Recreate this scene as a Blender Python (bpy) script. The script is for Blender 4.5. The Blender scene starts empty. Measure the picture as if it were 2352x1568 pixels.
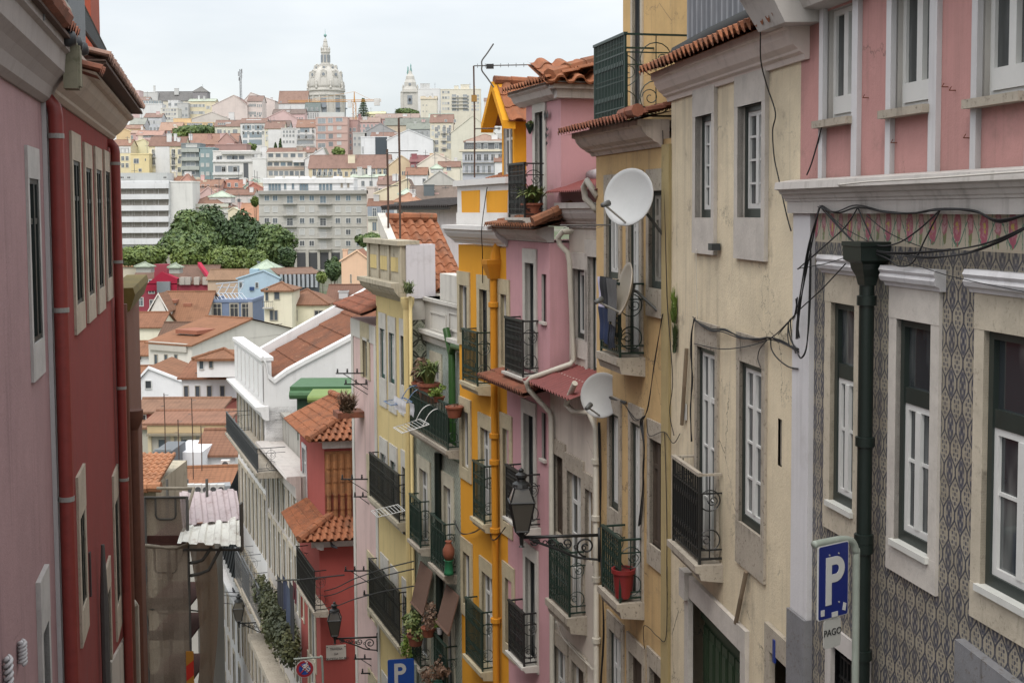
import bpy, bmesh, math, random
from mathutils import Vector, Matrix
from math import sin, cos, pi, sqrt, atan2, radians
random.seed(7)
R = random.Random(11)
sc = bpy.context.scene
COL = sc.collection
# ---------------------------------------------------------------- camera model (reference raster 2352 x 1568)
FPX, CX, CY, HOR = 2900.0, 1176.0, 784.0, 480.0
PP, ROLL = 667.0, 0.006            # principal row and a slight roll of the camera
PIT = math.atan((PP - HOR) / FPX)
def ray(u, v):
    x0 = (u - CX) / FPX; y0 = (PP - v) / FPX
    x = x0 * cos(ROLL) + y0 * sin(ROLL); y = y0 * cos(ROLL) - x0 * sin(ROLL)
    c, s = cos(PIT), sin(PIT)
    return Vector((x, c + y * s, -s + y * c))
def at(u, v, Y):
    d = ray(u, v); return d * (Y / d.y)
def ground_z(Y, X=0.0):
    K = [(-30, 3), (0, -1.62), (60, -25.0), (100, -36), (150, -40), (210, -38), (280, -29), (380, -18), (500, -2), (650, 16), (800, 36), (900, 50), (1000, 56), (1500, 30), (9000, 0)]
    for (a, za), (b, zb) in zip(K, K[1:]):
        if Y <= b:
            t = max(0, (Y - a) / (b - a)); return za + (zb - za) * t
    return 0.0
# ---------------------------------------------------------------- materials
class E:
    def __init__(s, g, o): s.g = g; s.o = o
    def m(s, op, *a, clamp=False):
        n = s.g.nt.nodes.new('ShaderNodeMath'); n.operation = op; n.use_clamp = clamp
        for i, x in enumerate((s,) + a):
            if isinstance(x, E): s.g.nt.links.new(x.o, n.inputs[i])
            else: n.inputs[i].default_value = x
        return E(s.g, n.outputs[0])
    def __add__(s, b): return s.m('ADD', b)
    def __radd__(s, b): return s.m('ADD', b)
    def __sub__(s, b): return s.m('SUBTRACT', b)
    def __rsub__(s, b): return (s * -1.0) + b
    def __mul__(s, b): return s.m('MULTIPLY', b)
    def __rmul__(s, b): return s.m('MULTIPLY', b)
    def __truediv__(s, b): return s.m('DIVIDE', b)
    def abs(s): return s.m('ABSOLUTE')
    def fract(s): return s.m('FRACT')
    def floor(s): return s.m('FLOOR')
    def sin(s): return s.m('SINE')
    def cos(s): return s.m('COSINE')
    def lt(s, b): return s.m('LESS_THAN', b)
    def gt(s, b): return s.m('GREATER_THAN', b)
    def mn(s, b): return s.m('MINIMUM', b)
    def mx(s, b): return s.m('MAXIMUM', b)
    def sq(s): return s.m('SQRT')
    def ss(s, lo, hi):
        n = s.g.nt.nodes.new('ShaderNodeMapRange'); n.interpolation_type = 'SMOOTHSTEP'; n.clamp = True
        s.g.nt.links.new(s.o, n.inputs[0]); n.inputs[1].default_value = lo; n.inputs[2].default_value = hi
        return E(s.g, n.outputs[0])
class G:
    def __init__(s, name):
        s.mat = bpy.data.materials.new(name); s.mat.use_nodes = True
        s.nt = s.mat.node_tree; s.b = s.nt.nodes['Principled BSDF']
        s.tc = s.nt.nodes.new('ShaderNodeTexCoord')
    def vec(s, sc=(1, 1, 1), off=(0, 0, 0), src='Object'):
        n = s.nt.nodes.new('ShaderNodeMapping'); s.nt.links.new(s.tc.outputs[src], n.inputs[0])
        n.inputs['Scale'].default_value = sc; n.inputs['Location'].default_value = off
        return n.outputs[0]
    def xyz(s, v=None):
        n = s.nt.nodes.new('ShaderNodeSeparateXYZ'); s.nt.links.new(v or s.tc.outputs['Object'], n.inputs[0])
        return [E(s, o) for o in n.outputs]
    def noise(s, v, scale, det=4.0, ro=0.6):
        n = s.nt.nodes.new('ShaderNodeTexNoise'); s.nt.links.new(v, n.inputs['Vector'])
        n.inputs['Scale'].default_value = scale; n.inputs['Detail'].default_value = det; n.inputs['Roughness'].default_value = ro
        return E(s, n.outputs[0])
    def voro(s, v, scale, out='Color'):
        n = s.nt.nodes.new('ShaderNodeTexVoronoi'); s.nt.links.new(v, n.inputs['Vector']); n.inputs['Scale'].default_value = scale
        return E(s, n.outputs[out])
    def mix(s, f, a, b, mode='MIX'):
        n = s.nt.nodes.new('ShaderNodeMix'); n.data_type = 'RGBA'; n.blend_type = mode
        for i, x in ((0, f), (6, a), (7, b)):
            if isinstance(x, E): s.nt.links.new(x.o, n.inputs[i])
            elif i == 0: n.inputs[0].default_value = x
            else: n.inputs[i].default_value = (x[0], x[1], x[2], 1)
        return E(s, n.outputs[2])
    def ao(s, dist, samples=3):
        n = s.nt.nodes.new('ShaderNodeAmbientOcclusion'); n.samples = samples; n.inputs['Distance'].default_value = dist
        return E(s, n.outputs['AO'])
    def bump(s, h, strength, dist=0.02):
        n = s.nt.nodes.new('ShaderNodeBump'); n.inputs['Strength'].default_value = strength; n.inputs['Distance'].default_value = dist
        s.nt.links.new(h.o, n.inputs['Height']); s.nt.links.new(n.outputs[0], s.b.inputs['Normal'])
    def base(s, c):
        if isinstance(c, E): s.nt.links.new(c.o, s.b.inputs['Base Color'])
        else: s.b.inputs['Base Color'].default_value = (*c, 1)
    def rough(s, r): s.b.inputs['Roughness'].default_value = r
def lin(r, g, b):
    f = lambda c: (c / 255) / 12.92 if c <= 10 else ((c / 255 + 0.055) / 1.055) ** 2.4
    return (f(r), f(g), f(b))
def sh(c, k): return tuple(min(1, max(0, x * k)) for x in c)
CACHE = {}
def plaster(name, col, var=.25, streak=.35, grime_shade=(.09, .075, .06), dirt=.25, bump=.25, seed=0, ao=.58, rough=.92, gs=1.0, crack=0.0):
    key = ('pl', name)
    if key in CACHE: return CACHE[key]
    g = G(name)
    off = (seed * 7.3, seed * 3.1, seed * 1.7)
    v = g.vec((1, 1, 1), off); vs = g.vec((2.6, 2.6, .16), off); vs2 = g.vec((9, 9, .4), off)
    c = g.mix(g.noise(v, .9 * gs, 6, .65).ss(.36, .66) * var, col, sh(col, .72))
    c = g.mix(g.noise(v, 3.3 * gs, 5, .6).ss(.5, .7) * (var * .8), c, sh(col, 1.13))
    c = g.mix(g.noise(vs, 1.0, 5, .65).ss(.5, .72) * streak * .55, c, grime_shade)
    c = g.mix(g.noise(vs2, 1.0, 3, .6).ss(.55, .75) * streak * .42, c, grime_shade)
    if crack:
        n = g.nt.nodes.new('ShaderNodeTexVoronoi'); n.feature = 'DISTANCE_TO_EDGE'; n.inputs['Scale'].default_value = .8; w = g.noise(v, 3.0, 5, .7)
        mx = g.nt.nodes.new('ShaderNodeVectorMath'); mx.operation = 'ADD'; g.nt.links.new(v, mx.inputs[0]); g.nt.links.new((w * .9).o, mx.inputs[1]); g.nt.links.new(mx.outputs[0], n.inputs['Vector'])
        c = g.mix(E(g, n.outputs['Distance']).lt(.006) * g.noise(v, .5, 3, .5).ss(.5, .56) * crack, c, sh(grime_shade, .8))
        c = g.mix(g.noise(v, .75, 7, .75).ss(.6, .63) * crack * .5, c, sh(col, 1.16)); c = g.mix(g.noise(g.vec((1, 1, .8), (9, 4, 2)), 1.1, 7, .75).ss(.63, .65) * crack * .45, c, sh(col, .68))
    c = g.mix(g.noise(v, 1.4 * gs, 8, .72).ss(.56, .72) * dirt, c, sh(grime_shade, 1.8))
    if ao: c = g.mix((1.0 - g.ao(.55)).ss(.25, .95) * ao, c, grime_shade)  # occlusion paints contact shade and crevice grime into the colour
    g.base(c); g.rough(rough)
    g.bump(g.noise(v, 26, 6, .7) + g.noise(v, 4, 3, .5) * .8, bump, .012)
    CACHE[key] = g.mat; return g.mat
def stone(name, col=(.47, .41, .32), bad=.5, seed=0):
    key = ('st', name)
    if key in CACHE: return CACHE[key]
    g = G(name); v = g.vec((1, 1, 1), (seed * 5.1, 0, 2.2 * seed))
    c = g.mix(g.noise(v, 2.2, 6, .7).ss(.35, .7) * .55, col, sh(col, .66))
    c = g.mix(g.noise(v, 17, 5, .7).ss(.55, .68) * bad, c, (.11, .09, .07))
    c = g.mix(g.noise(g.vec((5, 5, .6)), 1.3, 5, .7).ss(.56, .72) * bad * .8, c, (.07, .06, .05))
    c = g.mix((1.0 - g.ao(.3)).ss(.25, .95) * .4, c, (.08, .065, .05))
    g.base(c); g.rough(.85); g.bump(g.noise(v, 22, 6, .7), .35, .015)
    CACHE[key] = g.mat; return g.mat
def paint(name, col, rough=.55, var=.18, metal=0.0, bump=.08, ns=6):
    key = ('pa', name)
    if key in CACHE: return CACHE[key]
    g = G(name); v = g.vec()
    c = g.mix(g.noise(v, ns, 5, .65).ss(.4, .7) * var, col, sh(col, .55))
    c = g.mix(g.noise(v, ns * 6, 4, .6).ss(.58, .72) * var, c, sh(col, 1.3))
    g.base(c); g.rough(rough); g.b.inputs['Metallic'].default_value = metal
    if bump: g.bump(g.noise(v, 30, 4, .6), bump, .01)
    CACHE[key] = g.mat; return g.mat
def tilemat(name, col=(.42, .13, .055), dark=.35, moss=.25, sc=1.0):
    key = ('ti', name)
    if key in CACHE: return CACHE[key]
    g = G(name); v = g.vec()
    c = g.mix(g.voro(v, 3.2 * sc).ss(.2, .9) * .55, col, sh(col, .6))
    c = g.mix(g.noise(v, 1.1 * sc, 6, .7).ss(.45, .7) * dark, c, (.075, .045, .032))
    c = g.mix(g.noise(v, 9 * sc, 6, .75).ss(.5, .68) * dark * .8, c, (.1, .055, .035))
    c = g.mix(g.noise(v, 5.3 * sc, 6, .7).ss(.58, .7) * moss, c, (.15, .13, .07))
    c = g.mix(g.noise(v, 14 * sc, 3, .6).ss(.62, .74) * .35, c, (.55, .3, .18))
    g.base(c); g.rough(.9); g.bump(g.noise(v, 20 * sc, 5, .7), .3, .02)
    CACHE[key] = g.mat; return g.mat
def glass(name, col=(.03, .036, .04), spec=.6, rough=.06, var=.5, light=(.25, .26, .25)):
    key = ('gl', name)
    if key in CACHE: return CACHE[key]
    g = G(name); v = g.vec((1.5, 1.5, .35))
    c = g.mix(g.noise(v, 2.2, 3, .5).ss(.45, .65) * var, col, light)
    g.base(c); g.rough(rough); g.b.inputs['Specular IOR Level'].default_value = spec
    g.bump(g.noise(g.vec(), 2.2, 2, .5), .04, .02)
    CACHE[key] = g.mat; return g.mat
def far(col, var=.38):
    key = ('far',) + tuple(round(x, 3) for x in col)
    if key in CACHE: return CACHE[key]
    g = G('far_plaster'); v = g.vec()
    c = g.mix(g.noise(v, .16, 6, .7).ss(.38, .68) * var, col, sh(col, .74))
    c = g.mix(g.noise(g.vec((.8, .8, .06)), .9, 5, .7).ss(.52, .75) * var * .9, c, sh(col, .5))
    c = g.mix(g.noise(v, .9, 4, .6).ss(.55, .75) * var * .5, c, sh(col, 1.2))
    g.base(c); g.rough(.95); CACHE[key] = g.mat; return g.mat
def farroof(col, sc=1.0):
    key = ('fr',) + tuple(round(x, 3) for x in col) + (sc,)
    if key in CACHE: return CACHE[key]
    g = G('far_roof_tiles'); v = g.vec()
    x, y, z = g.xyz()
    c = g.mix(g.noise(v, .35 * sc, 7, .75).ss(.4, .7) * .5, col, sh(col, .6))
    c = g.mix(g.noise(g.vec((2.2, .4, .4)), 1.2 * sc, 4, .7).ss(.5, .7) * .45, c, sh(col, .5))
    c = g.mix(g.noise(v, 1.1 * sc, 6, .75).ss(.52, .66) * .6, c, sh(col, .5)); c = g.mix(g.noise(v, 2.2 * sc, 5, .7).ss(.58, .7) * .35, c, sh(col, 1.45))
    c = g.mix((y * (2 * pi / .42)).sin().ss(.3, 1.0) * .4, c, sh(col, .5))
    c = g.mix((x * (2 * pi / .36)).sin().ss(.1, 1.0) * .28, c, sh(col, .5))
    g.base(c); g.rough(.95); CACHE[key] = g.mat; return g.mat
# ---------------------------------------------------------------- mesh builder
class MB:
    def __init__(s): s.v = []; s.f = []; s.mi = []; s.cur = 0
    def q(s, *pts):
        i = len(s.v); s.v += [tuple(p) for p in pts]; s.f.append(tuple(range(i, i + len(pts)))); s.mi.append(s.cur)
    def box(s, x0, x1, y0, y1, z0, z1):
        if x0 > x1: x0, x1 = x1, x0
        if y0 > y1: y0, y1 = y1, y0
        if z0 > z1: z0, z1 = z1, z0
        i = len(s.v)
        s.v += [(x0, y0, z0), (x1, y0, z0), (x1, y1, z0), (x0, y1, z0), (x0, y0, z1), (x1, y0, z1), (x1, y1, z1), (x0, y1, z1)]
        for f in ((0, 3, 2, 1), (4, 5, 6, 7), (0, 1, 5, 4), (1, 2, 6, 5), (2, 3, 7, 6), (3, 0, 4, 7)):
            s.f.append(tuple(i + k for k in f)); s.mi.append(s.cur)
        return s
    def hexa(s, p):   # 8 points, bottom 4 then top 4
        i = len(s.v); s.v += [tuple(x) for x in p]
        for f in ((0, 3, 2, 1), (4, 5, 6, 7), (0, 1, 5, 4), (1, 2, 6, 5), (2, 3, 7, 6), (3, 0, 4, 7)):
            s.f.append(tuple(i + k for k in f)); s.mi.append(s.cur)
    def tube(s, pts, r, n=6, cap=True):
        pts = [Vector(p) for p in pts]; m = len(pts)
        if m < 2: return s
        rr = r if isinstance(r, (list, tuple)) else [r] * m
        base = len(s.v); prev = None
        for k, p in enumerate(pts):
            t = (pts[min(k + 1, m - 1)] - pts[max(k - 1, 0)])
            if t.length < 1e-9: t = Vector((0, 0, 1))
            t.normalize()
            if prev is None:
                a = Vector((0, 0, 1)) if abs(t.z) < .9 else Vector((1, 0, 0))
                n1 = t.cross(a).normalized()
            else:
                n1 = prev - t * prev.dot(t)
                n1 = n1.normalized() if n1.length > 1e-6 else t.orthogonal().normalized()
            prev = n1; n2 = t.cross(n1)
            for j in range(n):
                a = 2 * pi * j / n
                s.v.append(tuple(p + (n1 * cos(a) + n2 * sin(a)) * rr[k]))
        for k in range(m - 1):
            for j in range(n):
                j2 = (j + 1) % n
                s.f.append((base + k * n + j, base + k * n + j2, base + (k + 1) * n + j2, base + (k + 1) * n + j)); s.mi.append(s.cur)
        if cap:
            s.f.append(tuple(base + j for j in range(n))[::-1]); s.mi.append(s.cur)
            s.f.append(tuple(base + (m - 1) * n + j for j in range(n))); s.mi.append(s.cur)
        return s
    def lathe(s, prof, c=(0, 0, 0), n=16, caps=True, a0=0):   # prof: (r, z)
        base = len(s.v)
        for r, z in prof:
            for j in range(n):
                a = a0 + 2 * pi * j / n
                s.v.append((c[0] + r * cos(a), c[1] + r * sin(a), c[2] + z))
        for k in range(len(prof) - 1):
            for j in range(n):
                j2 = (j + 1) % n
                s.f.append((base + k * n + j, base + k * n + j2, base + (k + 1) * n + j2, base + (k + 1) * n + j)); s.mi.append(s.cur)
        if caps:
            s.f.append(tuple(base + j for j in range(n))[::-1]); s.mi.append(s.cur)
            s.f.append(tuple(base + (len(prof) - 1) * n + j for j in range(n))); s.mi.append(s.cur)
        return s
    def extr(s, prof, s0, s1):   # closed profile of (n, z) pairs pulled along x
        n = len(prof); b = len(s.v)
        for x in (s0, s1): s.v += [(x, p[0], p[1]) for p in prof]
        for j in range(n):
            k = (j + 1) % n; s.f.append((b + j, b + k, b + n + k, b + n + j)); s.mi.append(s.cur)
        s.f.append(tuple(b + j for j in range(n))); s.mi.append(s.cur)
        s.f.append(tuple(b + n + j for j in range(n))[::-1]); s.mi.append(s.cur)
        return s
    def arc(s, c, r, a0, a1, plane, rad, n=12, m=5):   # plane: (ex, ey) vectors
        ex, ey = Vector(plane[0]), Vector(plane[1]); c = Vector(c)
        return s.tube([c + ex * (r * cos(a0 + (a1 - a0) * k / n)) + ey * (r * sin(a0 + (a1 - a0) * k / n)) for k in range(n + 1)], rad, m)
    def spiral(s, c, r0, r1, a0, a1, plane, rad, n=18, m=5):
        ex, ey = Vector(plane[0]), Vector(plane[1]); c = Vector(c); P = []
        for k in range(n + 1):
            t = k / n; r = r0 + (r1 - r0) * t; a = a0 + (a1 - a0) * t
            P.append(c + ex * (r * cos(a)) + ey * (r * sin(a)))
        return s.tube(P, rad, m)
    def cat(s, a, b, sag, r, n=14, m=5):
        a, b = Vector(a), Vector(b)
        return s.tube([a.lerp(b, k / n) - Vector((0, 0, sag * 4 * (k / n) * (1 - k / n))) for k in range(n + 1)], r, m)
    def build(s, name, mat, parent=None, smooth=False, M=None, auto=None):
        me = bpy.data.meshes.new(name); me.from_pydata(s.v, [], s.f)
        for m in (mat if isinstance(mat, (list, tuple)) else [mat]): me.materials.append(m)
        if any(s.mi): me.polygons.foreach_set('material_index', s.mi)
        if smooth:
            me.polygons.foreach_set('use_smooth', [True] * len(s.f))
            if auto is not None: me.set_sharp_from_angle(angle=auto)
        me.update()
        o = bpy.data.objects.new(name, me); COL.objects.link(o)
        if parent is not None: o.parent = parent
        if M is not None: o.matrix_world = M
        return o
def tag(o, label=None, cat=None, group=None, kind=None):
    if label: o['label'] = label
    if cat: o['category'] = cat
    if group: o['group'] = group
    if kind: o['kind'] = kind
    return o
def thing(name, label, cat, M=None, group=None):
    o = bpy.data.objects.new(name, None); COL.objects.link(o); o.empty_display_size = .3
    if M is not None: o.matrix_world = M
    return tag(o, label, cat, group)
# ---------------------------------------------------------------- facade frames
class Fr:
    """x runs along the facade (leftwards seen from the front), y out of it, z up"""
    def __init__(s, P, d):
        s.P = Vector((P[0], P[1], 0)); s.d = Vector((d[0], d[1], 0)).normalized(); s.n = Vector((-s.d.y, s.d.x, 0))
        s.M = Matrix(((s.d.x, s.n.x, 0, s.P.x), (s.d.y, s.n.y, 0, s.P.y), (0, 0, 1, 0), (0, 0, 0, 1)))
    def hit(s, u, v, n=0.0):
        r = ray(u, v); t = (n + s.P.dot(s.n)) / r.dot(s.n); X = r * t
        return ((X - s.P).dot(s.d), X.z)
    def S(s, u, v, n=0.0): return s.hit(u, v, n)[0]
    def Z(s, u, v, n=0.0): return s.hit(u, v, n)[1]
    def p(s, u, v, n=0.0):
        a, z = s.hit(u, v, n); return Vector((a, n, z))
    def out(s, sv, u, v=HOR):   # how far out of the facade, at x = sv, the sight line through column u passes
        r = ray(u, v); W = s.P + s.d * sv
        return -(W.x * r.y - W.y * r.x) / (s.n.x * r.y - s.n.y * r.x)
    def w(s, a, n, z): return s.P + s.d * a + s.n * n + Vector((0, 0, z))
    def loc(s, X): X = Vector(X); return Vector(((X - s.P).dot(s.d), (X - s.P).dot(s.n), X.z))
def zrow(f, a, n, v):
    """height of the point over (a, n) that is seen at row v"""
    X = f.w(a, n, 0); u = CX + FPX * X.x / X.y
    for _ in range(3):
        r = ray(u, v); t = X.y / r.y; u += FPX * (X.x - r.x * t) / X.y
    return r.z * t
def chain(P, vp, u, v=HOR):
    """right-hand street facade from P towards the vanishing column vp, as far as column u"""
    d = ray(vp, HOR); d = Vector((d.x, d.y, 0)).normalized(); f = Fr(P, d); L = f.S(u, v)
    e = f.w(L, 0, 0); return f, L, (e.x, e.y)
# ---------------------------------------------------------------- shared materials
WHITEF = paint('white_window_paint', (.62, .62, .6), .45, .1)
GREENF = paint('dark_green_paint', (.022, .031, .027), .4, .2)
IRON = paint('black_iron', (.013, .014, .014), .45, .3)
GIRON = paint('dark_green_iron', (.012, .032, .024), .4, .35)
GLASS = glass('window_glass')
GLASSC = glass('curtained_glass', (.055, .06, .06), .6, .08, .55, (.22, .225, .22))
LIMEST = stone('limestone', (.52, .46, .36), .35)
LIMEW = stone('pale_limestone', (.56, .52, .47), .15, 3)
LIMED = stone('weathered_limestone', (.42, .37, .3), .8, 5)
TILE = tilemat('terracotta_tiles', (.26, .105, .052), .6, .5)
TILEO = tilemat('bright_terracotta_tiles', (.31, .115, .052), .55, .5)
TILED = tilemat('old_terracotta_tiles', (.25, .09, .052), .6, .5)
REVEAL = plaster('reveal_plaster', (.52, .5, .47), .2, .3, dirt=.2, seed=21)
CABLE = paint('black_cable', (.012, .012, .013), .6, .2, bump=0)
PIPEW = paint('cream_plastic_pipe', (.5, .47, .4), .5, .2)
# ---------------------------------------------------------------- building pieces
def wall_mesh(s0, s1, z0, z1, holes, depth=.3, rec=.24, body=None, n0=0.0):
    """front plane with recessed openings; sides, back and top of a body behind it"""
    mb = MB(); body = body or depth
    hs = [(max(s0, a), min(s1, b), max(z0, c), min(z1, d)) for a, b, c, d in holes]
    hs = [h for h in hs if h[1] - h[0] > .01 and h[3] - h[2] > .01]
    xs = sorted(set([s0, s1] + [h[0] for h in hs] + [h[1] for h in hs])); zs = sorted(set([z0, z1] + [h[2] for h in hs] + [h[3] for h in hs]))
    for a, b in zip(xs, xs[1:]):
        run = None
        for c, d in zip(zs, zs[1:]):
            mx, mz = (a + b) / 2, (c + d) / 2
            inside = any(h[0] < mx < h[1] and h[2] < mz < h[3] for h in hs)
            if not inside: mb.q((a, n0, c), (b, n0, c), (b, n0, d), (a, n0, d))
    k = n0 - body
    mb.q((s0, n0, z0), (s0, n0, z1), (s0, k, z1), (s0, k, z0)); mb.q((s1, n0, z0), (s1, k, z0), (s1, k, z1), (s1, n0, z1))
    mb.q((s0, n0, z1), (s1, n0, z1), (s1, k, z1), (s0, k, z1)); mb.q((s0, k, z0), (s0, k, z1), (s1, k, z1), (s1, k, z0))
    return mb
class Bld:
    def __init__(s, name, label, cat, f, group=None):
        s.f = f; s.o = thing(name, label, cat, f.M, group); s.holes = []
    def rect(s, u0, u1, v0, v1, n=0.0):
        um, vm = (u0 + u1) / 2, (v0 + v1) / 2
        a, b = s.f.S(u1, vm, n), s.f.S(u0, vm, n)
        return a, b, s.f.Z(um, v1, n), s.f.Z(um, v0, n)
    def put(s, mb, name, mat, parent=None, **k):
        return mb.build(name, mat, parent or s.o, **k)
    def wall(s, s0, s1, z0, z1, mat, body=6.0, rec=.24, n0=0.0, name='wall', holes=None):
        return s.put(wall_mesh(s0, s1, z0, z1, s.holes if holes is None else holes, .3, rec, body, n0), name, mat)
    def win(s, u0, u1, v0, v1, style='casement', sur=None, surm=None, rec=.18, n=0.0, fm=None, gm=None, om=None, lint=.22, jamb=.14, apron=0, sill=0, hole=True, name='window', prot=.035, silm=None):
        a, b, c, d = s.rect(u0, u1, v0, v1, n)
        if hole: s.holes.append((a, b, c, d))
        return window(s.o, a, b, c, d, style, rec, n, fm or WHITEF, gm or GLASS, om, surm, lint, jamb, apron, sill, name, prot, silm)
def window(root, a, b, c, d, style='casement', rec=.18, n=0.0, fm=None, gm=None, om=None, surm=None, lint=.22, jamb=.14, apron=0, sill=0, name='window', prot=.035, silm=None):
    W, H = b - a, d - c; fm = fm or WHITEF; gm = gm or GLASS
    y = n - rec; t = min(.06, W * .1); mb = MB()
    def fr(x0, x1, z0, z1, t, y0, y1):
        mb.box(x0, x0 + t, y0, y1, z0, z1); mb.box(x1 - t, x1, y0, y1, z0, z1)
        mb.box(x0 + t, x1 - t, y0, y1, z1 - t, z1); mb.box(x0 + t, x1 - t, y0, y1, z0, z0 + t)
    x0, x1, z0, z1 = a, b, c, d
    out = None
    if om is not None:
        mo = MB(); to = .07
        mo.box(x0, x0 + to, y - .05, y + .05, z0, z1); mo.box(x1 - to, x1, y - .05, y + .05, z0, z1)
        mo.box(x0 + to, x1 - to, y - .05, y + .05, z1 - to, z1); mo.box(x0 + to, x1 - to, y - .05, y + .05, z0, z0 + to * 1.6)
        out = mo; x0 += to; x1 -= to; z1 -= to; z0 += to * 1.6
    trans = None
    if style in ('casement', 'muntin', 'door', 'transom'):
        if style == 'transom':
            zt = z0 + (z1 - z0) * .66
            if out is not None: out.box(x0, x1, y - .05, y + .04, zt - .06, zt + .09)
            zc1 = zt - .06; fr(x0, x1, z0, zc1, t, y - .03, y + .03)
            xm = (x0 + x1) / 2; mb.box(xm - t * .75, xm + t * .75, y - .03, y + .04, z0 + t, zc1 - t)
            zz = z0 + (zc1 - z0) * .56
            mb.box(x0 + t, xm - t * .75, y - .02, y + .02, zz - .015, zz + .015); mb.box(xm + t * .75, x1 - t, y - .02, y + .02, zz - .015, zz + .015)
        else:
            fr(x0, x1, z0, z1, t, y - .03, y + .03); xm = (x0 + x1) / 2
            mb.box(xm - t * .8, xm + t * .8, y - .03, y + .04, z0 + t, z1 - t)
            hs = {'casement': (.74,), 'muntin': (.26, .5, .74), 'door': (.3, .55, .78)}[style]
            for k, h in enumerate(hs):
                zz = z0 + (z1 - z0) * h; w = .035 if (style != 'muntin' and k == len(hs) - 1) else .014
                mb.box(x0 + t, xm - t * .8, y - .02, y + .025, zz - w, zz + w); mb.box(xm + t * .8, x1 - t, y - .02, y + .025, zz - w, zz + w)
            if style == 'door':
                mb.box(x0 + t, xm - t * .8, y - .015, y + .015, z0 + t, z0 + (z1 - z0) * .3 - .014); mb.box(xm + t * .8, x1 - t, y - .015, y + .015, z0 + t, z0 + (z1 - z0) * .3 - .014)
    elif style == 'single':
        fr(x0, x1, z0, z1, t, y - .03, y + .03)
    elif style == 'slit':
        fr(x0, x1, z0, z1, t * .4, y - .03, y + .02)
    o = mb.build(name, fm, root)
    pm = MB(); pm.q((x0, y, z0), (x1, y, z0), (x1, y, z1), (x0, y, z1)); pm.build('pane', gm, o)
    if out is not None: out.build('outer_frame', om, o)
    if surm is not None:
        m2 = MB(); e = n + prot; k = n - .03
        if lint: m2.box(a - jamb, b + jamb, k, e + .004, d, d + lint)
        if jamb: m2.box(a - jamb, a, k, e, c, d); m2.box(b, b + jamb, k, e, c, d)
        if apron: m2.box(a - jamb, b + jamb, k, e + .003, c - apron, c)
    rv = m2 if surm is not None else MB(); r = n - rec - .03; ea = n + (prot if surm is not None and jamb else 0) - .002
    rv.q((a, ea, c), (a, ea, d), (a, r, d), (a, r, c)); rv.q((b, ea, c), (b, r, c), (b, r, d), (b, ea, d)); rv.q((a, ea, d), (b, ea, d), (b, r, d), (a, r, d)); rv.q((a, n, c), (a, r, c), (b, r, c), (b, n, c))
    if surm is not None: m2.build('surround', surm, o)
    else: rv.build('reveal', REVEAL, o)
    if sill:
        m3 = MB(); m3.box(a - .03, b + .03, n - rec + .05, n + sill, c - .045, c + .012); m3.build('sill', silm or LIMEW, o)
    return o
def tile_roof(mb, O, A, B, col=.23, row=.36, amp=.055, ns=8, jit=.012, step=.028, rnd=None):
    """barrel tiles over the parallelogram O, O+A (along the eave), O+B (up the slope)"""
    O, A, B = Vector(O), Vector(A), Vector(B); rnd = rnd or R
    N = A.cross(B).normalized()
    if N.z < 0: N = -N
    nc = max(1, round(A.length / col)); nr = max(1, round(B.length / row))
    prof = []
    for k in range(ns):
        x = k / ns
        if x < .6: h = sqrt(max(0, 1 - ((x - .3) / .3) ** 2))
        else: h = -.45 * sqrt(max(0, 1 - ((x - .8) / .2) ** 2))
        prof.append((x, h))
    xs = []
    for c in range(nc):
        for x, h in prof: xs.append((c, (c + x) / nc, h))
    xs.append((nc - 1, 1.0, 0))
    jc = [rnd.uniform(-jit, jit) for _ in range(nc)]
    for r in range(nr):
        b = len(mb.v); js = [rnd.uniform(-jit, jit) for _ in range(nc)]
        for e in (0, 1, 2):
            for c, x, h in xs:
                t = (r - .06 + js[c] if e < 2 else r + 1.0) / nr
                lift = (step if e < 2 else 0) + (jc[c] * .6) + (-.045 if e == 0 else 0)
                hh = h * amp * (.92 if e == 2 else 1.0)
                mb.v.append(tuple(O + A * x + B * t + N * (hh + lift)))
        m = len(xs)
        for e in (0, 1):
            for i in range(m - 1):
                mb.f.append((b + e * m + i, b + e * m + i + 1, b + (e + 1) * m + i + 1, b + (e + 1) * m + i)); mb.mi.append(mb.cur)
    # underside board
    d = N * -.07
    mb.q(O + d, O + A + d, O + A + B + d, O + B + d)
def ridge(mb, pts, r=.1, n=8, seg=.42):
    pts = [Vector(p) for p in pts]
    for p, q in zip(pts, pts[1:]):
        L = (q - p).length; k = max(1, round(L / seg))
        for i in range(k):
            a = p.lerp(q, i / k); b = p.lerp(q, min(1, (i + 1.12) / k)); j = R.uniform(-.01, .01)
            mb.tube([a + Vector((0, 0, j)), b + Vector((0, 0, j))], [r * 1.12, r * .92], n)
def balcony(b, uf, un, uw, vfloor, vrail, iron=None, slabm=None, panel=None, thick=.14, style='bars', handm=None, dens=.105, brackets=False, dmin=.32):
    f = b.f; iron = iron or IRON
    sn = f.S(uw, vfloor); d = max(dmin, f.out(sn, un)); z = f.Z(un, vfloor, d); sf = f.S(uf, vfloor, d); zr = f.Z(un, vrail, d)
    return balc(b.o, sn, sf, z, zr, d, iron, slabm or LIMED, panel, thick, style, handm, dens)
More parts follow.
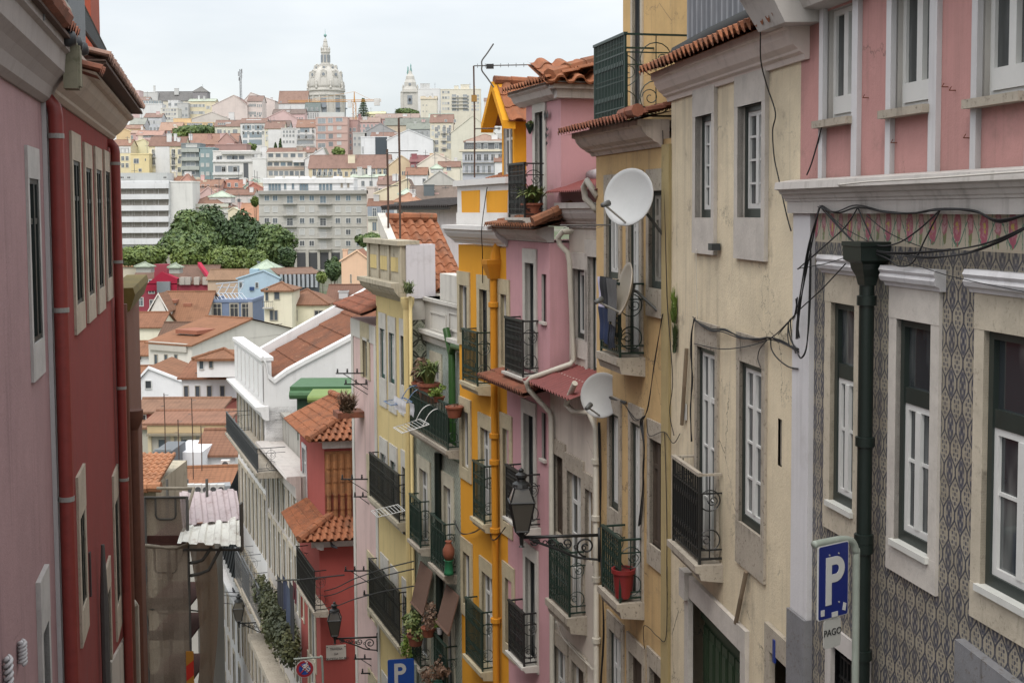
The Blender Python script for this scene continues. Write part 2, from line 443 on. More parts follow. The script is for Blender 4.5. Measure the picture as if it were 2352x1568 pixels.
def balc(root, sn, sf, z, zr, d, iron, slabm, panel=None, thick=.14, style='bars', handm=None, dens=.105, n0=0.0):
    mb = MB()
    mb.extr([(n0 - .05, z), (n0 + d + .05, z), (n0 + d + .05, z - thick * .45), (n0 + d + .0, z - thick * .55), (n0 + d - .03, z - thick), (n0 - .05, z - thick * 1.25)], sn - .05, sf + .05)
    o = mb.build('balcony', slabm, root)
    r = MB(); e = .011; y = n0 + d - .03; H = zr - z; x0, x1 = sn + .03, sf - .03
    for zz, t in ((z + .07, .014), (z + H * .16, .01), (z + H * .8, .01)): r.box(x0, x1, y - t, y + t, zz - t, zz + t); r.box(x0 - t, x0 + t, n0, y, zz - t, zz + t); r.box(x1 - t, x1 + t, n0, y, zz - t, zz + t)
    for xx in (x0, x1): r.box(xx - .018, xx + .018, y - .018, y + .018, z, zr)
    k = max(2, round((x1 - x0) / dens))
    for i in range(1, k):
        xx = x0 + (x1 - x0) * i / k
        r.box(xx - e, xx + e, y - e, y + e, z + .07, zr)
        if style in ('bars', 'ornate') : # cast knots on the bars
            for hh in (.3, .68): r.box(xx - .024, xx + .024, y - .02, y + .02, z + H * hh - .035, z + H * hh + .035)
        if style == 'ornate':
            r.arc((xx - .5 * (x1 - x0) / k, y, z + H * .9), .042, 0, 2 * pi, ((1, 0, 0), (0, 0, 1)), .009, 8, 4)
            r.arc((xx - .5 * (x1 - x0) / k, y, z + H * .5), .045, 0, 2 * pi, ((1, 0, 0), (0, 0, 1)), .01, 8, 4)
    pl = ((0, 1, 0), (0, 0, 1))
    for xx in (x0, x1):   # wrought scrolls on both ends
        for s_, h in ((1, .27), (-1, .72)):
            rad = min(d * .42, H * .2)
            r.arc((xx, n0 + d * .5, z + H * h), rad, 0, 2 * pi, pl, .009, 16, 4)
            r.spiral((xx, n0 + d * .5 + s_ * rad * .35, z + H * h), rad * .55, rad * .12, 0, s_ * 2.6 * pi, pl, .008, 16, 4)
        r.tube([(xx, n0 + d * .5, z + .07), (xx, n0 + d * .5, zr)], .009, 4)
    r.build('railing', iron, o)
    h = MB(); h.box(x0 - .035, x1 + .035, y - .03, y + .03, zr, zr + .045)
    for xx in (x0, x1): h.box(xx - .02, xx + .02, n0, y - .03, zr, zr + .03)
    h.build('handrail', handm or iron, o)
    if panel is not None:
        p = MB(); p.box(x0 + .02, x1 - .02, y - .05, y - .03, z + H * .16, z + H * .8); p.build('screen', panel, o)
    return o
def cornice(b, s0, s1, zt, h, out, mat, name='cornice', n0=0.0):
    mb = MB(); zb = zt - h
    mb.extr([(n0 - .1, zt), (n0 + out, zt), (n0 + out, zt - h * .22), (n0 + out * .86, zt - h * .26), (n0 + out * .8, zt - h * .42), (n0 + out * .62, zt - h * .62), (n0 + out * .4, zt - h * .74), (n0 + out * .36, zt - h * .8), (n0 + out * .2, zt - h * .86), (n0 + .04, zb), (n0 - .1, zb)], s0, s1)
    return b.put(mb, name, mat)
def leaves(mb, c, rad, n, size, rnd=R, flat=1.0, shell=.55, up=.3):
    c = Vector(c); rx, ry, rz = rad
    for _ in range(n):
        while True:
            d = Vector((rnd.gauss(0, 1), rnd.gauss(0, 1), rnd.gauss(0, 1)))
            if d.length > .01: break
        d.normalize(); k = shell + (1 - shell) * rnd.random() ** .5
        p = c + Vector((d.x * rx, d.y * ry, d.z * rz)) * k
        nrm = (d + Vector((rnd.gauss(0, .6), rnd.gauss(0, .6), rnd.gauss(0, .6) + up))).normalized()
        a = nrm.orthogonal().normalized(); a.rotate(Matrix.Rotation(rnd.uniform(0, 6.28), 3, nrm)); bb = nrm.cross(a)
        s = size * rnd.uniform(.6, 1.3)
        mb.q(p - a * s, p - bb * s * .55 * flat, p + a * s, p + bb * s * .55 * flat)
def leafmat(name, c1, c2, c3):
    key = ('lf', name)
    if key in CACHE: return CACHE[key]
    g = G(name); v = g.vec()
    n = g.nt.nodes.new('ShaderNodeNewGeometry')
    c = g.mix(E(g, n.outputs['Random Per Island']), c1, c2)
    c = g.mix(g.noise(v, .35, 3, .6).ss(.4, .65) * .8, c, c3)
    g.base(c); g.rough(.6); CACHE[key] = g.mat; return g.mat
def text_mesh(txt, size, depth=.004):
    cu = bpy.data.curves.new('lettering', 'FONT'); cu.body = txt; cu.size = size; cu.extrude = depth; cu.align_x = 'CENTER'; cu.align_y = 'CENTER'; cu.space_line = .95
    o = bpy.data.objects.new('lettering', cu); COL.objects.link(o); bpy.context.view_layer.update()
    me = bpy.data.meshes.new_from_object(o.evaluated_get(bpy.context.evaluated_depsgraph_get())); bpy.data.objects.remove(o); bpy.data.curves.remove(cu)
    return me
# ================================================================ right-hand street front, near to far
def azulejo(name, P=.19, H=.38, cream=(.36, .325, .255), navy=(.04, .046, .07), mid=(.14, .145, .16)):
    g = G(name); x, y, z = g.xyz(); v = g.vec()
    wob = (g.noise(v, 60, 2, .5) - .5) * .012
    x = x + wob
    t = ((z * (2 * pi / H)).cos() * 1.15).mn(1.0).mx(-1.0)
    a = (((x - t * (P / 4)) / P + .5).fract() - .5).abs() * P
    b = (((x - P / 2 + t * (P / 4)) / P + .5).fract() - .5).abs() * P
    d = a.mn(b)
    c = g.mix(g.noise(v, 9, 4, .6).ss(.4, .65) * .4, cream, sh(cream, .72))
    # dark ogee cells and flowered cells between them
    dx = ((x / P - .25).fract() - .5); dz = ((z / H + .5).fract() - .5)
    r1 = ((dx * dx) * 12 + (dz * dz) * 9).sq()
    dx2 = ((x / P + .25).fract() - .5); dz2 = (z / H).fract() - .5
    r2 = ((dx2 * dx2) * 12 + (dz2 * dz2) * 9).sq()
    n = g.noise(v, 38, 3, .7)
    sp1 = ((dx * 17).cos() * (dz * 22).cos() + (n - .5) * 1.6)
    sp2 = ((dx2 * 19).cos() * (dz2 * 30).cos() + (n - .5) * 1.5)
    c = g.mix(r1.ss(1.02, .9) * .9, c, (.085, .09, .115))
    c = g.mix(r1.lt(.8) * sp1.ss(.1, .4) * .85, c, navy)
    c = g.mix(r1.lt(.85) * sp1.ss(-.35, -.6) * .7, c, cream)
    c = g.mix(r2.lt(.92) * sp2.ss(.15, .4) * .9, c, (.055, .06, .085))
    c = g.mix(r2.lt(.95) * sp2.ss(-.4, -.6) * .55, c, mid)
    c = g.mix(d.ss(.015, .009) * .95, c, navy)
    j = ((x / .14).fract().lt(.022)).mx((z / .14).fract().lt(.022))
    c = g.mix(j * .45, c, (.2, .17, .13))
    c = g.mix(g.noise(v, 1.3, 6, .7).ss(.45, .7) * .4, c, (.1, .09, .07))
    tv = g.voro(g.vec((7.14, 0.01, 7.14)), 1.0); c = g.mix(tv * .16, c, (.55, .48, .36), 'MULTIPLY')
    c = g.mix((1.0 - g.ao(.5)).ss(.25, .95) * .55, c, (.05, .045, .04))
    g.base(c); g.rough(.38); g.bump(j * -.6 + n * .2, .25, .006)
    return g.mat
def frieze(name, zt, h, P=.42):
    g = G(name); x, y, z = g.xyz(); v = g.vec()
    n = (g.noise(v, 22, 3, .6) - .5)
    q = (z * -1.0 + zt) / h + n * .10                       # 0 at the top, 1 at the bottom
    X = x / P + n * .09
    c = g.mix(g.noise(v, 5, 5, .6).ss(.4, .7) * .35, (.52, .46, .36), (.40, .34, .25))
    d1 = (X.fract() - .5); d2 = ((X + .5).fract() - .5); d3 = ((X * 2.0 + .5).fract() - .5)
    vine = (((d1.abs() * 6.2).cos() * .33 + .55 - q).abs()).lt(.035)
    vine2 = ((((X * 2.0 + .25).fract() - .5).abs() * 5.2 - .9 + q * .35).abs()).lt(.11) * q.gt(.12)
    c = g.mix(vine.mx(vine2) * .9, c, (.05, .2, .13))
    leaf = ((d3 * d3) * 46 + (q - .5) * (q - .5) * 5.4 + n * 2.4)
    c = g.mix(leaf.lt(.95) * .85, c, (.15, .19, .05))
    r = ((d1 * d1) * 44 + (q - .47) * (q - .47) * 6.2 + n * 1.8)
    c = g.mix(r.lt(1.0) * .9, c, (.42, .08, .15)); c = g.mix(r.lt(.5) * (n.gt(.02)) * .8, c, (.5, .24, .27)); c = g.mix(r.lt(.05), c, (.55, .42, .1))
    rr = ((d2 * d2) * 70 + (q - .36) * (q - .36) * 10 + n * 2.2)
    c = g.mix(rr.lt(.9) * .9, c, (.42, .13, .18)); c = g.mix(rr.lt(.3), c, (.55, .3, .33))
    j = ((x / .14).fract().lt(.02)).mx((z / .14).fract().lt(.02)); c = g.mix(j * .35, c, (.25, .2, .15))
    c = g.mix(q.gt(.93) * .8, c, (.5, .43, .33))
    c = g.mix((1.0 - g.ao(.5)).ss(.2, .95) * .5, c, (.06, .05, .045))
    g.base(c); g.rough(.4); return g.mat
WQ = plaster('white_quoin_plaster', (.62, .61, .62), .2, .35, dirt=.15, seed=3)
WC = plaster('grey_white_cornice_plaster', (.55, .52, .49), .3, .6, dirt=.45, seed=4)
# ---- pink house above a blue tiled ground floor
P0 = (5.69 - .1766 * 6, 6.0)
f1, L1, E1 = chain(P0, 664, 1832, 900)
b = B1 = Bld('pink_house', 'pink house on a ground storey of patterned blue and cream tiles, nearest on the street', 'house', f1)
zb = -13.0
zl_t = f1.Z(2100, 405); zl_b = f1.Z(2100, 458)             # string course
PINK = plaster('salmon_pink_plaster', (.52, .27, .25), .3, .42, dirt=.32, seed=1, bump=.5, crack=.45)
AZ = azulejo('blue_pattern_tiles')
fz_t = f1.Z(2100, 478); fz_b = f1.Z(2100, 568)
FZ = frieze('flower_frieze_tiles', fz_t, fz_t - fz_b)
qa = f1.S(1871, 700)
# lower storey
b.holes = []
for (u0, u1, vt, vb_, hh) in ((1912, 1966, 697, 1165, 1), (2062, 2141, 737, 1262, 1), (2262, 2420, 770, 1388, 1)):
    w = b.win(u0, u1, vt, vb_, 'transom', surm=(LIMEST if u0 < 2000 else (LIMEW if u0 < 2200 else LIMEST)), om=GREENF, rec=.07, lint=.3, jamb=.15, apron=.3, sill=.07, prot=.03, silm=paint('marble_sill', (.6, .6, .56), .4, .2))
    s_a, s_b, z_a, z_b = b.holes[-1]
    m = MB(); zc = z_b + .3
    m.extr([(0, zc + .19), (.10, zc + .19), (.12, zc + .15), (.10, zc + .12), (.115, zc + .09), (.10, zc + .05), (.06, zc + .03), (.05, zc), (0, zc)], s_a - .2, s_b + .2)
    m.build('window_cap', WQ, w)
gx0, gx1, gz0, gz1 = b.rect(1912, 1985, 1505, 1800)
b.holes.append((gx0, gx1, gz0, gz1))
b.wall(0, qa, zb, fz_b, AZ, body=7, name='tiled_wall')
b.put(wall_mesh(0, qa, fz_b, fz_t + .06, [], body=7), 'flower_frieze', FZ)
m = MB(); m.box(qa, L1 + .02, -.6, .06, f1.Z(1850, 1412), zl_b + .1); b.put(m, 'quoin', WQ)
m = MB(); zq = f1.Z(1850, 1412); m.box(qa - .02, L1 + .03, -.6, .10, zb, zq); 
GRAN = stone('grey_granite', (.2, .2, .21), .8, 9)
b.put(m, 'plinth', GRAN)
m = MB(); e = f1.p(2215, 1465); e2 = f1.p(2420, 1620); m.hexa([(e2.x, -.1, zb), (e.x, -.1, zb), (e.x, .09, zb), (e2.x, .09, zb), (e2.x, -.1, e2.z), (e.x, -.1, e.z), (e.x, .09, e.z), (e2.x, .09, e2.z)]); b.put(m, 'plinth', GRAN)
m = MB()
for k in range(9): xx = gx0 + (gx1 - gx0) * (k + .5) / 9; m.box(xx - .012, xx + .012, -.09, -.066, gz0, gz1)
for k in range(6): zz = gz1 - .12 - k * .22; m.box(gx0, gx1, -.095, -.06, zz - .012, zz + .012)
m.box(gx0, gx1, -.26, -.22, gz0, gz1); gr = b.put(m, 'window_grille', IRON)
m = MB(); m.box(gx0 - .14, gx0, -.02, .03, gz0, gz1); m.box(gx1, gx1 + .14, -.02, .03, gz0, gz1); m.box(gx0 - .14, gx1 + .14, -.02, .034, gz1, gz1 + .2); m.build('surround', WC, gr)
# string course: stepped moulding
m = MB(); h = zl_t - zl_b
m.extr([(-.1, zl_t + .03), (.05, zl_t + .03), (.23, zl_t), (.24, zl_t - h * .36), (.19, zl_t - h * .43), (.175, zl_t - h * .6), (.145, zl_t - h * .66), (.13, zl_t - h * .84), (.115, zl_t - h * .9), (.11, zl_b), (.0, zl_b), (-.1, zl_b)], -.2, L1 + .14)
b.put(m, 'string_course', WC)
m = MB(); m.box(-.2, L1 + .1, -.1, .10, zl_b - .13, zl_b); b.put(m, 'cornice_fascia', WC)
# upper storey
zu = f1.Z(2100, -330); hol = []
b.holes = []
for (u0, u1, vt, vs, s0_, s1_) in ((1900, 1967, 15, 272, 1891, 1980), (2058, 2146, -40, 246, 2046, 2163), (2258, 2372, -105, 218, 2243, 2390)):
    w = b.win(u0, u1, vt, vs, 'single', rec=.1, gm=GLASSC, hole=True)
    a_, b_, c_, d_ = b.holes[-1]
    m = MB(); xm = (a_ + b_) / 2
    m.box(a_ + .06, b_ - .06, -.12, -.05, c_ + .06, c_ + .24); m.box(xm - .05, xm + .05, -.12, -.05, c_ + .24, d_ - .06); m.build('sash', WHITEF, w)
    sa = f1.S(s1_, 150); sb = f1.S(s0_, 150); m = MB()
    m.box(sa, a_, -.02, .05, zl_t, d_ + .2); m.box(b_, sb, -.02, .05, zl_t, d_ + .2); m.build('jamb', WQ, w)
    m = MB(); m.box(a_ - .02, sb + .02, -.25, .12, c_ - .075, c_); m.build('sill', LIMED, w)
    m = MB(); hz = d_ + .02; m.hexa([(sa - .2, -.05, hz), (sb + .12, -.05, hz), (sb + .12, .22, hz + .03), (sa - .2, .22, hz + .03), (sa - .2, -.05, hz + .4), (sb + .12, -.05, hz + .4), (sb + .12, .42, hz + .4), (sa - .2, .42, hz + .4)]); m.build('hood', WC, w)
b.wall(-1, L1, zl_t - .02, zu, PINK, body=7, rec=.34)
m = MB(); zc0 = f1.Z(1880, 52); s1c = L1 + .28; s0c = f1.S(1890, 30)
m.hexa([(s0c, -.2, zc0), (s1c - .1, -.2, zc0), (s1c - .1, .42, zc0 - .02), (s0c, .42, zc0 - .02), (s0c, -.2, zc0 + .42), (s1c, -.2, zc0 + .42), (s1c, .66, zc0 + .42), (s0c, .66, zc0 + .42)])
m.box(s0c - .05, s1c + .08, -.2, .82, zc0 + .42, zc0 + .62); b.put(m, 'eaves_block', WC)
m = MB(); m.box(-1, s0c, -.2, .6, zu - .3, zu); b.put(m, 'cornice', WC)
# rusty hooks and small cracks stay with the wall
for (u, v) in ((1995, 225), (2195, 208), (2178, 200), (2060, 328), (2228, 317), (2455, 293)):
    p = f1.p(u, v); m = MB(); m.tube([p, p + Vector((0, .06, 0)), p + Vector((-.02, .05, .03))], .005, 4); B1.put(m, 'wall_hook', paint('rust', (.16, .05, .025), .9, .5))
# dark green downpipe with hopper
def downpipe(b, f, u, v_t, v_b, n, r, mat, hopper=None, collars=(), name='downpipe', toplen=None):
    s_ = f.S(u, v_t, n); zt = f.Z(u, v_t, n); z0 = f.Z(u, v_b, n) if v_b < 1560 else zb
    m = MB(); m.tube([(s_, n, z0), (s_, n, zt)], r, 12)
    for cv in collars:
        zc = f.Z(u, cv, n); m.lathe([(r * 1.05, -.05), (r * 1.3, -.045), (r * 1.3, .045), (r * 1.05, .05)], (s_, n, zc), 12)
    o = b.put(m, name, mat, smooth=True, auto=.6)
    if hopper:
        hm = MB(); hw, hh = hopper; z = zt
        pr = [(r, z), (r * 1.25, z + hh * .2), (hw * .62, z + hh * .38), (hw * .66, z + hh * .5), (hw * .93, z + hh * .58), (hw * .95, z + hh * .88), (hw, z + hh * .9), (hw, z + hh)]
        for (r0, z0_), (r1, z1_) in zip(pr, pr[1:]):
            hm.hexa([(s_ - r0, n - r0 * .8, z0_), (s_ + r0, n - r0 * .8, z0_), (s_ + r0, n + r0 * .8, z0_), (s_ - r0, n + r0 * .8, z0_), (s_ - r1, n - r1 * .8, z1_), (s_ + r1, n - r1 * .8, z1_), (s_ + r1, n + r1 * .8, z1_), (s_ - r1, n + r1 * .8, z1_)])
        hm.build('hopper', mat, o)
    return o
DGP = paint('dark_green_pipe_paint', (.008, .015, .012), .35, .25)
downpipe(B1, f1, 1991, 655, 1700, .14, .072, DGP, (.21, .42), (690, 1015, 1240, 1262, 1510))

# ---- cream house
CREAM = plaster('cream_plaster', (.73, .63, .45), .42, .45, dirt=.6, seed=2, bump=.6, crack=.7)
f2, L2, E2 = chain(E1, 735, 1541, 800)
b = B2 = Bld('cream_house', 'cream house with stone window frames, a green garage door and one black balcony', 'house', f2)
CAS = dict(style='muntin', fm=WHITEF, om=GREENF)
b.win(1604, 1641, 265, 500, surm=LIMEW, lint=.42, jamb=.13, apron=.5, rec=.1, prot=.05, **CAS)
b.win(1702, 1757, 240, 500, surm=LIMEW, lint=.42, jamb=.13, apron=.52, rec=.1, prot=.05, **CAS)
b.win(1605, 1646, 800, 1310, 'door', om=GREENF, surm=LIMED, lint=.36, jamb=.11, rec=.06)
b.win(1703, 1754, 836, 1215, 'muntin', om=GREENF, surm=LIMED, lint=.36, jamb=.12, apron=.55, rec=.06)
gd = b.rect(1588, 1708, 1430, 1900); b.holes.append(gd)
sd_ = b.rect(1775, 1818, 1512, 1900); b.holes.append(sd_)
vs_ = b.rect(1787, 1796, 962, 1070); b.holes.append(vs_)
zt2 = f2.Z(1690, 130)
b.wall(-.02, L2, -16, zt2, CREAM, body=6, rec=.28)
m = MB()   # panelled garage door
W = gd[1] - gd[0]; m.box(gd[0], gd[1], -.26, -.2, gd[2], gd[3] - .32); m.box(gd[0], gd[1], -.26, -.14, gd[3] - .32, gd[3])
for k in range(8):
    xx = gd[0] + W * (k + .5) / 8; m.box(xx - W * .05, xx + W * .05, -.2, -.17, gd[2], gd[3] - .42)
    for r_ in range(2): m.box(xx - W * .035, xx + W * .035, -.17, -.155, gd[3] - 1.1 - r_ * .9, gd[3] - .55 - r_ * .9)
g_ = b.put(m, 'garage_door', paint('green_door_paint', (.03, .055, .028), .5, .3))
m = MB(); m.box(gd[0] - .2, gd[1] + .2, -.02, .06, gd[3], gd[3] + .32); m.box(gd[0] - .2, gd[0], -.02, .055, gd[2], gd[3]); m.box(gd[1], gd[1] + .2, -.02, .055, gd[2], gd[3]); m.box(gd[1] - .02, gd[1] + .26, -.02, .12, gd[3] - .05, gd[3] + .36); m.build('surround', LIMEW, g_)
m = MB(); m.box(sd_[0], sd_[1], -.3, -.22, sd_[2], sd_[3]); d_ = b.put(m, 'door', paint('brown_door_paint', (.03, .02, .015), .6, .3))
m = MB(); m.box(sd_[0] - .16, sd_[1] + .16, -.02, .06, sd_[3], sd_[3] + .3); m.box(sd_[0] - .16, sd_[0], -.02, .055, sd_[2], sd_[3]); m.box(sd_[1], sd_[1] + .16, -.02, .055, sd_[2], sd_[3]); m.build('surround', LIMED, d_)
p = f2.p(1790, 1487); m = MB(); m.box(p.x - .03, p.x + .03, .05, .075, p.z - .17, p.z + .1); m.build('number_plate', paint('blue_enamel', (.02, .04, .2), .3, .1), d_)
m = MB(); m.box(vs_[0], vs_[1], -.3, -.03, vs_[2], vs_[3]); b.put(m, 'vent_slot', LIMED)
balcony(b, 1541, 1606, 1659, 1300, 1096, panel=paint('black_sheet', (.012, .013, .013), .6, .3), thick=.2, style='bars', handm=LIMED)
# moulded cornice and tile edge
ze = f2.Z(1690, 76, .42)
cornice(b, -.25, L2 + .08, ze - .02, .42, .3, plaster('pinkish_cornice_plaster', (.66, .58, .53), .25, .35, dirt=.2, seed=8, ao=0))
m = MB(); tile_roof(m, (-.4, .45, ze), (L2 + .52, 0, 0), (0, -2.2, .75), col=.2, row=.36, amp=.07); b.put(m, 'roof', TILEO, smooth=True, auto=.7)
m = MB(); yw = -.42
pts = [(i / 3 * .24, .05 if i % 3 == 0 else (-.05 if i % 3 == 1 else 0)) for i in range(124)]
sx = f2.S(1600, 60, -.5); zz0 = f2.Z(1660, 105, -.5)
for (a_, h1), (b_, h2) in zip(pts, pts[1:]):
    if a_ < sx + .6: m.q((a_ - .6, yw + h1, zz0), (b_ - .6, yw + h2, zz0), (b_ - .6, yw + h2, zz0 + 2.6), (a_ - .6, yw + h1, zz0 + 2.6))
g = G('grey_corrugated_metal'); x, y, z = g.xyz(); v = g.vec((4, 4, .5)); c = g.mix(g.noise(v, 2, 5, .7).ss(.35, .7) * .7, (.27, .28, .30), (.13, .14, .16)); c = g.mix((x * (2 * pi / .24)).sin().ss(.1, .9) * .6, c, (.06, .065, .075)); g.base(c); g.rough(.6)  # shade of the corrugation grooves painted in as dark stripes
b.put(m, 'corrugated_wall', g.mat)
m = MB(); m.tube([(-.3, -.3, ze + .42), (sx * .3, -.3, ze + .4), (sx * .7, -.3, ze + .37), (sx + .3, -.3, ze + .34), (sx + .5, -.3, ze + .3)], [.16, .15, .17, .15, .05], 8); b.put(m, 'tarred_flashing', paint('tar_felt', (.03, .032, .032), .9, .4, ns=20), smooth=True)
# ---- ochre house
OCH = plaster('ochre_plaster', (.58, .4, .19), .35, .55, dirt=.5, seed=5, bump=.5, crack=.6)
OCH2 = plaster('bright_ochre_plaster', (.58, .39, .17), .35, .35, dirt=.35, seed=6, gs=1.6, crack=.5)
f3, L3, E3 = chain(E2, 500, 1370, 760)
b = B3 = Bld('ochre_house', 'narrow ochre house with satellite dishes on its front and a roof balcony', 'house', f3)
OW = dict(surm=LIMED, om=GREENF, rec=.07)
b.win(1396, 1424, 446, 640, 'casement', lint=.34, jamb=.13, **OW)
b.win(1447, 1472, 440, 815, 'door', lint=.34, jamb=.13, **OW)
b.win(1494, 1525, 438, 663, 'casement', lint=.34, jamb=.13, apron=.45, fm=paint('old_frame', (.3, .28, .24), .8, .5), surm=LIMED, om=paint('peeling_green', (.05, .06, .05), .8, .6), rec=.08)
b.win(1403, 1424, 950, 1170, 'muntin', lint=.3, jamb=.12, apron=.4, **OW)
b.win(1452, 1474, 972, 1395, 'door', lint=.3, jamb=.12, **OW)
BRD = paint('brown_shutter', (.07, .05, .035), .8, .5)
b.win(1496, 1526, 1012, 1258, 'casement', lint=.3, jamb=.12, apron=.35, fm=BRD, gm=BRD, surm=LIMED, rec=.06)
b.win(1402, 1430, 1455, 1800, 'door', lint=.3, jamb=.12, **OW)
b.win(1448, 1478, 1508, 1800, 'single', lint=.3, jamb=.12, fm=BRD, gm=BRD, surm=LIMED, rec=.08)
b.win(1495, 1528, 1545, 1800, 'single', lint=.3, jamb=.12, fm=BRD, gm=BRD, surm=LIMED, rec=.08)
zt3 = f3.Z(1460, 330)
b.wall(-.02, L3, -20, zt3, OCH, body=6, rec=.24)
m = MB(); m.box(-.02, .3, -.1, .05, -20, f3.Z(1545, 330)); b.put(m, 'pilaster', plaster('mossy_ochre_plaster', (.42, .33, .16), .4, .8, dirt=.6, seed=15, grime_shade=(.05, .05, .03)))
cornice(b, .35, L3 + .15, f3.Z(1430, 274, .55) - .02, .42, .42, plaster('dirty_cornice_plaster', (.55, .47, .41), .4, .9, dirt=.6, seed=11, ao=.2))
ze3 = f3.Z(1430, 274, .55)
m = MB(); tile_roof(m, (.25, .58, ze3), (L3 + .2, 0, 0), (0, -1.2, .3), col=.18, row=.34, amp=.065); ridge(m, [(-.05, .55, ze3 + .08), (.9, .5, ze3 + .1)], .09); b.put(m, 'roof', TILED, smooth=True, auto=.7)
# attic storey set back behind the roof edge
nb = -.75
sA = f3.S(1431, 150, nb); sB = -1.6
at_h = [(f3.S(1474, 150, nb), f3.S(1456, 150, nb), ze3 + .25, ze3 + 2.9)]
b.put(wall_mesh(sB, sA, ze3 - .3, ze3 + 5, at_h, body=5, n0=nb), 'attic_wall', OCH2)
a_ = at_h[0]; w = window(b.o, a_[0], a_[1], a_[2], a_[3], 'single', .05, nb, paint('dark_frame', (.03, .03, .032), .5, .2), GLASS, None, LIMEST, .3, .1)
balc(b.o, f3.S(1474, 278, .0) - .15, f3.S(1362, 282, .35), f3.Z(1405, 282, .35), f3.Z(1405, 92, .35), 1.1, GIRON, LIMED, paint('dark_green_slats', (.012, .03, .025), .5, .4), .1, 'ornate', dens=.085, n0=-.75)
balcony(b, 1376, 1421, 1480, 822, 655, iron=GIRON, thick=.26, style='ornate')
balcony(b, 1380, 1421, 1478, 1385, 1243, iron=GIRON, thick=.24, style='ornate')
# ---- white house with a red corrugated lean-to
CW = plaster('warm_white_plaster', (.6, .54, .47), .22, .35, dirt=.2, seed=7, crack=.4)
f4, L4, E4 = chain(E3, 330, 1263, 760)
b = B4 = Bld('white_house', 'narrow white house with a red corrugated roof between its storeys', 'house', f4)
b.win(1273, 1296, 1046, 1228, 'casement', lint=.3, jamb=.13, apron=.0, surm=LIMED, gm=BRD, fm=BRD, rec=.1)
b.win(1306, 1338, 1088, 1408, 'door', lint=.34, jamb=.13, surm=LIMED, rec=.1)
b.win(1347, 1364, 1125, 1290, 'single', lint=.3, jamb=.1, surm=LIMED, gm=paint('ochre_board', (.22, .16, .08), .9, .4), rec=.08)
b.win(1275, 1302, 1490, 1800, 'casement', lint=.3, jamb=.13, surm=LIMED, rec=.1)
b.win(1316, 1344, 1528, 1800, 'single', lint=.3, jamb=.13, surm=LIMED, gm=BRD, rec=.1)
zs = f4.Z(1316, 835, -.42)
b.wall(0, L4, -22, zs - .12, CW, body=6)
sb_ = -.42; up = []
for (u0, u1, vt, vb_, st) in ((1318, 1346, 618, 780, 'single'), (1353, 1378, 590, 860, 'door')):
    a_, b_, c_, d_ = b.rect(u0, u1, vt, vb_, sb_); up.append((a_, b_, c_, d_))
    window(b.o, a_, b_, c_, d_, st, .14, sb_, WHITEF, GLASS, GREENF, LIMEW, .32, .15, .36 if st == 'single' else 0)
zt4 = f4.Z(1340, 470, sb_)
b.put(wall_mesh(0, L4, zs - .15, zt4, up, body=5, n0=sb_, rec=.22), 'upper_wall', CW)
REDC = paint('red_corrugated_sheet', (.19, .045, .04), .6, .3)
def corrugated(mb, O, A, B, col=.12, amp=.022, n=6, rows=4):
    O, A, B = Vector(O), Vector(A), Vector(B); N = A.cross(B).normalized(); N = -N if N.z < 0 else N
    k = round(A.length / col) * n; base = len(mb.v)
    for r in range(rows + 1):
        for i in range(k + 1):
            mb.v.append(tuple(O + A * (i / k) + B * (r / rows) + N * (amp * sin(2 * pi * i / n) + (.012 if r == 2 else 0))))
    for r in range(rows):
        for i in range(k): mb.f.append((base + r * (k + 1) + i, base + r * (k + 1) + i + 1, base + (r + 1) * (k + 1) + i + 1, base + (r + 1) * (k + 1) + i)); mb.mi.append(mb.cur)
    return mb
zl4 = f4.Z(1212, 876, .55)
m = MB(); corrugated(m, (-.05, .55, zl4), (L4 + .2, 0, 0), (0, -.99, zs - zl4), .17, .034); b.put(m, 'lean_to_roof', REDC, smooth=True)
m = MB(); ze4 = f4.Z(1300, 440, -.05); corrugated(m, (-.1, .05, ze4), (L4 + .2, 0, 0), (0, -1.6, .45)); b.put(m, 'roof', REDC, smooth=True)
m = MB(); m.tube([(-.2, -.85, ze4 + .34), (.5, -.8, ze4 + .36), (L4, -.9, ze4 + .33)], [.15, .17, .12], 10); b.put(m, 'roof_flashing', WQ, smooth=True)
cornice(b, -.1, L4, zt4 + .04, .5, .32, plaster('grey_cornice_plaster', (.5, .46, .43), .3, .5, seed=12), n0=sb_)
balcony(b, 1259, 1303, 1346, 1415, 1270, iron=GIRON, thick=.3, style='ornate')
# cream plastic pipes
m = MB(); s_ = f4.S(1369, 1200, .1); zt = f4.Z(1371, 985, .1)
m.tube([(s_, .1, -22), (s_, .1, zt), (s_ + .25, .14, zt + .25), (f4.S(1316, 945, .3), .3, f4.Z(1316, 945, .3)), (f4.S(1303, 925, .36), .38, f4.Z(1303, 928, .36)), (f4.S(1310, 912, .4), .42, f4.Z(1312, 910, .4)), (.0, .42, f4.Z(1362, 895, .4))], .055, 10)
for v_ in (1060, 1190, 1330, 1470): m.lathe([(.07, -.05), (.085, -.045), (.085, .045), (.07, .05)], (s_, .1, f4.Z(1370, v_, .1)), 10)
b.put(m, 'downpipe', PIPEW, smooth=True, auto=.8)
m = MB(); m.tube([f4.p(1372, 452, .0), f4.p(1348, 415, .1), f4.p(1341, 430, .1), f4.p(1344, 455, .06), f4.p(1366, 478, -.05), f4.p(1372, 485, -.1)], .06, 10); b.put(m, 'overflow_pipe', PIPEW, smooth=True)
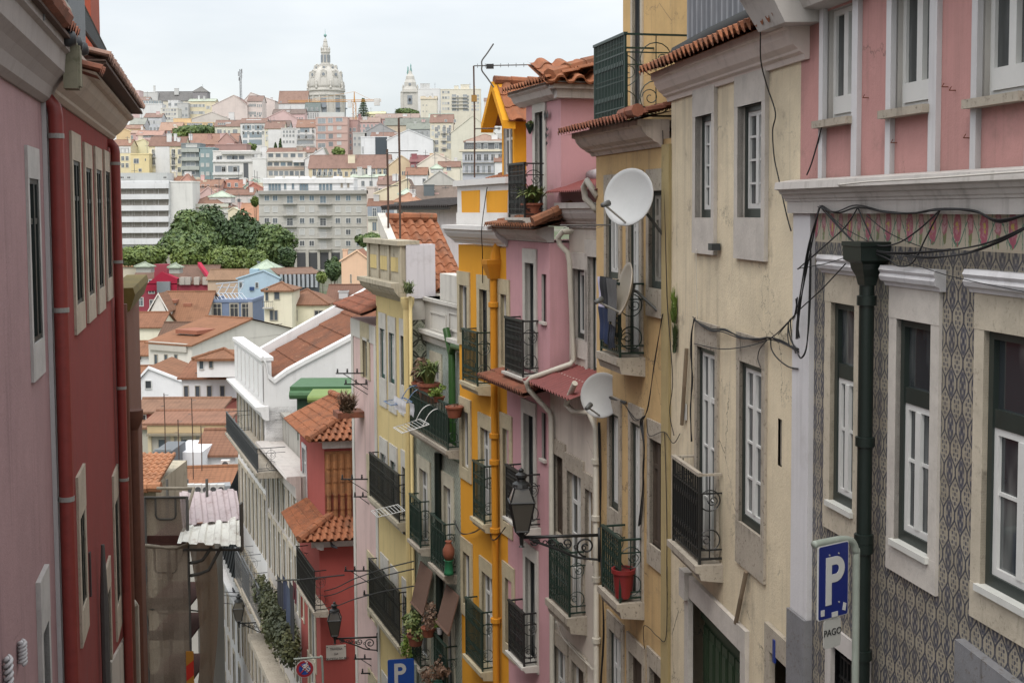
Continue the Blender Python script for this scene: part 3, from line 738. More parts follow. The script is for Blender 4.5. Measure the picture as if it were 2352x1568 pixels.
# ---- pale pink house
PP1 = plaster('pale_pink_plaster', (.57, .315, .34), .2, .22, dirt=.14, seed=9, bump=.2)
f5, L5, E5 = chain(E4, 213, 1164, 800)
b = B5 = Bld('narrow_pink_house', 'narrow pale pink house with an attic room beside the amber house', 'house', f5)
LW2 = stone('grey_white_stone', (.55, .53, .48), .12, 12); DKF = paint('black_window_paint', (.02, .022, .024), .5, .2)
for (u0, u1, vt, vb_) in ((1209, 1229, 604, 850), (1206, 1228, 952, 1215), (1210, 1232, 1285, 1530)):
    b.win(u0, u1, vt, vb_, 'single', lint=.3, jamb=.16, surm=LW2, fm=DKF, rec=.12)
for (u0, u1, vt, vb_) in ((1244, 1255, 630, 740), (1244, 1255, 948, 1055)):
    b.win(u0, u1, vt, vb_, 'slit', fm=DKF, gm=paint('shadowed_pink', (.2, .1, .11), .9, .2), rec=.07, sill=.06)
zt5 = f5.Z(1215, 555)
b.wall(0, L5, -24, zt5, PP1, body=6, rec=.32)
b.o['label'] = b.o['label']
cc = plaster('stained_white_plaster', (.56, .53, .5), .3, .7, dirt=.4, seed=13)
cornice(b, 0, L5 + .1, f5.Z(1200, 520, .3), .32, .34, cc)
ze5 = f5.Z(1200, 520, .4)
m = MB(); tile_roof(m, (-.25, .45, ze5), (L5 + .4, 0, 0), (0, -.9, .22), col=.16, row=.36, amp=.05); ridge(m, [(-.25, .45, ze5 + .1), (-.25, -.4, ze5 + .45)], .1); b.put(m, 'roof', TILE, smooth=True, auto=.7)
# attic room
s_a = -.02; s_b = f5.S(1209, 340, -.25); za = f5.Z(1240, 205, -.25)
a_, b_, c_, d_ = b.rect(1232, 1250, 258, 500, -.25)
b.put(wall_mesh(s_a, s_b, ze5, za, [(a_, b_, c_, d_)], body=3.4, n0=-.25, rec=.3), 'attic_wall', PP1)
window(b.o, a_, b_, c_, d_, 'single', .1, -.25, DKF, GLASS, None, LW2, .28, .16)
m = MB(); m.extr([(-.35, za + .02), (.08, za + .02), (.08, za - .06), (.0, za - .1), (-.06, za - .22), (-.2, za - .3), (-.35, za - .3)], s_a - .02, s_b + .3); b.put(m, 'attic_cornice', cc)
m = MB(); m.box(s_a - .3, s_a, -3.6, .02, za - .12, za + .02); m.box(s_a - .18, s_a, -3.6, -.1, za - .3, za - .12); b.put(m, 'attic_cornice', cc)
m = MB(); tile_roof(m, (s_a - .35, .16, za + .05), (s_b - s_a + .75, 0, 0), (0, -1.75, .5), col=.18, row=.36, amp=.055)
tile_roof(m, (s_a - .42, -3.5, za + .02), (0, 3.7, 0), (1.2, 0, .5), col=.4, row=.42, amp=.09); ridge(m, [(s_a - .3, .1, za + .1), (s_a + .6, -1.3, za + .55), (s_a + .8, -3.5, za + .62)], .15, seg=.5); b.put(m, 'attic_roof', TILEO, smooth=True, auto=.7)
for (uf, un, uw, vf, vr) in ((1166, 1203, 1250, 500, 377), (1158, 1197, 1238, 866, 740), (1160, 1197, 1241, 1212, 1092), (1166, 1196, 1237, 1525, 1408)):
    balcony(b, uf, un, uw, vf, vr, iron=IRON, slabm=LW2, thick=.12, style='ornate', dens=.09)
m = MB(); z = f5.Z(1180, 870, .35); tile_roof(m, (-.1, .62, z - .12), (L5 + .35, 0, 0), (0, -.62, .14), col=.15, row=.3, amp=.045); b.put(m, 'tile_ledge', TILED, smooth=True, auto=.7)
m = MB(); hp = f5.p(1284, 545, -.05); pts = [f5.p(1312, 532, -.2), f5.p(1292, 533, .06), f5.p(1282, 545, .08), f5.p(1285, 560, .05), f5.p(1303, 580, -.1), f5.p(1308, 600, -.14)]
pts += [f5.p(1318, 826, -.3), f5.p(1310, 836, -.2), f5.p(1220, 868, .5), f5.p(1210, 880, .55), f5.p(1214, 894, .5), f5.p(1262, 945, .1), f5.p(1266, 960, .09), Vector((f5.S(1266, 960, .09), .09, -24))]
m.tube(pts, .055, 10); b.put(m, 'downpipe', PIPEW, smooth=True, auto=.8)
# ---- amber house
AMB = plaster('amber_plaster', (.74, .335, .014), .16, .12, (.16, .09, .02), dirt=.1, seed=10, bump=.15)
f6, L6, E6 = chain(E5, 130, 1055, 800)
b = B6 = Bld('amber_house', 'bright amber house with a white parapet and a tiled dormer', 'house', f6)
LY = stone('yellowish_limestone', (.52, .45, .3), .3, 7)
for (u0, u1, vt, vb_, st, ap) in ((1058, 1075, 655, 765, 'single', .3), (1104, 1122, 665, 870, 'door', 0), (1153, 1166, 676, 840, 'single', .3),
                              (1063, 1078, 945, 1075, 'single', .3), (1107, 1128, 985, 1190, 'door', 0), (1158, 1172, 985, 1200, 'single', .3),
                              (1066, 1081, 1270, 1390, 'single', .3), (1110, 1134, 1320, 1530, 'door', 0), (1163, 1178, 1330, 1480, 'single', .3)):
    b.win(u0, u1, vt, vb_, st, lint=.34, jamb=.2, surm=LY, fm=(DKF if (vt < 700 and st == 'door') else WHITEF), gm=GLASSC, rec=.09, apron=ap)
ztc = f6.Z(1100, 565)
b.wall(0, L6, -26, ztc, AMB, body=6, rec=.24)
WP = plaster('white_parapet_plaster', (.72, .71, .69), .12, .15, dirt=.1, seed=14)
zct = f6.Z(1100, 518, .2)
cornice(b, -.12, L6 + .2, zct, .46, .38, WP)
# parapet with amber panels
zp0, zp1 = zct - .02, f6.Z(1100, 412, -.05)
m = MB(); m.box(-.2, L6, -.35, .02, zp0, zp1 - .12); m.box(-.25, L6 + .12, -.4, .1, zp1 - .14, zp1); m.box(-.2, L6, -.3, .05, zp0, zp0 + .32); b.put(m, 'parapet', WP)
for (u0, u1) in ((1060, 1102), (1117, 1166)):
    a_, b_, c_, d_ = b.rect(u0, u1, 438, 502, .03); m = MB(); e = (b_ - a_) * .03
    m.hexa([(a_ + e, .0, c_), (b_ - e, .0, c_), (b_ - e, .035, c_), (a_ + e, .035, c_), (a_, .0, d_), (b_, .0, d_), (b_, .035, d_), (a_, .035, d_)]); b.put(m, 'parapet_panel', AMB)
for (uf, un, uw, vf, vr) in ((1060, 1092, 1131, 886, 766), (1085, 1113, 1141, 1205, 1076), (1068, 1104, 1136, 1540, 1408)):
    balcony(b, uf, un, uw, vf, vr, iron=GIRON, slabm=LY, thick=.2, style='bars', dens=.1)
m = MB(); s_ = f6.S(1135, 900, .12); zh = f6.Z(1132, 640, .12)
m.tube([(s_, .12, -26), (s_, .12, zh)], .08, 12)
for v_ in (700, 1000, 1060, 1215, 1420): m.lathe([(.1, -.06), (.125, -.05), (.125, .05), (.1, .06)], (s_, .12, f6.Z(1135, v_, .12)), 12)
m.hexa([(s_ - .1, 0, zh), (s_ + .1, 0, zh), (s_ + .1, .22, zh), (s_ - .1, .22, zh), (s_ - .2, 0, zh + .34), (s_ + .2, 0, zh + .34), (s_ + .2, .34, zh + .34), (s_ - .2, .34, zh + .34)])
m.hexa([(s_ - .2, 0, zh + .34), (s_ + .2, 0, zh + .34), (s_ + .2, .34, zh + .34), (s_ - .2, .34, zh + .34), (s_ - .21, 0, zh + .44), (s_ + .21, 0, zh + .44), (s_ + .21, .35, zh + .44), (s_ - .21, .35, zh + .44)])
m.lathe([(.16, 0), (.15, .12), (.1, .3), (.03, .42)], (s_, .02, zh + .44), 10); b.put(m, 'downpipe', plaster('amber_pipe', (.56, .23, .012), .2, .2, (.12, .07, .02), dirt=.15, ao=.3), smooth=True, auto=.5)
# dormer
nd = -.9; s0d, s1d = f6.S(1181, 330, nd), f6.S(1153, 330, nd); zd0 = zp1 - .6; zd1 = f6.Z(1167, 280, nd); zr = f6.Z(1142, 205, nd); sm = (s0d + s1d) / 2
hole = [(s0d + .12, s1d - .12, f6.Z(1167, 402, nd), zd1 - .1)]
m = wall_mesh(s0d, s1d, zd0, zd1 + .15, hole, body=2.6, n0=nd, rec=.12); b.put(m, 'dormer_wall', AMB)
h_ = hole[0]; window(b.o, h_[0], h_[1], h_[2], h_[3], 'casement', .08, nd, WHITEF, GLASSC, name='dormer_window')
wv = .38; m = MB()
for sg, se in ((1, s1d + wv), (-1, s0d - wv)):
    m.hexa([(sm, nd + .1, zr - .12), (se, nd + .1, zd1 - .22), (se, nd + .42, zd1 - .22), (sm, nd + .42, zr - .12), (sm, nd + .1, zr + .1), (se, nd + .1, zd1 - .02), (se, nd + .42, zd1 - .02), (sm, nd + .42, zr + .1)])
b.put(m, 'bargeboard', AMB)
m = MB(); m.q((sm, nd, zr), (s0d - .1, nd, zd1), (s1d + .1, nd, zd1)); b.put(m, 'dormer_gable', AMB)
m = MB()
for se in (s1d + wv + .06, s0d - wv - .06):
    tile_roof(m, (se, nd - 2.7, zd1 + .0), (0, 3.0, 0), (sm - se, 0, zr - zd1 + .1), col=.36, row=.42, amp=.05)
ridge(m, [(sm, nd + .35, zr + .14), (sm, nd - 2.7, zr + .14)], .1); b.put(m, 'dormer_roof', TILEO, smooth=True, auto=.7)
m = MB(); tile_roof(m, (-.2, -.4, zp1 - .1), (L6 + .2, 0, 0), (0, -3, 1.0), col=.23); b.put(m, 'roof', TILEO, smooth=True, auto=.7)
# ================================================================ the far half of the right-hand front
GTILE = None
def leaf_azulejo(name, base=(.34, .37, .31), dk=(.12, .15, .13), sc=1.0):
    g = G(name); v = g.vec(); x, y, z = g.xyz()
    n = g.noise(g.vec((9 * sc, 9 * sc, 5 * sc)), 1.4, 3, .7)
    c = g.mix(((z * (2 * pi / .14)).sin() * (x * (2 * pi / .14)).sin() + (n - .5) * 5).ss(.1, .5) * .8, base, dk)
    c = g.mix(g.noise(v, 30, 3, .7).ss(.5, .62) * .5, c, sh(base, 1.35))
    c = g.mix(g.noise(v, .9, 5, .7).ss(.5, .7) * .4, c, (.12, .11, .09))
    g.base(c); g.rough(.45); return g.mat
def ring_azulejo(name):
    g = G(name); v = g.vec((1, 1, 1)); x, y, z = g.xyz()
    X = (y / .62).fract() - .5; Z = (z / .62).fract() - .5
    r = (X * X + Z * Z).sq(); n = g.noise(v, 30, 3, .7)
    X2 = ((y / .62) + .5).fract() - .5; Z2 = ((z / .62) + .5).fract() - .5; r2 = (X2 * X2 + Z2 * Z2).sq()
    c = g.mix(n.ss(.45, .6) * .6, (.42, .43, .34), (.2, .24, .17))
    c = g.mix(((r - .42).abs()).lt(.045).mx(((r2 - .42).abs()).lt(.045)) * .9, c, (.05, .05, .04))
    c = g.mix(r.lt(.2) * n.gt(.5) * .8, c, (.06, .09, .06)); c = g.mix(r2.lt(.2) * n.gt(.5) * .8, c, (.06, .09, .06))
    g.base(c); g.rough(.45); return g.mat
# ---- grey-green tiled house (upper storey set back behind the long balcony)
f7, L7, E7 = chain(E6, 140, 944, 1100)
b = B7 = Bld('green_tiled_house', 'house faced with grey green tiles, dark green balconies full of pots', 'house', f7)
LA = leaf_azulejo('grey_green_leaf_tiles'); LB = leaf_azulejo('pale_green_leaf_tiles', (.42, .47, .43), (.2, .25, .23))
OFFW = plaster('off_white_plaster', (.6, .58, .53), .2, .45, dirt=.28, seed=17)
CRM = stone('cream_stone', (.58, .54, .42), .12, 15)
for (u0, u1, vt, vb_, st) in ((966, 985, 1080, 1245, 'casement'), (1022, 1038, 1118, 1300, 'casement'), (963, 984, 1395, 1510, 'single'), (1024, 1040, 1440, 1600, 'single')):
    b.win(u0, u1, vt, vb_, st, lint=.34, jamb=.24, surm=CRM, rec=.1, gm=GLASSC)
z71 = f7.Z(1000, 1030)
b.wall(0, L7, -30, z71, LA, body=6)
nb = -.5
a_, b_, c_, d_ = b.rect(996, 1011, 838, 985, nb)
zp = f7.Z(1020, 770, nb); b.put(wall_mesh(0, L7, z71 - .1, zp, [(a_, b_, c_, d_)], body=5, n0=nb), 'upper_wall', LB)
window(b.o, a_, b_, c_, d_, 'casement', .1, nb, WHITEF, GLASSC, None, CRM, .36, .26)
zpt = f7.Z(1020, 690, nb); m = MB(); m.box(0, L7, nb - .4, nb + .04, zp, zpt); m.box(0, L7, nb - .45, nb + .12, zpt - .1, zpt)
m.extr([(nb - .1, zp + .05), (nb + .26, zp + .05), (nb + .26, zp - .05), (nb + .14, zp - .14), (nb + .1, zp - .3), (nb - .1, zp - .3)], 0, L7); b.put(m, 'parapet', OFFW)
m = MB(); s_c = f7.S(1052, 640, nb); m.box(-.02, f7.S(1012, 640, nb), nb - .4, nb + .02, zpt, f7.Z(1040, 632, nb)); b.put(m, 'chimney_wall', OFFW)
for (u0, u1) in ((993, 1029), (1036, 1060)):
    a2, b2, c2, d2 = b.rect(u0, u1, 718, 762, nb); m = MB(); e = .05
    for (q0, q1, q2, q3) in ((a2, b2, d2 - e, d2), (a2, b2, c2, c2 + e), (a2, a2 + e, c2 + e, d2 - e), (b2 - e, b2, c2 + e, d2 - e)): m.box(q0, q1, nb + .04, nb + .07, q2, q3)
    b.put(m, 'parapet_panel', OFFW)
SHEETG = paint('dark_green_sheet', (.01, .026, .02), .5, .35)
for (uf, un, uw, vf, vr, pn) in ((941, 1040, 1055, 1042, 938, SHEETG), (940, 976, 990, 1270, 1165, SHEETG), (988, 1021, 1048, 1322, 1208, SHEETG), (945, 972, 990, 1545, 1425, None), (996, 1034, 1052, 1640, 1500, SHEETG)):
    balcony(b, uf, un, uw, vf, vr, iron=GIRON, slabm=LIMED, panel=pn, thick=.2, style='bars', dens=.14)
m = MB(); s_ = f7.S(1038, 850, -.35); zq = f7.Z(1038, 800, -.35)
m.tube([(s_, -.35, z71), (s_, -.35, zq - .2), (s_ + .35, -.3, zq + .5)], .1, 10); m.tube([(s_, -.35, zq - .1), (s_ - .25, -.32, zq + .1), (-.05, -.3, zq + .15)], .1, 10)
b.put(m, 'downpipe', paint('bright_green_pipe', (.03, .09, .02), .4, .4), smooth=True, auto=.8)
m = MB(); s2 = f7.S(1007, 1200, .1); m.tube([(s2, .1, -30), (s2, .1, z71)], .1, 10); b.put(m, 'downpipe', DGP, smooth=True, auto=.8)
BLIND = paint('brown_bamboo_blind', (.15, .085, .06), .9, .3, ns=14)
for (u0, u1, vt, vb_) in ((957, 984, 1302, 1395), (1016, 1044, 1356, 1440)):
    a2, b2, c2, d2 = b.rect(u0, u1, vt, vb_, .2); m = MB(); m.hexa([(a2, .34, c2), (b2, .34, c2), (b2, .37, c2), (a2, .37, c2), (a2, .06, d2), (b2, .06, d2), (b2, .09, d2), (a2, .09, d2)]); m.tube([(a2, .36, c2), (b2, .36, c2)], .04, 6)
    b.put(m, 'window_blind', BLIND)
# ---- pale yellow house
PY = plaster('pale_yellow_plaster', (.64, .51, .24), .2, .35, dirt=.2, seed=18)
f8, L8, E8 = chain(E7, 140, 866, 900)
b = B8 = Bld('pale_yellow_house', 'pale yellow house with a mouldering parapet and two long black balconies', 'house', f8)
DG2 = paint('deep_green_shutter', (.012, .06, .05), .5, .2)
for (u0, u1, vt, vb_, ap) in ((875, 886, 755, 868, .9), (896, 908, 765, 880, .9), (923, 934, 772, 885, .9), (877, 890, 1043, 1180, 0), (900, 912, 1060, 1205, 0), (927, 938, 1075, 1230, 0),
                          (879, 892, 1312, 1440, 0), (902, 914, 1340, 1470, 0), (929, 940, 1370, 1500, 0), (882, 894, 1585, 1700, 0), (906, 918, 1610, 1700, 0)):
    b.win(u0, u1, vt, vb_, 'casement', lint=.5, jamb=.15, surm=LW2, rec=.08, apron=ap, om=DG2, gm=GLASSC)
zc8 = f8.Z(900, 668)
b.wall(0, L8, -34, zc8, PY, body=4, rec=.3)
RING = ring_azulejo('ringed_tiles'); zr8 = f8.Z(950, 738); zr9 = f8.Z(950, 880)
m = MB(); m.box(-.03, -.005, -1.2, -.02, z71, zr8); b.put(m, 'side_tiles', RING)
m = MB(); m.box(-.06, -.008, -4, .0, zr8, zc8 + .02); b.put(m, 'side_wall', OFFW)
BADC = plaster('mouldering_cornice_plaster', (.45, .4, .3), .4, 1.0, (.035, .03, .024), dirt=.95, seed=19)
cornice(b, -.1, L8 + .25, zc8 + .35, .6, .55, BADC)
zz = zc8 + .35; zpp = f8.Z(905, 552, .25)
m = MB(); m.box(-.05, L8, -.2, .22, zz, zpp - .12); m.box(-.12, L8 + .12, -.3, .36, zpp - .14, zpp)
for k in range(4):
    xx = L8 * (k + .03) / 3.1; m.box(xx - .12, xx + .12, .22, .27, zz, zpp - .14)
b.put(m, 'parapet', BADC)
for k in range(3):
    x0 = L8 * (k + .03) / 3.1 + .24; x1 = L8 * (k + 1.03) / 3.1 - .24; m = MB(); m.box(x0, x1, .22, .245, zz + .3, zpp - .5); b.put(m, 'parapet_panel', plaster('flaking_yellow_plaster', (.6, .47, .2), .3, .6, (.08, .06, .04), dirt=.7, seed=20))
nl, nr_ = f8.out(.1, 951, 600), f8.out(.1, 1075, 600)
ze_l, zr_l = zrow(f8, .1, nl, 668), zrow(f8, 3.4, nl, 505)
m = MB(); m.hexa([(.0, nl, ze_l - .3), (3.5, nl, zr_l - .3), (3.5, nl + .25, zr_l - .3), (.0, nl + .25, ze_l - .3), (.0, nl, ze_l + .2), (3.5, nl, zr_l + .22), (3.5, nl + .25, zr_l + .22), (.0, nl + .25, ze_l + .2)]); b.put(m, 'roof_coping', OFFW)
m = MB(); sh8 = -f8.out(0, 997, 600); m.box(-.12, .3, -sh8 - .0, .1, zc8 - .1, f8.Z(960, 562, -.2)); b.put(m, 'loft_wall', plaster('lilac_white_plaster', (.62, .6, .63), .15, .3, dirt=.2, seed=22))
s_ = f8.S(937, 800, .12); m = MB(); m.tube([(s_, .12, -34), (s_, .12, zc8 - .3)], .13, 10); m.lathe([(.13, 0), (.2, .2), (.2, .35)], (s_, .12, zc8 - .4), 10); b.put(m, 'downpipe', PY, smooth=True, auto=.6)
m = MB(); m.tube([(s_ - .26, .1, -34), (s_ - .26, .1, zc8)], .05, 8); b.put(m, 'downpipe', PY, smooth=True)
for (uf, un, uw, vf, vr) in ((849, 921, 940, 1205, 1098), (848, 922, 941, 1490, 1370)):
    balcony(b, uf, un, uw, vf, vr, iron=IRON, slabm=BADC, thick=.25, style='bars', dens=.12)
# loft roof and shed behind the parapet
m = MB(); tile_roof(m, (.1, nl, ze_l), (0, nr_ - nl, 0), (3.3, 0, zr_l - ze_l), col=.3, row=.42, amp=.085); ridge(m, [(3.4, nl, zr_l + .06), (3.4, nr_, zr_l + .06)], .15, seg=.5)
b.put(m, 'loft_roof', TILEO, smooth=True, auto=.7)
a2, b2, c2, d2 = f8.S(1062, 480, -4), f8.S(912, 480, -4), f8.Z(980, 560, -4), f8.Z(980, 470, -4)
m = MB(); m.box(a2, b2, -5.5, -4, c2 - 1.5, d2); b.put(m, 'shed_wall', plaster('pinkish_white_plaster', (.66, .6, .59), .15, .4, dirt=.3, seed=23))
m = MB(); corrugated(m, (a2 - .2, -3.4, d2 - .06), (b2 - a2 + .7, 0, 0), (0, -2.4, .32), col=.24, amp=.05); m.box(a2 - .2, b2 + .5, -3.5, -3.44, d2 - .2, d2 - .1); b.put(m, 'shed_roof', paint('rusty_dark_sheet', (.03, .024, .022), .8, .5), smooth=True, auto=.6)
for uu in (908, 1078):
    pass
# ---- light pink house
PK2 = plaster('light_pink_plaster', (.63, .46, .43), .18, .4, dirt=.18, seed=24)
f9, L9, E9 = chain(E8, 140, 811, 1000)
b = B9 = Bld('light_pink_house', 'tall light pink house with white corner strips at the side street corner', 'house', f9)
for (u0, u1, vt, vb_) in ((835, 845, 775, 868), (850, 858, 1083, 1150), (851, 862, 1308, 1425), (854, 862, 1580, 1700)):
    b.win(u0, u1, vt, vb_, 'casement', lint=.5, jamb=.35, surm=LY, rec=.1, gm=GLASSC, fm=paint('grey_frame', (.25, .25, .22), .6, .2))
z9 = f9.Z(840, 740)
b.wall(0, L9, -36, z9, PK2, body=7)
m = MB(); m.box(0, L9 + .02, -.1, .035, f9.Z(840, 782), z9 - .02); m.box(0, .3, -.05, .03, -36, f9.Z(860, 790)); m.box(L9 - .3, L9 + .03, -.05, .03, -36, f9.Z(812, 770)); b.put(m, 'white_band', OFFW)
ze9 = f9.Z(840, 722, .4); m = MB(); tile_roof(m, (-.1, .5, ze9), (L9 + .7, 0, 0), (0, -2.6, .95), col=.26, row=.4, amp=.075)
ze99 = f9.Z(848, 668, -1.5); tile_roof(m, (0, -1.5, ze99 - .2), (L9 * .75, 0, 0), (0, -2.4, .9), col=.26, row=.4, amp=.075); b.put(m, 'roof', TILED, smooth=True, auto=.7)
m = MB(); m.box(0, L9 * .72, -5, -1.7, ze9, ze99 - .2); b.put(m, 'loft_wall', BADC)
# ---- red corner house beyond the side street (turned to face up the street)
RED = plaster('brick_red_plaster', (.36, .075, .062), .22, .3, (.1, .03, .025), dirt=.15, seed=25)
dr = Vector((-.336, .94)).normalized()
cx, cy = -7.72, 49.4
PR = (cx + 9.0 * .985, cy + 9.0 * .17)
frr = Fr(PR, (-.985, -.17))          # uphill front
LR = 9.0
b = BR = Bld('red_corner_house', 'brick red corner house with a small tiled turret room, across the side street', 'house', frr)
fs = Fr((cx, cy), dr)                # street side front
Ls = fs.S(690, 1330)
Ms = frr.M.inverted() @ fs.M
ze_r = frr.Z(770, 1228, .0)
b.wall(0, LR, -40, ze_r, RED, body=.4, holes=[])
hs = []
for (u0, u1, vt, vb_) in ((712, 724, 1335, 1530), (689, 697, 1300, 1420), (712, 724, 1530, 1720)):
    a2, d2 = fs.S(u1, (vt + vb_) / 2), fs.S(u0, (vt + vb_) / 2); hs.append((a2, d2, fs.Z((u0 + u1) / 2, vb_), fs.Z((u0 + u1) / 2, vt)))
wm = wall_mesh(0, Ls, -40, ze_r, hs, body=LR * .9)
o = b.put(wm, 'side_wall', RED); o.matrix_local = Ms
for h in hs:
    w = window(b.o, *h, 'casement', .1, 0, WHITEF, GLASSC, None, LIMEST, .4, .25); w.matrix_local = Ms
# lower roof, hipped at the corner
def hip_corner(ze, z_r, ov, inset, mb_col=.26):
    m = MB()
    C = Vector((LR, 0, ze))
    # uphill slope
    tile_roof(m, (0, ov, ze), (LR + ov * .6, 0, 0), (0, -inset - ov, z_r - ze), col=mb_col, row=.42, amp=.085)
    return m
cor = plaster('white_cornice_plaster', (.58, .55, .52), .2, .4, dirt=.25, seed=26)
m = MB(); m.extr([(-.1, ze_r), (.42, ze_r), (.42, ze_r - .1), (.3, ze_r - .2), (.16, ze_r - .42), (.0, ze_r - .48), (-.1, ze_r - .48)], 0, LR + .3); b.put(m, 'cornice', cor)
m = MB(); m.extr([(-.1, ze_r), (.42, ze_r), (.42, ze_r - .1), (.3, ze_r - .2), (.16, ze_r - .42), (.0, ze_r - .48), (-.1, ze_r - .48)], -.42, Ls + .2); o = b.put(m, 'cornice', cor); o.matrix_local = Ms
def roof_pair(ze, rise, run, ov, name, s_end=None, back=0.0, Lside=None, x0=0.0):
    """two tiled slopes meeting at the corner hip: one faces uphill, one faces the street"""
    K = frr.w(LR, 0, 0); Mi = frr.M.inverted()
    P = lambda e, n_out, z: None
    c_out = Vector((LR + ov * 1.05, ov - back, ze)); c_in = Vector((LR - run, -run - back, ze + rise))
    m = MB()
    # uphill slope: ragged triangle/trapezoid built as clipped rows
    def slope(a, bb, c, d, col, row, amp):   # eave a->bb, ridge d->c
        a, bb, c, d = map(Vector, (a, bb, c, d)); n = max(1, round(((d - a).length + (c - bb).length) / 2 / row))
        for r in range(n):
            t0, t1 = r / n, (r + 1) / n
            O = a.lerp(d, t0); O2 = bb.lerp(c, t0); U = a.lerp(d, t1)
            tile_roof(m, O, O2 - O, (U - O) * 1.0, col, (U - O).length + .001, amp)
    slope(Vector((x0, ov - back, ze)), c_out, c_in, Vector((x0, -run - back, ze + rise)), .27, .42, .085)
    Lq = Lside or Ls
    e1 = Mi @ fs.w(Lq, ov, ze); e2 = Mi @ fs.w(Lq, -run, ze + rise)
    slope(c_out, e1, e2, c_in, .2, .42, .05)
    ridge(m, [c_out + Vector((0, 0, .08)), c_in + Vector((0, 0, .1))], .15, seg=.5)
    ridge(m, [c_in + Vector((0, 0, .1)), Vector((x0, -run - back, ze + rise + .1))], .14, seg=.5); ridge(m, [c_in + Vector((0, 0, .1)), e2 + Vector((0, 0, .1))], .14, seg=.5)
    return b.put(m, name, TILEO, smooth=True, auto=.7)
roof_pair(ze_r, 1.45, 2.2, .75, 'roof')
# turret room
bk = .55; zt_t = frr.Z(735, 1012, -bk); za = ze_r + .1; xt = LR - .35
m = wall_mesh(0, xt, za, zt_t, [], body=2.4, n0=-bk); b.put(m, 'turret_wall', RED)
m = MB(); m.box(0, xt + .06, -bk - 2.4, -bk + .06, za, frr.Z(735, 1135, -bk)); b.put(m, 'turret_base', RED)
uw = fs.S(699, 1080, -.35); h = (fs.S(704, 1060, -.35), fs.S(696, 1060, -.35), fs.Z(700, 1165, -.35), fs.Z(700, 1030, -.35))
m = wall_mesh(.5, fs.S(690, 1060, -.35), za, zt_t, [h], body=2.4, n0=-.35); o = b.put(m, 'turret_wall', RED); o.matrix_local = Ms
w = window(b.o, *h, 'casement', .08, -.35, WHITEF, GLASSC, None, WQ, .2, .12); w.matrix_local = Ms
m = MB(); xs_ = frr.S(746, 1080, -bk); m.box(0, xs_, -bk, -bk + .06, frr.Z(780, 1170, -bk) - .3, frr.Z(780, 1035, -bk))
for r_ in range(5):
    for k in range(14):
        xx = xs_ - .14 - k * .27; zz = frr.Z(780, 1035, -bk) - .1 - r_ * .55
        m.tube([(xx, -bk + .06, zz), (xx, -bk + .09, zz - .58)], [.085, .1], 6)
b.put(m, 'tile_hung_wall', tilemat('brown_wall_tiles', (.3, .13, .05), .5, .5))
m = MB(); m.box(0, xt + .3, -bk - .1, -bk + .3, zt_t - .02, zt_t + .12); m.box(0, xt + .15, -bk - .1, -bk + .15, zt_t - .3, zt_t - .02); m.box(xt, xt + .3, -bk - 2.6, -bk - .1, zt_t - .02, zt_t + .12); b.put(m, 'turret_cornice', cor)
roof_pair(zt_t + .12, .95, 1.7, .35, 'turret_roof', back=bk * .6, Lside=fs.S(672, 1000, 0))
# balcony on its street side
for (uf, un, vf, vr) in ((682, 722, 1405, 1315),):
    d_ = .5; sn = fs.S(un, vf, d_); sf = fs.S(uf, vf, d_)
    o = balc(b.o, sn, sf, fs.Z(un, vf, d_), fs.Z(un, vr, d_), d_, IRON, LIMED, None, .2, 'bars', dens=.13); o.matrix_local = Ms
# ---- long pale building beyond, with a walled roof terrace
GW = plaster('greyish_white_plaster', (.53, .49, .46), .2, .45, dirt=.25, seed=27)
def row_house(name, label, P, s0, s1, zt, mat, cols, rows, wm=LIMEST, body=8.0, base=-48, frame=None):
    f = Fr(P, dr); bb = Bld(name, label, 'building', f)
    for (vt, vb_, ur) in rows:
        for c in cols:
            zt1 = f.Z(ur, vt); zb1 = f.Z(ur, vb_); bb.holes.append((c - .4, c + .4, zb1, zt1))
            window(bb.o, c - .4, c + .4, zb1, zt1, 'casement', .06, 0, WHITEF, GLASS, None, wm, .22, .13)
    bb.wall(s0, s1, base, zt, mat, body=body); return f, bb
PS = (cx, cy)
f0 = Fr(PS, dr)
sA = f0.S(686, 1150); sB = f0.S(613, 1050); sC = f0.S(546, 1000); sD = f0.S(488, 1300)
zta = f0.Z(640, 1045)
n_ = sB - sA; cols = [sA + n_ * (k + .5) / 6 for k in range(6)]
fA, BA = row_house('terraced_building', 'greyish white building with a mossy coping and a walled roof terrace', PS, sA, sB, zta, GW, cols, ((1080, 1205, 645), (1225, 1345, 645), (1380, 1490, 645), (1530, 1650, 645)))
m = MB(); m.extr([(-.1, zta + .05), (.5, zta + .05), (.55, zta - .05), (.35, zta - .25), (.15, zta - .4), (.12, zta - .95), (.04, zta - 1.05), (-.1, zta - 1.05)], sA - .1, sB + .1); BA.put(m, 'cornice', GW)
MOSSW = plaster('mossy_plaster', (.4, .38, .34), .4, 1.0, (.04, .04, .035), dirt=.9, seed=28)
m = MB(); zT = f0.Z(645, 950, -.8); m.box(sA - .5, sB, -1.1, -.8, zta, zT); m.box(sA - .5, sB + .1, -1.2, -.7, zT, zT + .15); BA.put(m, 'terrace_wall', MOSSW)
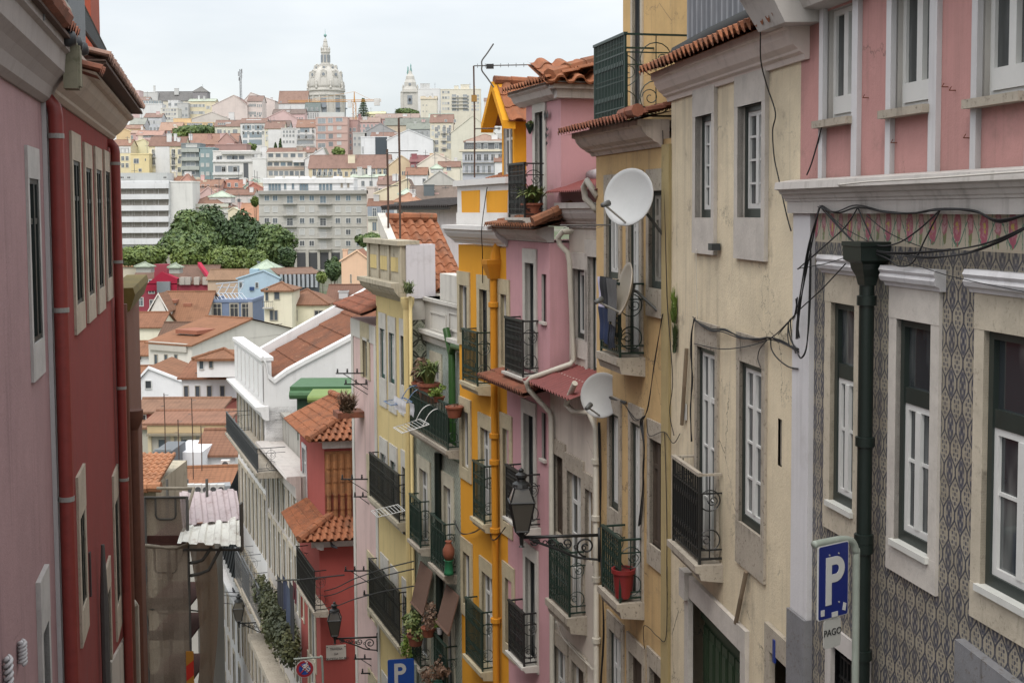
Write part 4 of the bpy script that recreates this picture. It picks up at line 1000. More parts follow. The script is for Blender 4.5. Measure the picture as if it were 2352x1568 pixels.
# ---- tall white building with tiled roof and curved parapet
WH = plaster('bright_white_plaster', (.72, .71, .7), .14, .2, dirt=.12, seed=29)
ztw = f0.Z(578, 905); n_ = sC - sB; cols = [sB + n_ * (k + .5) / 8 for k in range(8)]
fB, BW = row_house('white_building', 'large white building with a brown tiled roof between white gable copings', PS, sB, sC, ztw, WH, cols, ((930, 1085, 580), (1105, 1235, 580), (1300, 1410, 580), (1440, 1560, 580)), LIMEST, body=13)
m = MB(); m.extr([(-.1, ztw + .1), (.55, ztw + .1), (.55, ztw - .02), (.3, ztw - .2), (.2, ztw - .5), (.05, ztw - .6), (-.1, ztw - .6)], sB - .3, sC + .2); BW.put(m, 'cornice', WH)
zpw = f0.Z(580, 805, .1); m = MB(); m.box(sB + .3, sC, -.35, .08, ztw, zpw - .15); m.box(sB + .25, sC + .1, -.45, .18, zpw - .18, zpw)
for k in range(7): xx = sB + n_ * (k + .5) / 7; m.box(xx - .55, xx + .55, .08, .12, ztw + .35, zpw - .4)
BW.put(m, 'parapet', WH)
# uphill gable wall with its swept coping
top = [(608, 828), (612, 850), (620, 872), (640, 855), (700, 815), (760, 780), (815, 748)]
gp = []
fg = Fr(f0.w(sB, 0, 0), (-f0.n.x, -f0.n.y)) ; 
# plane of the gable: contains street corner and runs back from the street; n points uphill
dg = Vector((-f0.n.x, -f0.n.y)); fgab = Fr(f0.w(sB, 0, 0) - f0.n * 16, (f0.n.x, f0.n.y))
tp = [fgab.hit(u, v) for u, v in ((605, 828), (610, 836), (616, 868), (630, 880), (660, 858), (700, 836), (760, 805), (850, 757))]
m = MB(); zlow = -48
for (x0, z0), (x1, z1) in zip(tp, tp[1:]): m.q((x0, 0, zlow), (x1, 0, zlow), (x1, 0, z1), (x0, 0, z0)); 
Mg = f0.M.inverted() @ fgab.M
o = BW.put(m, 'gable_wall', WH); o.matrix_local = Mg
m = MB()
for (x0, z0), (x1, z1) in zip(tp, tp[1:]): m.hexa([(x0, -.45, z0), (x1, -.45, z1), (x1, .1, z1), (x0, .1, z0), (x0, -.45, z0 + .22), (x1, -.45, z1 + .22), (x1, .1, z1 + .22), (x0, .1, z0 + .22)])
o = BW.put(m, 'gable_coping', WH); o.matrix_local = Mg
# roof slope seen over the coping: street eave up to the ridge
e0 = Vector((sB + .4, -1.0, tp[3][1] - .15)); dz = (tp[6][1] - tp[3][1]); dn = (tp[3][0] - tp[6][0]); sl = dz / dn
m = MB(); tile_roof(m, e0, (sC - sB - .9, 0, 0), (0, -14, 14 * sl), col=.42, row=1.5, amp=.06, ns=6, step=.07); BW.put(m, 'roof', tilemat('brown_roof_tiles', (.19, .072, .036), .6, .3, .5), smooth=True, auto=.7)
m = MB(); zz = e0.z - .2; m.hexa([(sC - .6, -1, zz), (sC, -1, zz), (sC, -16, zz + 15 * sl), (sC - .6, -16, zz + 15 * sl), (sC - .6, -1, zz + .8), (sC, -1, zz + .8), (sC, -16, zz + 15 * sl + .8), (sC - .6, -16, zz + 15 * sl + .8)]); BW.put(m, 'gable_coping', WH)
# balcony with sheet-covered railing, zinc mansard at its foot
d_ = 1.3; sn = f0.S(590, 1080, d_); sf = f0.S(519, 985, d_)
balc(BW.o, sn, sf, f0.Z(588, 1083, d_), f0.Z(588, 1030, d_) , d_, paint('grey_iron', (.06, .065, .07), .5, .3), LIMED, paint('grey_slate_sheet', (.085, .09, .1), .6, .3), .25, 'bars', dens=.2)
# ---- lower white building further down
ztl = f0.Z(512, 1300); n_ = sD - sC; cols = [sC + n_ * (k + .5) / 6 for k in range(6)]
fC, BC = row_house('low_white_building', 'lower white building at the far end of the right hand row', PS, sC, sD, ztl, WH, cols, ((1345, 1410, 512), (1435, 1500, 512), (1530, 1600, 512)), LIMEST)
m = MB(); m.extr([(-.1, ztl + .1), (.4, ztl + .1), (.4, ztl - .05), (.1, ztl - .5), (-.1, ztl - .5)], sC, sD + .2); m.box(sC, sD, -.4, .0, ztl + .1, ztl + 1.5); BC.put(m, 'parapet', WH)
ZINC = paint('dark_zinc', (.05, .055, .06), .5, .25)
bz = f0.S(516, 1100, 0); m = MB(); zt_z = f0.Z(528, 1020); 
m.hexa([(sC + .0, -6, ztl + 1.2), (sD - 1, -6, ztl + 1.2), (sD - 1, .2, ztl + 1.2), (sC + .0, .2, ztl + 1.2), (sC, -6, zt_z), (sC + 2.2, -6, zt_z), (sC + 2.2, -.9, zt_z), (sC, -.9, zt_z)])
for k in range(14):
    t = k / 14; x = sC + (sD - 1 - sC) * t
    m.tube([(x, .25, ztl + 1.2), (sC + 2.2 * t, -.85, zt_z)], .05, 4)
BC.put(m, 'zinc_mansard', ZINC)
# ================================================================ left-hand street front
YL = 26.2
XL = lambda Y: -2.06 - .2366 * Y
fl = Fr((XL(YL), YL), (.2366, -1.0))
sR = fl.S(110, 600)          # boundary between the red and the pink house
DKG = glass('dark_window_glass', (.006, .009, .009), .12, .25, .3, (.03, .035, .035))
REDL = plaster('dark_red_plaster', (.25, .035, .028), .35, .9, (.15, .06, .05), dirt=.22, seed=31, bump=.45, crack=.35)
LPINK = plaster('dusty_pink_plaster', (.395, .245, .25), .35, .85, (.18, .11, .12), dirt=.25, seed=32, bump=.7, crack=.3)
SPECK = stone('speckled_limestone', (.5, .43, .34), .4, 21); GREYS = stone('smooth_grey_stone', (.5, .48, .46), .1, 22)
LCOV = plaster('grey_cove_plaster', (.36, .32, .30), .2, .3, dirt=.25, seed=33)
# ---- red house
b = BL2 = Bld('red_house', 'dark red house with a wide tiled eaves and thick red downpipes', 'house', fl)
DGF = paint('black_green_frame', (.008, .014, .012), .5, .2)
for (u0, u1, vt, vb_, ap, lt) in ((168, 183, 372, 700, .42, .42), (197, 209, 388, 680, .42, .4), (221, 232, 392, 664, .42, .4), (242, 251, 396, 640, .42, .4), (182, 193, 1172, 1395, .5, .65), (263, 271, 1138, 1395, .6, .6)):
    b.win(u0, u1, vt, vb_, 'casement', lint=lt, jamb=.2, apron=ap, surm=SPECK, fm=DGF, gm=DKG, rec=.015)
b.win(243, 254, 1345, 1700, 'single', lint=.5, jamb=.2, surm=SPECK, fm=DGF, gm=DKG, rec=.06)
ztr = fl.Z(200, 262) + .1
b.wall(0, sR, -24, ztr, REDL, body=7)
zs_, ze_ = fl.Z(300, 1385), fl.Z(255, 1500)
m = MB(); x0, x1 = 0.0, fl.S(250, 1510); m.hexa([(x0, -.1, -24), (x1, -.1, -24), (x1, .05, -24), (x0, .05, -24), (x0, -.1, zs_), (x1, -.1, ze_), (x1, .05, ze_), (x0, .05, zs_)]); b.put(m, 'plinth', plaster('pale_plinth_plaster', (.5, .46, .4), .2, .4, dirt=.3, seed=34))
# cove cornice and eaves
zc_ = zrow(fl, 0, .02, 322); zt_c = zrow(fl, 0, .42, 268)
sN = fl.S(150, 230) ; hC = zt_c - zc_
m = MB(); m.extr([(-.1, zt_c), (.46, zt_c), (.46, zt_c - hC * .1), (.42, zt_c - hC * .16), (.36, zt_c - hC * .2), (.3, zt_c - hC * .42), (.2, zt_c - hC * .66), (.1, zt_c - hC * .82), (.09, zt_c - hC * .9), (.03, zc_), (-.1, zc_)], -.05, sR); b.put(m, 'cove_cornice', plaster('cream_cove_plaster', (.5, .43, .36), .2, .3, dirt=.25, seed=35))
ev = zrow(fl, 0, .66, 262); sE = fl.out(0, 300) ; sEn = (fl.loc(at(248, 113, 17.4))).x
m = MB(); tile_roof(m, (-.1, .66, ev + .1), (sEn + .1, 0, 0), (0, -1.6, .5), col=.2, row=.36, amp=.06); b.put(m, 'roof', tilemat('weathered_grey_tiles', (.36, .22, .17), .5, .5), smooth=True, auto=.7)
m = MB()
for k in range(int((sEn + .1) / .085)): x = -.08 + k * .085; m.box(x, x + .07, .36, .64, ev + .0, ev + .035)
m.box(-.1, sEn, .3, .63, ev + .036, ev + .06); b.put(m, 'eaves_soffit', paint('brown_soffit_boards', (.10, .06, .045), .8, .35))
# thick pipes
REDP = paint('red_pipe_paint', (.23, .037, .03), .5, .35)
def lpipe(bb, u, vt, v_mid, r, n, bands, elbow=True, zb_=-24):
    s_ = fl.S(u, v_mid, n); zt = fl.Z(u, vt, n); m = MB()
    pts = [(s_, n, zb_), (s_, n, zt)]
    if elbow: pts += [(s_, n * .9, zt + r * 1.3), (s_, n * .5, zt + r * 2.2), (s_, -.1, zt + r * 2.4)]
    m.tube(pts, r, 12)
    o = bb.put(m, 'downpipe', REDP, smooth=True, auto=.8)
    for v in bands:
        c = MB(); c.lathe([(r * 1.06, -.03), (r * 1.1, -.03), (r * 1.1, .03), (r * 1.06, .03)], (s_, n, fl.Z(u, v, n)), 12); c.box(s_ - r * 1.6, s_ + r * 1.1, n - .02, n + .02, fl.Z(u, v, n) - .02, fl.Z(u, v, n) + .02)
        c.build('pipe_bracket', paint('zinc_band', (.3, .29, .27), .5, .2), o)
    return o
lpipe(b, 140, 275, 700, .09, .15, (318, 712, 1170))
lpipe(b, 274, 358, 700, .09, .14, (380, 600, 900, 1132))
m = MB(); m.tube([fl.p(300, 1385, .16), fl.p(306, 1390, .16), Vector((fl.S(306, 1500, .16), .16, -24))], .12, 10); b.put(m, 'drain_pipe', PIPEW, smooth=True)
m = MB(); p = fl.p(236, 1250, .1); m.tube([(p.x, .1, -24), (p.x, .1, fl.Z(236, 1400, .1)), (p.x, .1, p.z)], [.07, .07, .03], 8); b.put(m, 'iron_post', paint('grey_iron_post', (.09, .085, .08), .7, .3))
m = MB(); q = fl.rect if False else None; a2 = fl.p(205, 1325, .0); m.box(a2.x - .05, a2.x + .05, -.02, .03, a2.z - .3, a2.z + .4); b.put(m, 'vent', paint('dark_vent', (.05, .03, .03), .8, .2))
# roof terrace: slatted metal screen, a red chimney wall
zt0 = ev + .15
m = MB(); yT = .1
sa_, sb2 = fl.loc(at(244, 112, 18.6)).x, fl.loc(at(178, 60, 15.2)).x
for k in range(46):
    x = -1 + k * .25
m = MB(); s1_, s2_ = fl.S(196, 60, .2), fl.S(158, 60, .2)
k = 0; x = s1_
while x < s2_: m.box(x, x + .07, .16, .2, zrow(fl, x, .2, 118), zrow(fl, x, .2, -120)); x += .095
m.box(s1_, s2_, .1, .15, zrow(fl, s1_, .2, 115), zrow(fl, s1_, .2, -120)); b.put(m, 'terrace_screen', paint('grey_slats', (.13, .14, .15), .5, .3))
m = MB(); x = fl.S(246, 112, .2); zA = zrow(fl, x, .2, 118)
zz = [(x, zrow(fl, x, .2, 114)), (s1_, zrow(fl, s1_, .2, 10))]
n_ = 30
for i in range(n_):
    t0 = i / n_; xx = x + (s1_ - x) * t0; m.box(xx, xx + (s1_ - x) / n_ * .7, .14, .18, zA - .15, zz[0][1] + (zz[1][1] - zz[0][1]) * t0 + .02)
m.q((x, .12, zA - .15), (s1_, .12, zA - .15), (s1_, .12, zz[1][1]), (x, .12, zz[0][1])); m.tube([(x, .16, zz[0][1]), (s1_, .16, zz[1][1])], .035, 6)
b.put(m, 'terrace_screen', paint('dark_slats', (.02, .024, .026), .6, .3))
sc1 = fl.S(229, 50, -.4); m = MB(); m.box(sc1, sc1 + 2.2, -2.4, -.4, ztr - .3, ztr + 8); b.put(m, 'chimney_wall', plaster('rust_red_plaster', (.33, .075, .04), .15, .15, dirt=.1, seed=36))
# ---- pink house, nearest on the left
sN0 = fl.S(-900, 600) if False else sR + 9
b = BL1 = Bld('dusty_pink_house', 'dusty pink house with a grey cove cornice, nearest on the left side', 'house', fl)
b.win(67, 88, 412, 787, 'casement', lint=.36, jamb=.12, apron=.42, surm=GREYS, fm=DGF, gm=DKG, rec=.015, prot=.03)
b.win(94, 108, 1425, 1800, 'single', lint=.62, jamb=.14, surm=GREYS, fm=DGF, gm=paint('grey_door', (.09, .09, .095), .7, .2), rec=.16, prot=.05)
ztp = fl.Z(60, 205)
b.wall(sR, sN0, -18, ztp + .6, LPINK, body=7)
m = MB(); a_ = fl.S(117, 600); m.box(sR - .12, sR + .2, -.05, .05, -24, ztp + .3); b.put(m, 'corner_strip', plaster('pale_grey_strip', (.54, .53, .53), .2, .3, dirt=.15, seed=37))
z1 = zrow(fl, sR, .05, 240); z2 = zrow(fl, sR, .3, 178); z3 = zrow(fl, sR + .2, .38, 118)
m = MB(); m.extr([(-.1, z3 + .1), (.36, z3 + .1), (.36, z3 - .02), (.31, z3 - .05), (.29, z2 + .03), (.21, z2 - .05), (.14, z2 - .15), (.1, z1 + .06), (.03, z1), (-.1, z1)], sR - .1, sN0); b.put(m, 'cove_cornice', LCOV)
m = MB(); tile_roof(m, (sR + .25, .44, z3 + .17), (sN0 - sR - .25, 0, 0), (0, -1.8, .5), col=.22, row=.36, amp=.07); ridge(m, [(sR + 1.6, .41, z3 + .22), (sN0, .41, z3 + .22)], .12, seg=.5); b.put(m, 'roof', TILED, smooth=True, auto=.7)
m = MB()
for k in range(70): x = sR + .3 + k * .085; m.box(x, x + .07, .25, .43, z3 + .06, z3 + .095)
m.box(sR + .25, sN0, .25, .42, z3 + .096, z3 + .11); b.put(m, 'eaves_soffit', paint('brown_soffit_boards', (.10, .06, .045), .8, .35))
zb1 = zrow(fl, sR + .1, .44, 206); zb2 = zrow(fl, sR + .1, .44, 102)
m = MB(); m.box(sR - .05, sR + .26, .27, .44, zb1, zb2)
for k in range(4): m.box(sR - .06, sR - .03, .29 + k * .04, .31 + k * .04, zb1 + .02, zb2 - .02)
m.box(sR + .02, sR + .24, .44, .47, zb1 + .03, zb2 - .03); b.put(m, 'gutter_block', plaster('mossy_concrete', (.3, .28, .2), .4, 1.0, (.05, .05, .025), dirt=.8, seed=38))
m = MB(); tile_roof(m, (sR - .6, .66, z3 - .2), (.55, 0, 0), (0, -.9, .3), col=.2, row=.36, amp=.07); b.put(m, 'roof_edge', TILED, smooth=True, auto=.7)
for (v, uu) in ((88, 157), (100, 172), (112, 186)):
    p = fl.p(uu, v, .4); m = MB(); m.lathe([(.02, -.1), (.09, -.07), (.1, 0), (.08, .07), (.02, .1)], (p.x, .4, p.z), 10); b.put(m, 'gutter_ball', paint('dark_grey_metal', (.03, .032, .035), .5, .3), smooth=True)
m = MB(); s4, s3 = fl.S(157, 60, .3), fl.S(100, 60, .3); m.box(s4, s3, -.2, .3, zrow(fl, s4, .3, 95) - .3, zrow(fl, s4, .3, 28)); m.box(s4 - .03, s3, -.25, .34, zrow(fl, s4, .3, 28), zrow(fl, s4, .3, 25) + .03); b.put(m, 'roof_parapet', plaster('lichen_white_plaster', (.5, .48, .42), .4, .7, dirt=.5, seed=39))
m = MB(); m.tube([(fl.S(97, 40, .35), .35, z3), (fl.S(97, 40, .35), .35, z3 + 2.5)], .03, 6); m.tube([(fl.S(130, 20, .2), .2, z3 + .4), (fl.S(130, 20, .2), .2, z3 + 2.5)], .05, 8); b.put(m, 'terrace_post', paint('grey_slats', (.13, .14, .15), .5, .3))
m = MB(); m.box(s4 - 1.0, s3 + 3, -.6, -.55, z3 + .3, z3 + 3); b.put(m, 'terrace_screen', paint('dark_slats', (.02, .024, .026), .6, .3))
for (u, v0, v1) in ((49, 1470, 1525), (17, 1505, 1600)):
    a_, z_ = fl.hit(u, (v0 + v1) / 2, .04); h = fl.Z(u, v0) - fl.Z(u, v1); m = MB()
    for ph in (0, pi): m.tube([(a_ + .035 * cos(ph + k * .8), .05 + .03 * sin(ph + k * .8), z_ - h / 2 + h * k / 24) for k in range(25)], .022, 5)
    o = m.build('rope_ornament', WQ, None, smooth=True, M=fl.M); tag(o, 'short white twisted rope ornament on the dusty pink wall, ' + ('beside the lower window' if u > 30 else 'nearest to the camera'), 'wall ornament')
# ---- brown house beyond the red one
YB = 34.5; fb = Fr((XL(YB) , YB), (.2366, -1.0))
sBn = fb.S(276, 800)
BRN = plaster('brown_plaster', (.16, .065, .04), .3, .6, dirt=.4, seed=40)
b = BL3 = Bld('brown_house', 'brown house with a mossy gutter between the red house and the scaffold', 'house', fb)
ztb = fb.Z(290, 672)
b.wall(0, sBn, -30, ztb, BRN, body=3)
m = MB(); m.extr([(-.2, ztb + .25), (.3, ztb + .25), (.34, ztb + .1), (.22, ztb - .25), (.05, ztb - .35), (-.2, ztb - .35)], 1.5, sBn); b.put(m, 'gutter', plaster('mossy_gutter', (.16, .12, .03), .5, .8, (.05, .05, .02), dirt=.8, seed=41))
for (uu, r, vt) in ((287, .11, 690), (306, .12, 985)):
    s_ = fb.S(uu, 1000, .14); m = MB(); m.tube([(s_, .14, -30), (s_, .14, fb.Z(uu, vt, .14))], r, 10)
    if vt > 800: m.lathe([(r, 0), (r * 2, .25), (r * 2, .45)], (s_, .14, fb.Z(uu, vt, .14)), 10)
    b.put(m, 'downpipe', paint('rusty_brown_pipe', (.13, .05, .03), .7, .4), smooth=True, auto=.7)
# ---- scaffold with a tin canopy
YS = 36.5; fsx = Fr((at(440, 1250, YS).x, YS), (-1, 0))      # faces up the street
STEEL = paint('scaffold_steel', (.075, .07, .06), .7, .5); RUST = paint('rusty_steel', (.08, .03, .022), .9, .5)
sco = thing('scaffold', 'rusty street scaffold wrapped in brown netting under a tin canopy', 'scaffold', fsx.M)
xa, xb = fsx.S(433, 1300), fsx.S(336, 1300); Zv = lambda v: fsx.Z(385, v)
lev = [Zv(1247), Zv(1390), Zv(1465), Zv(1565), Zv(1700)]
for (x, y) in ((xa, 0), (xb, 0), (xa, -2.4), (xb, -2.4)):
    m = MB(); m.tube([(x, y, -30), (x, y, Zv(1140))], .045, 8); m.build('post', STEEL, sco, smooth=True)
for i, z in enumerate(lev):
    m = MB(); m.box(xa, xb, -2.4, .0, z - .06, z); m.build('deck', RUST, sco)
    m = MB(); m.box(xa, xb, -.06, -.02, z - .02, z + .22); m.build('toe_board', RUST, sco)
for (vt, vl, ul, ur) in ((1142, 1192, 358, 404), (1256, 1315, 356, 406), (1398, 1408, 362, 402)):
    m = MB(); x0, x1 = fsx.S(ur, vl), fsx.S(ul, vl); zt, zl = Zv(vt), Zv(vl); r = .12
    m.tube([(x0, 0, zt), (x0, 0, zl + r), (x0 + r * .3, 0, zl + r * .3), (x0 + r, 0, zl), (x1 - r, 0, zl), (x1 - r * .3, 0, zl + r * .3), (x1, 0, zl + r), (x1, 0, zt)], .03, 6)
    m.tube([(xa, 0, zt), (xb, 0, zt)], .04, 6); m.build('guard_rail', STEEL, sco, smooth=True)
m = MB(); m.tube([(xa, 0, lev[0]), (xb, -2.4, lev[1])], .025, 6); m.tube([(xb, 0, lev[1]), (xa, -2.4, lev[2])], .025, 6); m.build('brace', STEEL, sco)
def net(name, col, alpha, ns=70):
    g = G(name); g.base(col); g.rough(.9); v = g.vec()
    a = (g.noise(v, ns, 2, .5).ss(.3, .7) * .35 + alpha + (g.noise(v, 1.5, 4, .6) - .5) * .4)
    g.nt.links.new(a.m('MINIMUM', 1.0).o, g.b.inputs['Alpha']); return g.mat
NET = net('brown_netting', (.24, .18, .13), .72); NET2 = net('thin_grey_netting', (.27, .22, .17), .62)
m = MB(); nx = 14; nz = 30; ztn, zbn = Zv(1250), Zv(1720)
for i in range(nz):
    for j in range(nx):
        P = []
        for (jj, ii) in ((j, i), (j + 1, i), (j + 1, i + 1), (j, i + 1)):
            t = ii / nz; u_ = jj / nx; bulge = .12 * sin(5 * u_ + t * 6) + .1 * sin(11 * u_); x = xa - .05 - .16 * sin(pi * min(1, t * 1.2)) - .1 * sin(7 * u_ + 3 * t)
            P.append((x, .05 - u_ * 2.4 + bulge * .3, ztn + (zbn - ztn) * t))
        m.q(*P)
m.build('side_net', NET, sco, smooth=True)
m = MB()
for i in range(24):
    t0, t1 = i / 24, (i + 1) / 24; za_, zb_ = Zv(1250) + (Zv(1720) - Zv(1250)) * t0, Zv(1250) + (Zv(1720) - Zv(1250)) * t1
    for j in range(8):
        x0, x1 = xb + (xa - xb) * j / 8, xb + (xa - xb) * (j + 1) / 8; w_ = lambda x, z: .06 + .03 * sin(9 * x) + .02 * sin(4 * z + 7 * x)
        m.q((x0, w_(x0, za_), za_), (x1, w_(x1, za_), za_), (x1, w_(x1, zb_), zb_), (x0, w_(x0, zb_), zb_))
m.build('front_net', NET2, sco, smooth=True)
m = MB(); za_, zb_ = Zv(1142), Zv(1243)
for j in range(8):
    x0, x1 = xb + .2 + (xa - xb - .2) * j / 8, xb + .2 + (xa - xb - .2) * (j + 1) / 8; m.q((x0, -.05, za_ - .05 * sin(j)), (x1, -.05, za_ - .05 * sin(j + 1)), (x1, -.05, zb_), (x0, -.05, zb_))
m.build('front_net', NET2, sco, smooth=True)
m = MB(); m.tube([(xb, .04, Zv(1250)), (xb * .5 + xa * .5, .05, Zv(1256)), (xa + .3, .06, Zv(1256)), (xa, .06, Zv(1248)), (xa, .05, Zv(1235)), (xa + .1, -.4, Zv(1180)), (xa + .05, -1.0, Zv(1138)), (xb * .4 + xa * .6, -1.2, Zv(1142)), (xb, -1.3, Zv(1143))], .05, 7); m.build('net_hem', paint('pale_tarpaulin', (.3, .26, .2), .9, .5), sco, smooth=True)
def ribbed(mb, Pq, ribs=5, seg=8, bend=None):
    """sheet over quad Pq (near-left, near-right, far-right, far-left) with raised ribs"""
    a, b_, c, d = map(Vector, Pq); N = (b_ - a).cross(d - a).normalized(); N = -N if N.z < 0 else N
    xs = []
    for k in range(ribs):
        c0 = (k + .5) / ribs
        xs += [(c0 - .5 / ribs, 0), (c0 - .07, 0), (c0 - .045, .06), (c0 + .045, .06), (c0 + .07, 0)]
    xs.append((1, 0)); base = len(mb.v)
    for r in range(seg + 1):
        t = r / seg
        for x, h in xs:
            p = a.lerp(b_, x).lerp(d.lerp(c, x), t) + N * (h + (bend(x, t) if bend else 0)); mb.v.append(tuple(p))
    n = len(xs)
    for r in range(seg):
        for i in range(n - 1): mb.f.append((base + r * n + i, base + r * n + i + 1, base + (r + 1) * n + i + 1, base + (r + 1) * n + i)); mb.mi.append(mb.cur)
pq = lambda u, v, y: fsx.p(u, v, y)
PKS = plaster('faded_pink_tin', (.5, .42, .42), .3, .5, (.12, .06, .05), dirt=.7, seed=42, ao=0, gs=2.5); WTS = plaster('chalky_white_tin', (.8, .79, .72), .3, .6, (.16, .09, .05), dirt=.55, seed=43, ao=0, gs=2)
m = MB(); ribbed(m, (pq(420, 1212, -.5), pq(555, 1192, -.5), pq(544, 1128, -2.8), pq(412, 1130, -2.8)), 5, 6, lambda x, t: .05 * sin(6 * x + 3 * t)); m.build('canopy_sheet', PKS, sco)
m = MB(); ribbed(m, (pq(407, 1247, .5), pq(553, 1255, .5), pq(551, 1190, -.7), pq(424, 1210, -.7)), 4, 8, lambda x, t: .12 * sin(pi * t) + (.22 * (x - .8) * t if x > .8 else 0)); m.build('canopy_sheet', WTS, sco)
m = MB(); m.box(fsx.S(556, 1250, .2), fsx.S(420, 1250, .2), .16, .24, Zv(1256) - .06, Zv(1256)); m.box(fsx.S(558, 1230), fsx.S(554, 1230), -.1, .2, Zv(1265), Zv(1155)); m.build('canopy_frame', STEEL, sco)
for (u0, v0, u1, v1, u2, v2) in ((486, 1256, 466, 1285, 438, 1292), (508, 1256, 480, 1308, 438, 1321)):
    m = MB(); m.tube([pq(u0, v0, .2), pq(u1, v1, .2), pq((u1 + u2) / 2, (v1 + v2 * 2) / 3, .15), pq(u2, v2, 0)], .05, 7); m.build('canopy_strut', STEEL, sco, smooth=True)
g = G('hazard_stripes'); x, y, z = g.xyz(); g.base(g.mix(((z * 1.1 + x * .9).fract()).lt(.5), (.5, .22, .03), (.6, .035, .02))); g.rough(.5)
m = MB(); m.box(fsx.S(445, 1530, .12), fsx.S(428, 1530, .12), .1, .14, Zv(1720), Zv(1492)); o = m.build('hazard_board', g.mat, sco)
# gable end with a tiled roof behind the scaffold, left side
fbl = Fr((at(357, 1080, 41).x, 41), (-1, 0)); b = Bld('tiled_lean_to_house', 'small house end with a lichen covered tiled roof just behind the scaffold', 'house', fbl)
b.wall(0, 6, -32, fbl.Z(340, 1112), BADC, body=4); e_ = fbl.p(357, 1112)
m = MB(); tile_roof(m, (-.1, .4, e_.z), (2.5, 0, 0), (0, -2.6, fbl.Z(340, 1040, -2.2) - e_.z), col=.2, row=.3, amp=.04); ridge(m, [(-.3, .45, e_.z), (2.3, .45, e_.z)], .16); b.put(m, 'roof', tilemat('lichen_tiles', (.4, .18, .09), .5, .7), smooth=True, auto=.7)
# end wall of the street
fe = Fr((at(500, 1300, 92).x, 92), (-1, .05)); b = Bld('street_end_building', 'plain white end wall with a large grey shutter, beyond the scaffold', 'building', fe)
zt_ = fe.Z(460, 1240); sh_ = b.rect(432, 488, 1258, 1348); b.holes.append(sh_)
b.wall(-.3, 6, -52, zt_, plaster('grey_end_plaster', (.52, .52, .5), .15, .3, dirt=.2, seed=44), body=6)
m = MB(); m.box(sh_[0], sh_[1], -.2, -.1, sh_[2], sh_[3])
for k in range(4): x = sh_[0] + (sh_[1] - sh_[0]) * (k + .5) / 4; m.box(x - .03, x + .03, -.1, -.06, sh_[2], sh_[3])
b.put(m, 'shutter', paint('blue_grey_shutter', (.09, .105, .11), .5, .2))
m = MB(); m.box(-.3, 6, -.05, .02, -52, fe.Z(460, 1495)); b.put(m, 'painted_base', plaster('green_grey_base', (.34, .34, .29), .2, .3, dirt=.3, seed=45))
# ================================================================ the valley and the hill opposite
FARW_ = {}
def hazy(c, D, s=1.0):   # haze put into the colours: farther ones drift to a pale grey
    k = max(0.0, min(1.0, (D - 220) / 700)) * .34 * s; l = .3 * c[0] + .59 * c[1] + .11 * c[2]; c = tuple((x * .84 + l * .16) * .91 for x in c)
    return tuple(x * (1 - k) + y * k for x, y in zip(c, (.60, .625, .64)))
def fw_mats(D=100):
    key = 0 if D < 250 else (1 if D < 600 else 2)
    if key not in FARW_:
        FARW = FARW_[key] = {}; Df = (100, 450, 850)[key]
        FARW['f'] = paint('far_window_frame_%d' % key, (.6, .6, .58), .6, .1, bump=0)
        FARW['st'] = paint('far_stone_frame_%d' % key, hazy((.45, .41, .33), Df), .8, .2, bump=0)
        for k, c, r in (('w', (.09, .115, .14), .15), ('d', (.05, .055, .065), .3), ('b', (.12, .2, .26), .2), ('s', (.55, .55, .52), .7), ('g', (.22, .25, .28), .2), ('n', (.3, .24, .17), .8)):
            FARW[k] = paint('far_pane_%s_%d' % (k, key), hazy(c, Df), r, .25, bump=0)
    return FARW_[key]
